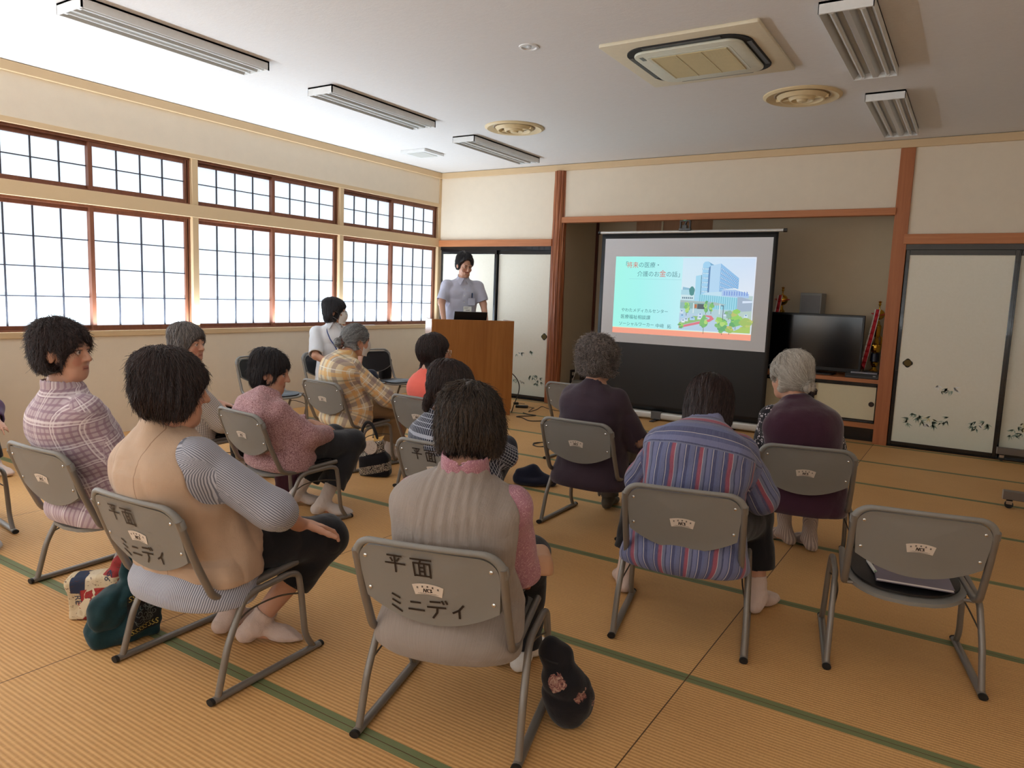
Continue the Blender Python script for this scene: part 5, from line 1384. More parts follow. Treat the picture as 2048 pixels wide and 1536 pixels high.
def foot_mesh(parent, ankle, d, mat, top, h=.006, name='sock', L=.205, calf=None, slip=False):
    """a stockinged foot: ankle joint, horizontal toe direction, cuff height along the shin"""
    A = v3(ankle); d = unit((d[0], d[1], 0)); s = np.array([d[1], -d[0], 0]); z0 = A[2] - .065
    heel = np.array([A[0], A[1], 0]) - d * .035; ball = heel + d * L * .68; toe = heel + d * (L - .025)
    up = np.array([0, 0, 1.]); R = np.stack([s, d, up], 1)
    K = calf if calf is not None else A + up * .3; sh = unit(v3(K) - A)
    F = Field(np.minimum(np.minimum(heel, toe), A) - (.07, .07, .02), np.maximum(np.maximum(heel, toe), A + sh * (top + .03)) + (.07, .07, .05), h)
    zz = np.array([0, 0, z0])
    F.add(ell(heel + zz + (0, 0, .030), (.030, .036, .031), R), .01); F.add(ell(ball + zz + (0, 0, .023), (.043, .055, .024), R), .03); F.add(ell(toe + zz + (0, 0, .018), (.036, .034, .019), R), .02)
    F.add(cone(A - up * .005, ball + zz + (0, 0, .026), .036, .026), .03); F.add(cone(heel + zz + (0, 0, .03), A, .031, .035), .02)
    if not slip: F.add(cone(A, A + sh * (top + .03), .037, .043), .02); F.cut(A + sh * top, sh)
    F.cut((0, 0, z0 + .003), (0, 0, -1)); F.apply(folds(.0022, (40, 40, 26), ankle[0]), .03)
    V, Q = F.mesh(); V = relax(V, Q, 1)
    u = np.arctan2((V - A) @ s, (V - A) @ d) * .04
    return fast_mesh(name, V, Q, mat, parent, {'pat': np.stack([u, V[:, 2], V[:, 0] * 0], 1)})

def person(loc, heading, label, P):
    r = empty('person', (loc[0], loc[1], 0), math.radians(heading), label, 'person', P.get('group'))
    h = P.get('h', .006); s = P.get('scale', 1.0); girth = P.get('girth', 1.0)
    Hc = v3(P['head']); HR = rotm(P.get('yaw', 0), P.get('pitch', 0), P.get('roll', 0)); T = (HR * P.get('hs', 1.0), Hc)
    pel = v3(P.get('pel', (0, -.06, .435))); nb = v3(P.get('nb', Hc + rotm(P.get('yaw', 0) * .3, P.get('pitch', 0) * .6) @ v3((0, -.045, -.130))))
    ty = P.get('tyaw', 0); TR = rotm(ty); ax = nb - pel; axn = unit(ax)
    bk = unit(np.cross(axn, TR @ v3((1, 0, 0)))) * -1                    # backwards, at right angles to the spine
    hb = P.get('hunch', .02); lx = v3((1, 0, 0)); ls = TR @ lx
    sw = P.get('sw', .165); g = girth
    st = [(pel + (0, 0, -.075), .165 * g, .12 * g), (pel, .176 * g, .128 * g), (pel + ax * .30 + bk * hb * .5, .152 * g, .116 * g), (pel + ax * .56 + bk * hb, .162 * g, .118 * g), (pel + ax * .78 + bk * hb * .95, .166 * g, .110 * g), (pel + ax * .92 + bk * hb * .5, .118, .076), (nb + axn * .015, .058, .056)]
    lat = [lx, lx, lx * .7 + ls * .3, lx * .3 + ls * .7, ls, ls, ls]
    torso = Loft(st, lat)
    SH = {}
    for sd, sx in (('L', -1), ('R', 1)):
        SH[sd] = v3(P['sh'][sd]) if 'sh' in P and sd in P['sh'] else nb + ls * sx * sw - axn * .082 + bk * hb * .2
    arms = {}
    for sd, sx in (('L', -1), ('R', 1)):
        a = P.get('arms', {}).get(sd) or {}
        E_ = v3(a.get('e', SH[sd] + v3((sx * .045, .08, -.24)))); Wr = v3(a.get('w', (sx * .085, .20, pel[2] + .085)))
        arms[sd] = (SH[sd], E_, Wr, a.get('f', v3((-sx * .55, .8, -.15))), a.get('n', v3((0, -.1, -1))), a.get('curl', .3))
    legs = {}
    for sd, sx in (('L', -1), ('R', 1)):
        a = P.get('legs', {}).get(sd) or {}
        hip = pel + v3((sx * .085, .02, -.005)); Kn = v3(a.get('k', (sx * .095, .34, .43))); An = v3(a.get('a', (sx * .085, .37, .068)))
        legs[sd] = (hip, Kn, An, a.get('d', (sx * .15, 1, 0)))
    pts = np.array([Hc, pel, nb] + [q for sd in arms for q in arms[sd][:3]] + [q for sd in legs for q in legs[sd][:3]])
    lo, hi = pts.min(0) - .19, pts.max(0) + .19; lo[2] = max(lo[2], -.0 - .02) if not P.get('standing') else lo[2]
    # ------------------------------------------------------------ body: one continuous skin
    F = Field(lo, hi, h); F.add(torso.prim(-.004), .03, coarse=.018)
    F.add(cone(nb - axn * .03, Hc + HR @ v3((0, -.018, -.055)), .054, .050), .03)
    for sd in arms:
        a, e, w_, f, n, cu = arms[sd]
        F.add(cone(nb - axn * .05, a, .045, .046), .05); F.add(cone(a, e, .047 * s, .037 * s), .03); F.add(cone(e, w_, .037 * s, .0245 * s), .02)
        th = 1 if (np.cross(unit(f), unit(n)) @ np.array([1, 0, 0])) * (-1 if sd == 'R' else 1) > 0 else -1
        for p, k in hand_prims(w_, f, n, P.get('arms', {}).get(sd, {}).get('thumb', th) if P.get('arms', {}).get(sd) else th, cu, P.get('hand', .95) * s): F.add(p, k)
    for sd in legs:
        hp, k_, a_, d_ = legs[sd]
        F.add(cone(hp, k_, .078 * g, .052), .04); F.add(cone(k_, k_ + (a_ - k_) * .35, .050, .050), .03); F.add(cone(k_ + (a_ - k_) * .3, a_, .050, .031), .03)
        dd = unit((d_[0], d_[1], 0)); F.add(cone(a_ - v3((0, 0, .02)), a_ + dd * .10 + v3((0, 0, -.045)), .030, .020), .02)
    A, S_, B = head_prims(T)
    for p, k in A: F.add(p, k)
    for p, k in S_: F.add(p, k, 's')
    for p, k in B: F.add(p, k)
    V, Q = F.mesh(); V = relax(V, Q, 1, .35); col = np.tile(np.array([*P.get('skin', SKIN), 1.0]), (len(V), 1))
    m = np.linalg.norm(V - Hc, axis=1) < .15; col[m] = head_colors(V[m], T, P.get('skin', SKIN), P.get('smile', 0)); fast_mesh('body', V, Q, M_SKIN, r, {'col': col})
    if P.get('hair'): build_hair(r, T, P['hair'], HAIR[P['haircol']], P.get('hh', .0045), P.get('seed', 1))
    # ------------------------------------------------------------ garments
    def arm_seg(sd, frac, r0=.056, r1=.052, r2=.046, flare=.0):
        a, e, w_ = arms[sd][:3]; out = []
        base = nb - axn * .055; out.append((base, a, .045, r0 - .003))
        if frac <= 1: out.append((a, a + (e - a) * frac, r0, r1 + flare))
        else: out.append((a, e, r0, r1)); out.append((e, e + (w_ - e) * (frac - 1), r1, r2 + flare))
        return out
    def end_plane(sd, frac):
        a, e, w_ = arms[sd][:3]
        return ((a + (e - a) * frac, e - a) if frac <= 1 else (e + (w_ - e) * (frac - 1), w_ - e))
    neck_sub = [(cone(nb - axn * .012 - bk * .0, Hc + HR @ v3((0, -.02, -.03)), .057, .060), .012)]
    tp = P.get('top')
    def torso_loft(ease, hemz, hemy, flare):
        s2 = [(v3((pel[0] * 1.0, hemy, hemz)), (.172 + flare) * g, (.125 + flare * .6) * g)] + [(q, a + (ease if i < 5 else ease * .6), b + (ease if i < 5 else ease * .6)) for i, (q, a, b) in enumerate(st[1:])]
        return Loft(s2, lat)
    if tp:
        ea = tp.get('ease', .014); TL = torso_loft(ea, tp.get('hem', .36), tp.get('hemy', pel[1]), tp.get('flare', .02))
        fr = tp.get('sleeve', .9); limbs = [arm_seg(sd, fr, tp.get('r0', .060), tp.get('r1', .054), tp.get('r2', .046), tp.get('cuff', .004)) for sd in arms]
        subs = list(neck_sub); extra = []
        if tp.get('collar'): 
            extra = [(cone(nb - axn * .022 - bk * .004, nb + axn * (.030 * tp['collar']) + bk * .004, .078, .068), .012)]; subs = [(cone(nb + axn * (.012 + .03 * (tp['collar'] - 1)), nb + axn * .09, .060, .064), .004)]
        if tp.get('scoop'): subs.append((ell(nb + axn * .02 - bk * .02, (.075, .075, tp['scoop'])), .01))
        for sd in arms:
            if P.get('hollow', 1): 
                p0, n0 = end_plane(sd, fr); n0 = unit(n0); rr = tp.get('r1', .054) if fr <= 1 else tp.get('r2', .046); subs.append((cyl(p0, p0 + n0 * .10, rr + .022), .004)); subs.append((cone(p0 - n0 * .035, p0 + n0 * .03, rr - .010, rr - .005), .003))
        pl = []
        G = garment(tp.get('name', 'shirt'), r, CL[tp['mat']], [TL], limbs, (lo, hi), h, 0, subs=subs, extra=extra, fold=folds(tp.get('fold', .006), tp.get('fsc', (9, 9, 9)), P.get('seed', 1) * 1.7), smooth=tp.get('smooth', 1), planes=[((0, 0, tp.get('hem', .36) - .012), (0, 0, -1))] + pl)
    vs = P.get('vest')
    if vs:
        TL = torso_loft(vs.get('ease', .026), vs.get('hem', .36), vs.get('hemy', pel[1]), vs.get('flare', .035)); ex = []; sb = list(neck_sub)
        for sd, sx in (('L', -1), ('R', 1)):
            a, e = arms[sd][:2]; ex.append((cone(nb - axn * .045, nb - axn * .045 + (a - nb + axn * .045) * vs.get('cap', .86), .054, .062), .05)); dr = unit(e - a)
            o = unit(unit(a - nb) * .8 + dr * .5); sb.append((cone(a + o * .018, a + o * .2, vs.get('hole', .075), .12), .02)); sb.append((cone(a + dr * .03 + ls * sx * .012, e + ls * sx * .03, vs.get('hole', .075) - .006, .075), .02))
        sb[0] = (cone(nb - axn * .02, Hc, vs.get('neck', .064), .07), .012)
        fs = folds(vs.get('fold', .006), vs.get('fsc', (9, 9, 7)), P.get('seed', 1) * 2.3)
        if vs.get('gather'):
            f0 = fs
            def fs(X, Y, Z):
                w_ = np.clip((Z - (nb[2] - .28)) / .25, 0, 1); u_ = (X - nb[0]) / (1.0 + 1.4 * (nb[2] - Z)); return f0(X, Y, Z) + .0024 * np.sin(u_ * 230 + 2.2 * vnoise(X * 14, Y * 5, Z * 5)) * w_ * (np.abs(u_) < .085)
        G2 = garment('vest', r, CL[vs['mat']], [TL], [], (lo, hi), h, 0, subs=sb, extra=ex, fold=fs, planes=[((0, 0, vs.get('hem', .36) - .012), (0, 0, -1))])
        if vs.get('seams'):
            uu, ll = None, None
    tr = P.get('trousers')
    if tr:
        fr = tr.get('len', .7); limbs = []; pln = []; sbs = []
        for sd in legs:
            hp, k_, a_, d_ = legs[sd]; e_ = k_ + (a_ - k_) * fr
            limbs.append([(hp, k_, (.094 * g), tr.get('rk', .068)), (k_, e_, tr.get('rk', .068), tr.get('re', .062))]); n_ = unit(a_ - k_); sbs.append((cyl(e_, e_ + n_ * .11, tr.get('re', .062) + .02), .004)); sbs.append((cone(e_ - n_ * .035, e_ + n_ * .02, tr.get('re', .062) - .011, tr.get('re', .062) - .006), .003))
        hipL = Loft([(pel + (0, 0, -.085), .165 * g, .12 * g), (pel, .184 * g, .134 * g), (pel + ax * .2, .165 * g, .125 * g)], [lx, lx, lx])
        garment('trousers', r, CL[tr['mat']], [hipL], limbs, (lo, hi), h, 0, subs=sbs, fold=folds(.007, (10, 10, 12), P.get('seed', 1) * 3.1), k=.05)
    for sd in legs:
        so = P.get('socks')
        if so:
            hp, k_, a_, d_ = legs[sd]; foot_mesh(r, a_, d_, CL[so['mat']], so.get('top', .12), h=max(.005, h * .9), calf=k_, name=so.get('name', 'sock'), slip=so.get('slip', False), L=so.get('L', .205))
    return r, dict(T=T, nb=nb, axn=axn, bk=bk, torso=torso, arms=arms, legs=legs, SH=SH, HR=HR, Hc=Hc, ls=ls)
# ================================================================== THE CAST
def at_chair(k): return CHAIRS[k][:2], CHAIRS[k][2]
BOB = dict(t=.016, back=.045, zc=-.135, sl=.01, n=3000, len=.12, fz=-.07)
SHORT = dict(t=.013, back=.015, zc=-.10, ear=1, n=2200, len=.07, jit=.2)
PEOPLE = {}
import time as _time
def seat(k, label, P):
    t0 = _time.time(); (x, y), hd = at_chair(k); PEOPLE[k] = person((x, y), hd, label, P); print('person', k, round(_time.time() - t0, 1))
seat('C1', 'person from behind in a grey gauze vest over pink lace sleeves, ash brown bob', dict(
    head=(.04, -.10, .938), yaw=2, pitch=6, h=.0045, hh=.0035, hunch=.03, sw=.145, seed=3, haircol='ash', hair=dict(BOB, t=.017, back=-.015, zc=-.066, zf=-.045, n=6500, len=.065, r=.0011, crown=.7, jit=.24, lift=.002, shag=.04, clump=.011),
    top=dict(mat='pink_lace', sleeve=1.45, collar=1.9, ease=.012, r0=.060, r1=.052, r2=.046), vest=dict(mat='gauze_grey', hem=.30, hemy=-.13, ease=.036, flare=.055, gather=1, neck=.080, hole=.064, cap=.98),
    trousers=dict(mat='black_trousers', len=.95), socks=dict(mat='slipper', slip=True, name='slipper', L=.22), arms={'R': dict(e=(.185, .02, .49), w=(.12, .20, .50)), 'L': dict(e=(-.145, .12, .55))}, legs={'R': dict(k=(.13, .34, .42), a=(.12, .34, .066)), 'L': dict(a=(.02, .36, .066))}))
seat('C2', 'person from behind in a beige vest and pin-striped shirt, right hand on the knee', dict(
    head=(.035, -.20, .985), yaw=-26, pitch=4, h=.0034, hand=1.06, hh=.0035, hunch=.03, sw=.150, girth=1.12, seed=5, haircol='brownblack', hair=dict(BOB, t=.020, back=-.005, zc=-.088, zf=-.075, n=6500, len=.085, r=.0011, crown=.6, jit=.26, sl=.01, shag=.035, clump=.010),
    nb=(.0, -.20, .862), pel=(0, -.07, .435), tyaw=-8, top=dict(mat='pin_stripe', sleeve=1.26, ease=.014, hem=.295, hemy=-.11, flare=.05, r0=.066, r1=.068, r2=.062, cuff=.004, fold=.006), vest=dict(mat='beige_vest', hem=.365, hemy=-.10, ease=.032, flare=.05, neck=.062, hole=.074, fold=.011, fsc=(11, 11, 5)),
    trousers=dict(mat='black_trousers', len=.50, rk=.082, re=.088), socks=dict(mat='sock_cream', top=.06, L=.215),
    arms={'R': dict(e=(.30, -.03, .60), w=(.190, .205, .462), f=(.30, 1, -.30), n=(.15, -.25, -1), curl=.42, thumb=-1), 'L': dict(e=(-.24, -.0, .60))},
    legs={'R': dict(k=(.185, .33, .385), a=(.03, .13, .068), d=(.75, .6, 0)), 'L': dict(k=(-.10, .34, .40), a=(-.12, .14, .068), d=(.3, 1, 0))}))
seat('C3', 'person in a lilac checked shirt at the left edge, dark short hair, face turned right', dict(
    head=(-.005, -.20, 1.03), yaw=-62, pitch=-2, h=.0045, hh=.004, hunch=.025, sw=.155, girth=1.08, seed=7, haircol='brownblack', hair=dict(SHORT, t=.018, back=.0, zc=-.085, n=5200, crown=.7, len=.06, r=.0011, jit=.5, lift=.003, shag=.035, clump=.012, fz=-.05, fy=.094),
    nb=(.0, -.21, .885), tyaw=-10, top=dict(mat='lilac_check', sleeve=1.9, collar=1, ease=.024, hem=.33, hemy=-.10, flare=.05, r0=.068, r1=.064, r2=.052, fold=.008),
    trousers=dict(mat='brown_grey', len=.95), socks=dict(mat='sock_white'), arms={'R': dict(e=(.21, -.06, .50), w=(.10, .16, .50)), 'L': dict(e=(-.22, -.02, .60))}))
seat('C4', 'person bending forward in a blue and red striped shirt, dark bowl cut', dict(
    head=(.035, .14, .905), yaw=-6, pitch=34, h=.0045, hh=.004, hunch=.05, sw=.145, girth=1.12, seed=9, haircol='brownblack', hair=dict(BOB, t=.020, back=.02, zc=-.10, n=3600, len=.12, r=.0012),
    nb=(.03, .045, .820), pel=(0, -.09, .435), top=dict(mat='stripe_shirt', sleeve=1.7, collar=1, ease=.030, hem=.325, hemy=-.13, flare=.055, r0=.074, r1=.072, r2=.060, fold=.008),
    trousers=dict(mat='black_trousers', len=.66, rk=.085, re=.075), socks=dict(mat='sock_cream', top=.09), arms={'R': dict(e=(.265, .12, .55), w=(.19, .32, .50)), 'L': dict(e=(-.225, .14, .56), w=(-.19, .32, .50))},
    legs={'R': dict(k=(.24, .33, .41), a=(.29, .28, .068), d=(.45, 1, 0)), 'L': dict(k=(-.25, .33, .41), a=(-.30, .27, .068), d=(-.3, 1, 0))}))
seat('C6', 'white haired person in a plum vest looking left, hair tied in a small bun', dict(
    head=(-.10, -.04, .965), yaw=38, pitch=8, h=.0055, hh=.004, hunch=.04, sw=.128, girth=1.05, seed=11, haircol='white', hair=dict(SHORT, t=.020, back=-.01, zc=-.082, ear=1, n=3200, len=.11, r=.0011, crown=.5, target=(.02, -.105, -.055), jit=.18, rootz=-.06, extra=[ell((.02, -.118, -.055), (.034, .026, .030))]),
    nb=(-.055, -.085, .835), tyaw=10, top=dict(mat='flower_black', sleeve=1.7, ease=.012, r0=.066, r1=.064, r2=.058), vest=dict(mat='plum_vest', hem=.30, hemy=-.10, ease=.030, flare=.045, neck=.058, hole=.068),
    trousers=dict(mat='black_trousers', len=.62, rk=.075, re=.066), socks=dict(mat='sock_rib', top=.14), arms={'L': dict(e=(-.215, .0, .50)), 'R': dict(e=(.185, .10, .50))},
    legs={'L': dict(k=(-.09, .33, .41), a=(-.05, .22, .068), d=(-.9, .7, 0)), 'R': dict(k=(.08, .33, .41), a=(.075, .17, .068), d=(-.35, 1, 0))}))
seat('C7', 'person with curly grey hair in a dark purple top, seen from behind', dict(
    head=(.015, -.10, .972), yaw=-2, pitch=4, h=.0055, hh=.004, hunch=.03, sw=.128, girth=1.05, seed=13, haircol='saltpepper', hair=dict(t=.034, back=-.005, zc=-.085, ear=1, n=3600, len=.045, curl=.0055, turns=10, clump=.010, cscale=50, r=.0013, jit=.8, crown=.7, sides=1),
    nb=(.02, -.135, .842), top=dict(mat='purple_tee', sleeve=1.05, ease=.022, hem=.265, hemy=-.10, flare=.055, r0=.070, r1=.070, r2=.062, scoop=.03), trousers=dict(mat='brown_grey', len=.98, re=.070), socks=dict(mat='sock_dark'),
    arms={'R': dict(e=(.245, .0, .52), w=(.15, .16, .46)), 'L': dict(e=(-.22, .04, .55))}, legs={'L': dict(a=(-.06, .33, .068)), 'R': dict(k=(.14, .35, .43), a=(.14, .30, .068))}))
seat('C9', 'hunched person with short black hair in a pink mottled cardigan, charcoal trousers', dict(
    head=(-.06, -.09, .846), yaw=-48, pitch=10, h=.005, hh=.004, hunch=.07, sw=.125, girth=1.02, seed=15, haircol='black', hair=dict(SHORT, t=.015, back=.01, zc=-.10, n=4200, len=.085, crown=.5, r=.0011, jit=.25, shag=.04, fz=-.055, fy=.092),
    nb=(-.02, -.13, .722), pel=(0, -.05, .43), tyaw=-14, top=dict(mat='pink_knit', sleeve=1.85, ease=.030, hem=.33, hemy=-.08, flare=.055, r0=.072, r1=.070, r2=.060, fold=.008),
    trousers=dict(mat='charcoal', len=.72, rk=.078, re=.085), socks=dict(mat='sock_white', top=.13), arms={'R': dict(e=(.17, .0, .50), w=(.09, .19, .47)), 'L': dict(e=(-.20, .05, .50))},
    legs={'R': dict(k=(.10, .36, .41), a=(.10, .15, .068), d=(.75, .65, 0)), 'L': dict(k=(-.08, .36, .41), a=(-.18, .16, .068), d=(.7, .7, 0))}))
seat('C10', 'masked person in a yellow and grey plaid shirt, grey hair in a dark bun', dict(
    head=(.02, -.01, .948), yaw=-24, pitch=6, h=.006, hh=.0045, hunch=.06, sw=.130, girth=1.04, seed=17, haircol='grey', hair=dict(SHORT, t=.013, back=-.015, zc=-.075, n=2400, len=.11, target=(0, -.11, -.03), jit=.12, rootz=-.05, r=.0012, extra=[ell((0, -.138, -.030), (.037, .034, .036))]),
    nb=(.0, -.08, .835), tyaw=-22, top=dict(mat='yellow_plaid', sleeve=1.75, collar=1, ease=.026, hem=.33, hemy=-.10, flare=.05, r0=.070, r1=.068, r2=.058, fold=.008), trousers=dict(mat='khaki', len=.80, rk=.090, re=.085), socks=dict(mat='sock_white', top=.13),
    arms={'R': dict(e=(.265, .08, .53), w=(.20, .27, .45), f=(.2, 1, -.4), n=(0, -.3, -1)), 'L': dict(e=(-.18, .12, .55))}, legs={'R': dict(k=(.15, .36, .42), a=(.11, .25, .068), d=(.4, 1, 0)), 'L': dict(k=(-.06, .37, .42), a=(-.02, .30, .068))}))
seat('C11', 'person in a coral top with glasses and two low dark pigtails', dict(
    head=(-.01, -.14, .938), yaw=-36, pitch=0, h=.0065, hh=.0045, hunch=.03, sw=.130, seed=19, haircol='brownblack', hair=dict(BOB, t=.016, back=-.01, zc=-.082, n=2600, len=.10, r=.0013, jit=.10, extra=[cone((-.055, -.05, -.07), (-.100, -.07, -.128), .022, .013), cone((.045, -.05, -.07), (.080, -.05, -.128), .020, .012)]),
    nb=(-.015, -.165, .812), tyaw=-8, top=dict(mat='coral', sleeve=1.1, ease=.016, scoop=.03), trousers=dict(mat='navy_trousers', len=.9), socks=dict(mat='sock_white')))
seat('C12', 'person in a navy and white checked shirt, mostly hidden, knees crossed', dict(
    head=(.01, -.20, .890), yaw=-40, pitch=8, h=.006, hh=.004, hunch=.05, sw=.130, seed=21, haircol='brownblack', hair=dict(BOB, t=.016, back=-.01, zc=-.085, n=3000, len=.11, r=.0013, crown=.5, extra=[cone((-.01, -.095, -.06), (-.02, -.105, -.11), .028, .016)]),
    nb=(-.03, -.20, .772), tyaw=-14, top=dict(mat='navy_check', sleeve=.95, collar=1, ease=.020, r0=.066, r1=.064), trousers=dict(mat='navy_trousers', len=.95, rk=.075), socks=dict(mat='sock_dark'),
    arms={'R': dict(e=(.15, .10, .53), w=(-.04, .20, .56)), 'L': dict(e=(-.20, .04, .53))}, legs={'R': dict(k=(-.07, .40, .50), a=(-.20, .46, .20), d=(0, 1, 0)), 'L': dict(k=(-.14, .36, .42), a=(-.12, .33, .068))}))
seat('C13', 'grey haired person in a dotted cardigan, face in profile, beyond the beige vest', dict(
    head=(.10, -.09, .948), yaw=-62, pitch=0, h=.006, hh=.0045, hunch=.04, sw=.130, seed=23, haircol='darkgrey', hair=dict(SHORT, t=.020, back=.0, zc=-.09, ear=0, n=2400, len=.10, r=.0014, crown=.5),
    nb=(.07, -.12, .825), tyaw=-25, top=dict(mat='dotted', sleeve=1.8, ease=.028, flare=.05, r0=.070, r1=.070, r2=.062, hem=.33), trousers=dict(mat='black_trousers', len=.9), socks=dict(mat='sock_white'), arms={'R': dict(e=(.26, .05, .46), w=(.17, .2, .46))}))
seat('C15', 'young masked person in a white shirt with glasses and a blue lanyard by the windows', dict(
    tyaw=-28, head=(-.03, -.09, 1.095), yaw=46, pitch=0, h=.006, hh=.0045, hunch=.02, sw=.170, seed=25, haircol='black', hs=1.10, hair=dict(SHORT, t=.016, back=.015, zc=-.10, ear=1, n=2200, len=.08, r=.0013, crown=.4, fz=-.085),
    nb=(-.02, -.115, .955), top=dict(mat='white_shirt', sleeve=.95, collar=1, ease=.022, r0=.068, r1=.068, hem=.36), trousers=dict(mat='navy_trousers', len=.95), socks=dict(mat='sock_dark'), arms={'R': dict(e=(.26, .0, .66), w=(.12, .2, .55)), 'L': dict(e=(-.25, .03, .66), w=(-.10, .22, .55))}, legs={'R': dict(k=(.12, .40, .47)), 'L': dict(k=(-.12, .40, .47))}))

def stand():
    P = dict(standing=1, head=(0, .20, 1.645), yaw=10, pitch=18, smile=1, h=.0045, hh=.004, hunch=.01, sw=.180, girth=1.12, seed=31, haircol='black', hs=1.10, scale=1.05, pel=(0, .0, .96), nb=(0, .135, 1.492),
        hair=dict(SHORT, t=.013, back=-.01, zc=-.045, zf=-.0, ear=1, sides=0, ymax=.035, tuck=0, n=3000, len=.045, r=.0013, crown=.3, fz=-.035, fr=.134, fx=.070, fy=.100, whorl=(.012, -.02, .125), flow=(0, -.1, -1)),
        top=dict(mat='pale_shirt', sleeve=.86, collar=1, ease=.016, hem=.90, flare=.004, r0=.066, r1=.068, fold=.007), trousers=dict(mat='charcoal', len=.97, rk=.075, re=.070), socks=dict(mat='sock_dark', top=.08, L=.24),
        arms={'R': dict(e=(.245, .15, 1.22), w=(.245, .31, 1.0), f=(-.2, 1, -.35), n=(0, -.2, -1)), 'L': dict(e=(-.245, .15, 1.22), w=(-.245, .31, 1.0), f=(.2, 1, -.35), n=(0, -.2, -1))},
        legs={'R': dict(k=(.11, .02, .50), a=(.12, -.02, .07)), 'L': dict(k=(-.11, .02, .50), a=(-.12, -.02, .07))})
    PEOPLE['S'] = person((1.185, -1.11), -130, 'smiling standing person in a pale short sleeved shirt behind the lectern', P)
stand()
seat('C17', 'person beyond the left edge near the windows, only a pale socked foot showing', dict(head=(0, -.08, .98), h=.008, hh=.008, haircol='darkgrey', hair=dict(SHORT, n=800, r=.002), top=dict(mat='purple_tee', sleeve=1.7), trousers=dict(mat='black_trousers', len=.9), socks=dict(mat='sock_cream', top=.1), legs={'R': dict(k=(.08, .36, .43), a=(.06, .30, .068), d=(0, 1, 0)), 'L': dict(k=(-.10, .36, .43), a=(-.15, .385, .068), d=(0, 1, 0))}))
seat('C18', 'person at the left edge, only a purple sleeve, hand and grey sock showing', dict(head=(0, -.14, .98), h=.008, hh=.008, haircol='darkgrey', hair=dict(SHORT, n=800, r=.002), top=dict(mat='violet', sleeve=1.85), trousers=dict(mat='black_trousers', len=.7), socks=dict(mat='sock_grey', top=.1), arms={'L': dict(e=(-.25, -.05, .62), w=(-.215, .125, .575), f=(.1, 1, -.1), n=(0, -.2, -1))}, legs={'R': dict(a=(.07, .36, .068)), 'L': dict(a=(-.08, .30, .068))}))

# ------------------------------------------------------------------ things worn
def on_head(k, p): q = PEOPLE[k][1]; R, c = q['T']; return R @ v3(p) + c
def glasses(k, mat, r=.021, thick=.0014):
    par = PEOPLE[k][0]; g = None
    for sx in (-1, 1):
        ring = [on_head(k, (sx * .032 + r * 1.15 * math.cos(a), .104 - .004 * abs(math.cos(a)), -.002 + r * .85 * math.sin(a))) for a in [2 * math.pi * i / 20 for i in range(20)]]
        b = MB(); b.tube(ring, thick, 6, closed=True)
        if g is None: b.tube([on_head(k, (-.011, .105, .0)), on_head(k, (.011, .105, .0))], thick, 6)
        b.tube([on_head(k, (sx * .056, .101, .004)), on_head(k, (sx * .075, .05, .008)), on_head(k, (sx * .079, -.01, .008)), on_head(k, (sx * .078, -.025, -.012))], thick, 6)
        o = b.build('glasses' if g is None else 'rim', mat, par if g is None else g); g = g or o
        ln = MB(); ln.add([on_head(k, (sx * .032 + r * 1.1 * math.cos(a), .1035, -.002 + r * .8 * math.sin(a))) for a in [2 * math.pi * i / 16 for i in range(16)]], [tuple(range(16))])
        ln.build('lens', LENS, g)
def _lens():
    t = NT('lens_glass'); t.set(Roughness=.02); t.color((.9, .95, 1, 1)); t.b.inputs['Transmission Weight'].default_value = 1; t.b.inputs['IOR'].default_value = 1.02; t.b.inputs['Alpha'].default_value = .35; return t.m
LENS = _lens()
def mask(k):
    par, q = PEOPLE[k]; R, c = q['T']; b = MB()
    def fn(u, v):
        a = math.radians(-66 + 132 * u); z = .004 - .105 * v + .012 * math.cos(a) * (1 - 2 * v)
        rx = .060 + .006 * math.sin(math.pi * v); ry = .078 + .024 * math.sin(math.pi * min(1, v * 1.15 + .05)) * max(0, math.cos(a)) ** 1.5 + .010
        return tuple(R @ v3((rx * math.sin(a) * 1.02, ry * math.cos(a) + .002, z)) + c)
    b.grid(fn, 22, 14); m = simple('mask_white', (232, 228, 226), .85, var=.02); o = b.build('face_mask', m, par, smooth=60, solid=.0025)
    for sx in (-1, 1):
        for z0, z1 in ((-.004, .012), (-.078, -.040)):
            t = MB(); t.tube([tuple(on_head(k, (sx * .061, .045, z0 - .006))), tuple(on_head(k, (sx * .077, .015, (z0 + z1) / 2))), tuple(on_head(k, (sx * .081, -.018, z1)))], .0013, 5); t.build('ear_loop', m, o)
glasses('C15', simple('frame_black', (30, 30, 34), .3)); glasses('C11', simple('frame_silver', (190, 186, 180), .25, .8)); mask('C15'); mask('C10')
def scrunchie(k, c, r, mat):
    par, q = PEOPLE[k]; b = MB(); pts = []
    for i in range(40):
        a = 2 * math.pi * i / 40; rr = r * (1 + .14 * math.sin(a * 9)); pts.append(on_head(k, (c[0] + rr * math.cos(a), c[1] + .006 * math.sin(a * 7), c[2] + rr * math.sin(a))))
    b.tube(pts, [.010 + .003 * math.sin(i * 2.1) for i in range(40)], 8, closed=True); b.build('hair_tie', mat, par, smooth=60)
scrunchie('C10', (0, -.116, -.030), .034, cloth('scrunchie', speckle([(52, 34, 40), (96, 70, 66), (150, 120, 104)], 90)))
scrunchie('C6', (.035, -.125, -.075), .014, simple('tie_dark', (40, 30, 34), .7))
b = MB()
for (x, z) in ((.060, -.008), (.072, -.028)): b.tube([on_head('C10', (x, .0, z + .02)), on_head('C10', (x + .012, -.02, z)), on_head('C10', (x + .006, -.03, z - .012))], .003, 6)
b.build('hair_clip', simple('clip_black', (20, 20, 22), .3), PEOPLE['C10'][0])
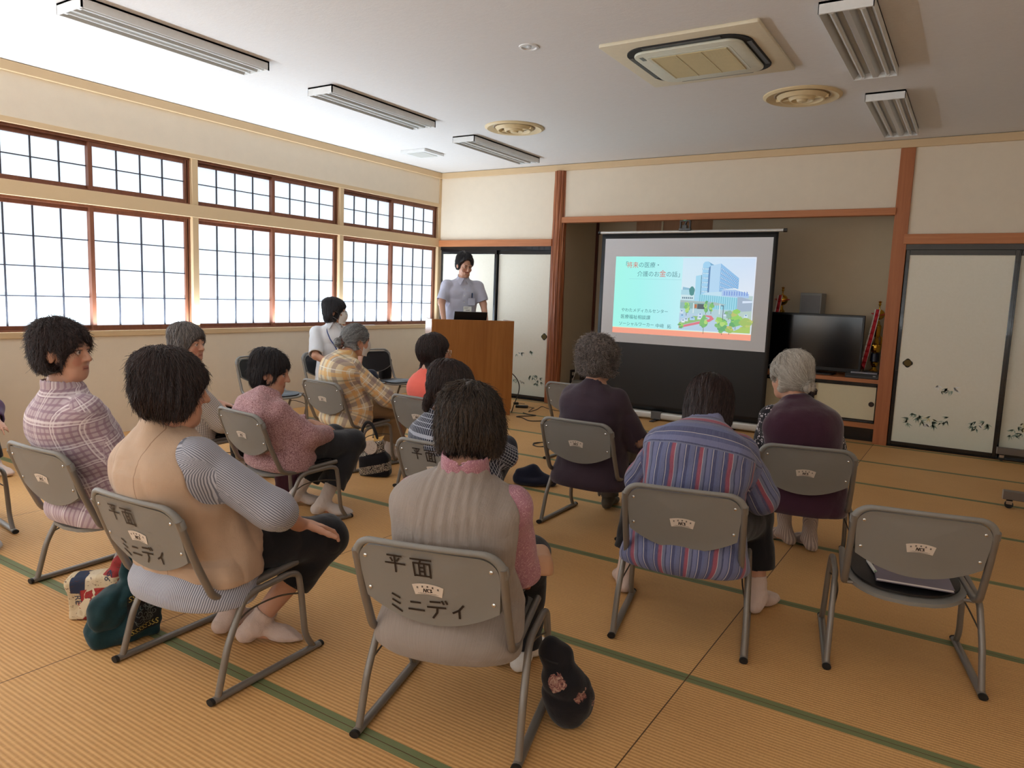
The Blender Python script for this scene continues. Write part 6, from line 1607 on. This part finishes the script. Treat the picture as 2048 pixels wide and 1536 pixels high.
MB().tube([on_head('C7', (-.080 + .007 * math.cos(a), -.004, -.050 + .009 * math.sin(a))) for a in [2 * math.pi * i / 14 for i in range(14)]], .002, 6, closed=True).build('earring', simple('earring_gold', (230, 180, 80), .2, 1.0), PEOPLE['C7'][0])
MB().tube([on_head('C12', (.02 + .03 * math.cos(a), -.085 + .01 * math.sin(3 * a), .085 + .004 * math.sin(a))) for a in [math.pi * i / 8 for i in range(9)]], .006, 7).build('hair_clip', simple('clip_tortoise', (92, 56, 40), .25), PEOPLE['C12'][0])
# shirt front of the seated man: collar points, placket, lanyard
def front_pt(k, x, z, off):
    q = PEOPLE[k][1]; L = q['torso']; i = int(np.argmin(np.abs(L.S[:, 2] - z))); a, b = L.a[i] , L.b[i]; a += .022; b += .022
    y = b * max(0, 1 - abs(x / a) ** 2.3) ** (1 / 2.3); p = L.S[i] + L.L[i] * x + L.D[i] * (-(y) if L.D[i][1] < 0 else y) ; p = p + v3((0, off, 0)); p[2] = z + (p[2] - L.S[i][2]) ; return p
def collar_points(k, mat, dz=.0):
    par, q = PEOPLE[k]; nb, ax = q['nb'], q['axn']; f = -q['bk']; ls = q['ls']
    for sx in (-1, 1):
        b = MB(); t = [nb + ax * .030 + ls * sx * .050 + f * .052, nb + ax * .030 + ls * sx * .004 + f * .076, nb - ax * .045 + ls * sx * .052 + f * .108, nb - ax * .004 + ls * sx * .074 + f * .064]
        b.add(t, [(0, 1, 2, 3)]); b.build('collar_flap', CL[mat], par, smooth=0, solid=.004)
collar_points('C15', 'white_shirt'); collar_points('S', 'pale_shirt')
def lanyard(k, mat, low):
    par, q = PEOPLE[k]; nb = q['nb']
    for sx in (-1, 1):
        pts = [nb + v3((0, -.060, .024)), nb + v3((sx * .058, -.01, .016))] + [front_pt(k, sx * (.075 * (1 - t) ** .8), nb[2] - .045 - (nb[2] - .045 - low) * t, .008) for t in (0, .2, .4, .6, .8, 1)]
        MB().tube(smooth_path(pts, 4), .004, 6, flat=(.006, .0015, (0, 1, 0))).build('lanyard', mat, par, smooth=60)
lanyard('C15', simple('lanyard_blue', (40, 70, 140), .6), .66)
def badge():
    par = PEOPLE['S'][0]; p = front_pt('S', -.045, 1.185, .012); W_ = simple('badge_white', (238, 236, 230), .4)
    MW = Matrix.Translation(Vector(p)) @ Matrix.Rotation(math.radians(8), 4, 'X')
    o = MB().box((-.048, -.002, -.032), (.048, .002, .032), MW).build('name_badge', W_, par, smooth=0, bevel=.002)
    t = MB()
    for z, x0, x1, th in ((.018, -.035, .018, .004), (.006, -.038, .008, .003), (-.012, -.020, .030, .007)):
        n = int((x1 - x0) / .008)
        for i in range(n): t.box((-x0 - .008 * i - .006, .002, z - th / 2), (-x0 - .008 * i, .0028, z + th / 2), MW)
    t.build('badge_print', M_INK, o, smooth=0)
    for x, c in ((-.085, (30, 40, 60)), (-.092, (40, 80, 150))):
        q0 = Vector(front_pt('S', x, 1.32, .014)); MB().tube([q0, q0 + Vector((0, .004, .055))], .0042, 8).build('pen', simple('pen_%d' % c[0], c, .3), par)
    q0 = front_pt('S', -.088, 1.275, .006); MB().box((-.040, -.003, -.040), (.040, .003, .04), Matrix.Translation(Vector(q0))).build('pocket', CL['pale_shirt'], par, smooth=0, bevel=.003)
    for i in range(5):
        z = 1.42 - .075 * i; MB().lathe([(.006, 0), (.005, .002), (.001, .0025)], 10, Matrix.Translation(Vector(front_pt('S', .0, z, .012))) @ Matrix.Rotation(math.radians(-90), 4, 'X'), cap=False).build('button', W_, par)
badge()
# lace collar and cuff accents on the nearest person come from the blouse; grey vest sits on top
# ================================================================== BAGS AND SMALL THINGS
CAMR = math.radians(32.3)
def bag_mesh(name, parent, prims, mat, h=.006, fold=None, cuts=(), bounds=((-.3, -.25, -.02), (.3, .25, .45)), subs=()):
    F = Field(bounds[0], bounds[1], h)
    for p, k in prims: F.add(p, k)
    for p, k in subs: F.add(p, k, 's')
    if fold: F.apply(fold, .05)
    F.cut((0, 0, .002), (0, 0, -1))
    for p, n in cuts: F.cut(p, n)
    V, Q = F.mesh(); V = relax(V, Q, 1)
    return fast_mesh(name, V, Q, mat, parent, {'pat': V})
def wrap(o, target, off=.0012):
    m = o.modifiers.new('w', 'SHRINKWRAP'); m.target = target; m.wrap_method = 'PROJECT'; m.use_project_y = True; m.use_negative_direction = True; m.use_positive_direction = True; m.offset = off; m.wrap_mode = 'ABOVE_SURFACE'; return o
def print_text(s, x, z, size, mat, target, rot=0.0, y=-.3, name='bag_lettering', shear=0.0):
    M_ = Matrix.Translation((x, y, z)) @ Matrix.Rotation(math.radians(90), 4, 'X') @ Matrix.Rotation(math.radians(rot), 4, 'Z')
    o = text_mesh(name, s, size, mat, M_, target, 0.0, shear=shear); return wrap(o, target)
RY = lambda d: rotm(0, 0, 0) if d == 0 else np.array([[math.cos(math.radians(d)), 0, math.sin(math.radians(d))], [0, 1, 0], [-math.sin(math.radians(d)), 0, math.cos(math.radians(d))]])
# -- retro print cotton bag
def retro_bag():
    r = empty('tote_bag', (3.445, -6.475, 0), CAMR + .12, 'cotton bag with a retro patchwork print standing on the floor at left', 'bag', 'bags on the floor')
    t = NT('retro_print'); co = t.coord(); mp = t.mapping(co, (1, 1, 1), (0, 0, 0), (.05, .2, .0))
    b = t.n('ShaderNodeTexBrick'); sp = t.n('ShaderNodeSeparateXYZ'); t.l(co, sp.inputs[0]); cb = t.n('ShaderNodeCombineXYZ'); t.l(sp.outputs[0], cb.inputs[0]); t.l(sp.outputs[2], cb.inputs[1])
    v = t.n('ShaderNodeTexVoronoi'); v.distance = 'CHEBYCHEV'; v.inputs['Scale'].default_value = 15; t.l(cb.outputs[0], v.inputs['Vector'])
    sc = t.n('ShaderNodeSeparateColor'); t.l(v.outputs['Color'], sc.inputs[0])
    base = t.ramp(sc.outputs[0], [(0, rgba((214, 196, 164))), (.5, rgba((204, 184, 150))), (.66, rgba((150, 44, 44))), (.80, rgba((222, 206, 178))), (.90, rgba((44, 56, 82))), (.95, rgba((206, 150, 80)))], 'CONSTANT')
    n = t.noise(t.mapping(cb.outputs[0], (60, 110, 1)), 1.0, 3, .7); ink = t.math('MULTIPLY', t.math('GREATER_THAN', n, .60), .75)
    edge = t.n('ShaderNodeTexVoronoi'); edge.feature = 'DISTANCE_TO_EDGE'; edge.inputs['Scale'].default_value = 15; t.l(cb.outputs[0], edge.inputs['Vector'])
    t.color(t.mix(ink, base, rgba((84, 50, 46)))); t.set(Roughness=.8)
    R = RY(4)
    o = bag_mesh('bag_body', r, [(rbox((-.015, 0, .088), (.105, .055, .092), .022, RY(-7)), .01), (rbox((.085, .03, .13), (.07, .045, .095), .02, RY(16)), .02)], t.m, .005, folds(.010, (12, 12, 14), 3.3))
    nv = simple('ink_navy', (40, 52, 80), .7); rd = simple('ink_red', (166, 46, 44), .7); cr = simple('print_cream', (224, 210, 180), .7)
    pm = []
    def patch(pts, m, off): 
        b = MB(); n_ = 6; (x0, z0), (x1, z1), (x2, z2), (x3, z3) = pts
        b.grid(lambda u, w: ((x0 * (1 - u) + x1 * u) * (1 - w) + (x3 * (1 - u) + x2 * u) * w, -.3, (z0 * (1 - u) + z1 * u) * (1 - w) + (z3 * (1 - u) + z2 * u) * w), n_, n_); q = b.build('print_patch', m, o, smooth=0); return wrap(q, o, off)
    patch([(-.055, .055), (.045, .068), (.040, .135), (-.062, .122)], rd, .0008)
    pin = [(-.075, .022), (-.050, .012), (-.028, .050), (-.022, .085), (-.004, .112), (-.012, .130), (-.034, .128), (-.044, .108), (-.044, .088), (-.066, .058)]
    b = MB(); b.add([(x, -.3, z) for x, z in pin], [tuple(range(len(pin)))]); wrap(b.build('print_patch', cr, o, smooth=0), o, .0016)
    print_text('SUN', -.064, .048, .034, rd, o, 22); print_text("WE'RE", -.088, .165, .036, nv, o, -84); print_text('99', .052, .155, .036, nv, o, 70); print_text('RTE', .070, .062, .042, nv, o, 78); print_text('99', .085, .135, .030, rd, o, 60)
retro_bag()
# -- dark teal tote with rows of gold S
def teal_bag():
    r = empty('tote_bag', (3.725, -6.545, 0), math.radians(74), 'dark teal tote bag with rows of gold S letters beside the beige vest chair', 'bag', 'bags on the floor')
    tm = cloth('teal', plain((22, 54, 60), .35, 30), .85)
    o = bag_mesh('bag_body', r, [(rbox((-.035, .01, .08), (.085, .05, .09), .03), .01), (rbox((.045, .01, .10), (.090, .05, .112), .03), .03), (cone((-.07, .0, .15), (.05, .02, .20), .035, .035), .04), (cone((.02, .03, .19), (.02, .05, .31), .05, .022), .03)], tm, .005, folds(.022, (14, 14, 15), 8.1, .8))
    blk = simple('panel_black', (24, 26, 30), .8); gold = simple('gold_thread', (206, 184, 96), .6); gr = simple('grey_thread', (104, 112, 110), .7)
    b = MB(); b.grid(lambda u, w: (.0 + .115 * u, -.3, .035 + .145 * w + .008 * u), 10, 10); wrap(b.build('bag_panel', blk, o, smooth=60), o, .001)
    print_text('SSSSSSSS', .004, .040, .029, gold, o, 6, shear=.2); print_text('SSSSSSS', .004, .160, .029, gold, o, 6, shear=.2)
    rnd = random.Random(3); b = MB()
    for i in range(16):
        cx, cz, rr = rnd.uniform(.02, .095), rnd.uniform(.08, .140), rnd.uniform(.008, .022); a0 = rnd.uniform(0, 6)
        pts = [(cx + rr * (1 - .06 * k) * math.cos(a0 + k * .5), cz + rr * (1 - .06 * k) * math.sin(a0 + k * .5)) for k in range(13)]
        for q in stroke_poly(pts, .0022): b.add([(x, -.3, z) for x, z in q], [(0, 1, 2, 3)])
    wrap(b.build('bag_swirls', gr, o, smooth=0), o, .0018)
teal_bag()
# -- black floral pouch by the nearest chair
def flower_pouch():
    r = empty('pouch_bag', (5.318, -6.05, 0), CAMR, 'black drawstring pouch with faded flower print at the foot of the nearest chair', 'bag', 'bags on the floor')
    def fn(t, u, v, pa):
        x = t.n('ShaderNodeTexVoronoi'); x.inputs['Scale'].default_value = 9; t.l(t.coord(), x.inputs['Vector']); n = t.noise(t.coord(), 30, 3, .6, 1.0)
        d = t.math('ADD', x.outputs['Distance'], t.math('MULTIPLY', t.math('SUBTRACT', n, .5), .5)); m = t.math('LESS_THAN', d, .26)
        c = t.ramp(t.noise(t.coord(), 55, 3, .6, 2.0), [(.35, rgba((70, 40, 44))), (.5, rgba((140, 92, 84))), (.62, rgba((178, 146, 128)))])
        return t.mix(m, rgba((18, 17, 24)), c)
    o = bag_mesh('bag_body', r, [(ell((.01, 0, .09), (.080, .060, .098)), .02), (cone((-.02, .0, .15), (-.055, .0, .262), .055, .026), .05), (ell((-.035, .0, .235), (.045, .035, .030)), .03)], cloth('flower_pouch', fn, .85), .0045, folds(.010, (12, 12, 12), 5.0), bounds=((-.16, -.12, -.02), (.16, .12, .32)))
    b = MB(); b.tube(smooth_path([(-.035, -.045, .225), (-.08, -.03, .235), (-.085, .02, .235), (-.04, .04, .225)], 5), .004, 6); b.build('drawstring', simple('string_black', (22, 22, 26), .8), o)
flower_pouch()
# -- tan handbag in the lap of the nearest person
def handbag():
    r = empty('handbag', (5.195, -6.03, .475), math.radians(17 - 70), 'tan handbag with a reddish brown strap at the right hip of the grey vest person', 'handbag')
    o = bag_mesh('bag_body', r, [(rbox((0, 0, 0), (.075, .035, .065), .03), .01)], simple('bag_tan', (196, 150, 118), .55), .005, folds(.004, (12, 12, 12), 2.0), bounds=((-.14, -.1, -.12), (.14, .1, .12)))
    b = MB(); b.tube(smooth_path([(-.05, -.03, .05), (-.06, -.05, .09), (0, -.055, .115), (.06, -.05, .08), (.065, -.04, .0), (.04, -.045, -.05)], 6), .006, 8, flat=(.010, .004, (0, 0, 1))); b.build('strap', simple('strap_brown', (156, 84, 66), .45), o, smooth=60)
# -- navy bag lying on the floor
def floor_bag():
    r = empty('cloth_bag', (3.735, -3.60, 0), CAMR, 'flat navy cloth bag lying on the tatami left of the purple top chair', 'bag', 'bags on the floor')
    bag_mesh('bag_body', r, [(ell((.02, 0, .035), (.15, .10, .045)), .02), (cone((-.09, .02, .06), (.0, .02, .10), .055, .045), .05), (cone((-.02, .0, .09), (.13, -.02, .025), .04, .02), .04)], cloth('navy_bag', plain((24, 28, 48), .15), .85), .006, folds(.012, (8, 8, 9), 6.0))
floor_bag()
# -- black and white patterned tote with a handle and a round fan in it
def pattern_tote():
    r = empty('tote_bag', (2.715, -4.14, 0), CAMR - .1, 'black tote with white scroll pattern and tall handle beside the plaid shirt chair', 'bag', 'bags on the floor')
    def fn(t, u, v, pa):
        sp = t.n('ShaderNodeSeparateXYZ'); t.l(t.coord(), sp.inputs[0]); n = t.noise(t.coord(), 34, 2, .5, 2.0); rr = t.math('ABSOLUTE', t.math('SUBTRACT', t.math('FRACT', t.math('MULTIPLY', n, 7)), .5)); m = t.math('LESS_THAN', rr, .16)
        z = t.math('ADD', sp.outputs[2], t.math('MULTIPLY', sp.outputs[0], -.25)); hi = t.math('GREATER_THAN', z, .165); lo = t.math('MULTIPLY', t.math('LESS_THAN', z, .085), t.math('GREATER_THAN', z, .025))
        return t.mix(t.math('MULTIPLY', m, t.math('ADD', hi, lo, clamp=True)), rgba((18, 17, 24)), rgba((226, 214, 196)))
    o = bag_mesh('bag_body', r, [(rbox((.005, 0, .075), (.115, .055, .08), .03, RY(-4)), .01), (rbox((.0, 0, .17), (.075, .035, .09), .025, RY(-6)), .06)], cloth('scroll_tote', fn, .85), .005, folds(.008, (10, 10, 10), 4.0), bounds=((-.2, -.12, -.02), (.2, .12, .32)))
    bk = simple('strap_black', (20, 20, 24), .7)
    b = MB(); b.tube(smooth_path([(-.085, -.01, .20), (-.09, -.01, .32), (-.06, -.01, .385), (-.02, -.01, .375), (.015, -.01, .30), (.02, -.01, .24)], 6), .006, 8, flat=(.011, .004, (0, 1, 0))); b.build('handle', bk, o, smooth=60)
    f = MB(); f.lathe([(.048, 0), (.05, .003), (.048, .006), (.001, .006)], 24, Matrix.Translation((-.015, -.048, .215)) @ Matrix.Rotation(math.radians(80), 4, 'X')); fo = f.build('round_charm', cloth('charm', voro_print((206, 190, 176), (120, 104, 96), 90, .2), .8), o)
    f = MB(); f.add([(.0, -.02, .25), (.05, -.01, .255), (.075, -.01, .30), (.03, -.005, .285), (.0, -.01, .30)], [(0, 1, 2, 3, 4)]); f.build('yellow_cloth', simple('cloth_yellow', (226, 186, 110), .8), o, smooth=0, solid=.003)
pattern_tote()
def knit_bag():
    r = empty('knit_bag', (2.70, -4.90, 0), CAMR, 'dark maroon knitted bag on the floor under the pink cardigan chair', 'bag', 'bags on the floor')
    bag_mesh('bag_body', r, [(rbox((0, 0, .085), (.085, .06, .095), .04), .01)], cloth('maroon_knit', stripes_fine((74, 30, 44), (48, 18, 30), .010, .5), .9), .006, folds(.007, (10, 10, 10), 2.5))
knit_bag()
def basket_bag():
    r = empty('basket_bag', (5.905, -3.70, 0), CAMR, 'small black woven bag with a loop handle beside the plum vest chair', 'bag', 'bags on the floor')
    mk = cloth('woven_black', checked((24, 20, 22), [(0, .012, 0, .3, (58, 48, 46), .8), (1, .010, 0, .3, (58, 48, 46), .8)]), .6)
    b = MB(); b.lathe([(.045, 0), (.060, .004), (.075, .05), (.090, .10), (.086, .102), (.068, .05), (.05, .012), (.001, .012)], 28); o = b.build('basket', simple('weave_black', (30, 25, 26), .55, bump=.6, bscale=160), r)
    h = MB(); h.tube(smooth_path([(-.075, 0, .095), (-.065, 0, .16), (-.01, 0, .205), (.055, 0, .165), (.075, 0, .095)], 7), .007, 8); h.build('handle', M_CAP, o)
basket_bag()
def side_bags():
    x, y, h = CHAIRS['C16'][:3]; a = math.radians(h)
    r = empty('backpack', (x, y, 0), a, 'dark backpack hanging behind the empty chair near the lectern', 'backpack')
    bag_mesh('bag_body', r, [(rbox((-.235, -.40, .42), (.075, .055, .13), .035), .01)], cloth('dark_pack', plain((26, 26, 32), .15), .85), .007, folds(.008, (10, 10, 10), 1.5), bounds=((-.36, -.5, .2), (-.1, -.3, .62)))
    b = MB(); b.tube(smooth_path([(-.25, -.37, .54), (-.235, -.355, .60), (-.205, -.345, .63), (-.19, -.39, .56)], 5), .006, 8); b.build('strap', M_CAP, r)
    r2 = empty('shoulder_bag', (.86, -1.36, 0), .6, 'black shoulder bag with a loose strap on the floor near the lectern', 'bag', 'bags on the floor')
    bag_mesh('bag_body', r2, [(rbox((.03, 0, .07), (.10, .055, .075), .03), .01)], cloth('dark_pack2', plain((22, 22, 26), .15), .85), .007, folds(.008, (10, 10, 10), 3.5))
    b = MB(); b.tube(smooth_path([(-.05, -.04, .10), (-.13, -.06, .09), (-.17, -.07, .03), (-.19, -.09, .006)], 6), .008, 8, flat=(.012, .004, (0, 0, 1))); b.build('strap', M_CAP, r2)
side_bags(); handbag()
# -- on the empty chair: notebook and white pen
x, y, hd, *_ = CHAIRS['C5']; MC = Matrix.Translation((x, y, 0)) @ Matrix.Rotation(math.radians(hd), 4, 'Z')
r = empty('notebook', MC @ Vector((.02, -.085, .346)), math.radians(hd) - .04, 'thin grey lilac notebook lying on the black seat of the empty chair', 'notebook')
MB().box((-.125, -.10, 0), (.125, .10, .003)).build('cover', simple('cover_lilac', (120, 112, 128), .5, var=.08, vscale=25), r, smooth=0, bevel=.001)
MB().box((-.122, -.097, .003), (.122, .097, .009)).build('pages', simple('paper', (226, 222, 222), .7), r, smooth=0)
MB().box((-.125, -.10, .009), (.125, .10, .0115)).build('cover', simple('cover_lilac', (120, 112, 128), .5), r, smooth=0, bevel=.001)
r = empty('pen', MC @ Vector((-.112, -.045, .356)), math.radians(hd) + .12, 'white pen lying beside the notebook on the empty chair', 'pen')
MB().tube([(0, -.065, 0), (0, .055, 0)], .0065, 10).build('barrel', simple('pen_white', (232, 232, 228), .3), r); MB().tube([(0, -.072, 0), (0, -.064, 0)], .005, 8).build('pen_tip', simple('pen_green', (150, 180, 150), .4), r)
# -- wheeled board at the right edge
r = empty('whiteboard', (7.02, -1.0, 0), 0, 'wheeled stand at the right edge of the photo, two grey feet with casters showing', 'whiteboard')
gm = simple('stand_grey', (116, 106, 98), .45, .3)
for yy in (-.965, .96):
    f = MB().box((-.47, yy - .03, .062), (.45, yy + .03, .122)).build('foot', gm, r, smooth=0, bevel=.004)
    MB().box((-.474, yy - .028, .064), (-.468, yy + .028, .120)).build('foot_cap', simple('cap_light', (176, 168, 158), .4), f, smooth=0)
    for xx in (-.43, .41):
        w = MB().tube([(xx, yy - .014, .026), (xx, yy + .014, .026)], .026, 18).build('caster', M_CAP, r, smooth=40)
        k = MB(); k.box((xx - .018, yy - .022, .03), (xx + .018, yy - .016, .062)); k.box((xx - .018, yy + .016, .03), (xx + .018, yy + .022, .062)); k.box((xx - .02, yy - .022, .054), (xx + .02, yy + .022, .062)); k.build('caster_fork', M_CHROME, w, smooth=0)
    MB().box((-.02, yy - .02, .12), (.02, yy + .02, 1.9)).build('post', gm, r, smooth=0)
MB().box((-.015, -.96, .85), (.015, .95, 1.85)).build('board', simple('board_white', (232, 234, 234), .25), r, smooth=0)
# -- cables between lectern and screen
ck = simple('cable_dark', (58, 50, 44), .55)
def cable(name, pts, rad, label, mat=ck, n=7):
    o = MB().tube(smooth_path(pts, n), rad, 6).build(name, mat, smooth=60); return tag(o, label, 'cable')
r = empty('power_adapter', (1.79, -.62, 0), .5, 'black laptop power adapter lying on the floor right of the lectern', 'adapter')
MB().box((-.075, -.03, 0), (.075, .03, .03)).build('adapter_body', simple('adapter_black', (22, 22, 24), .4), r, smooth=0, bevel=.006)
MB().tube(smooth_path([(.075, 0, .015), (.12, .02, .006), (.15, -.01, .005), (.12, -.05, .005)], 6), .003, 6).build('lead', ck, r)
r = empty('cable_plug', (1.60, -.45, 0), 1.0, 'black plug and cable end on the floor behind the adapter', 'plug')
MB().box((-.03, -.02, 0), (.03, .02, .028)).build('plug_body', simple('adapter_black', (22, 22, 24), .4), r, smooth=0, bevel=.005); MB().tube(smooth_path([(.03, 0, .014), (.08, .03, .008), (.12, .0, .004)], 5), .003, 6).build('lead', ck, r)
cable('black_cable', [(1.905, -1.06, .46), (1.955, -1.03, .40), (1.99, -1.02, .32), (1.985, -1.03, .22), (1.955, -1.05, .12), (1.90, -1.02, .004)], .006, 'black cable arching out of the back of the lectern to the floor')
cable('thin_cable', [(1.93, -.60, .004), (2.02, -.84, .004), (2.0, -.62, .004), (1.93, -.38, .004), (2.08, -.48, .004), (2.22, -.52, .004), (2.42, -.55, .004)], .004, 'thin cable wandering over the tatami from the adapter to the alcove')
cable('floor_cable', [(2.02, -.96, .005), (2.10, -1.0, .005), (2.22, -1.02, .005), (2.10, -1.22, .005), (2.20, -1.26, .005), (2.36, -1.36, .005), (2.52, -1.22, .005), (2.75, -1.25, .005), (2.95, -1.1, .005)], .006, 'thick dark cable zigzagging over the tatami in front of the lectern')
pts = []
for i in range(150):
    t = i / 149; bx_ = 2.52 + .62 * t + .10 * math.sin(t * 9); by_ = -.85 - 1.35 * t + .12 * math.sin(t * 7 + 1); a = i * 1.3; pts.append((bx_ + .020 * math.cos(a), by_ + .020 * math.sin(a), .006 + .003 * math.sin(a * .5)))
o = MB().tube(pts, .004, 5).build('coiled_cable', ck, smooth=60); tag(o, 'curly dark cable trailing over the floor left of the front empty chair', 'cable')
o = MB().tube([(3.08 + .07 * math.cos(a) * (1 + .2 * math.sin(2.5 * a)), -2.34 + .12 * math.sin(a), .006 + .003 * math.sin(a * 2)) for a in [i * .35 for i in range(52)]], .004, 5).build('cable_loop', ck, smooth=60); tag(o, 'looped bundle of dark cable on the tatami left of the front empty chair', 'cable')
# -- paper on the window sill
o = MB().box((-.06, -.22, 0), (.02, .22, .003)).build('paper_sheet', simple('paper_white', (236, 234, 230), .7)); o.location = (-.01, -1.48, .9008); tag(o, 'white sheet of paper lying on the window sill behind the plaid shirt', 'paper')
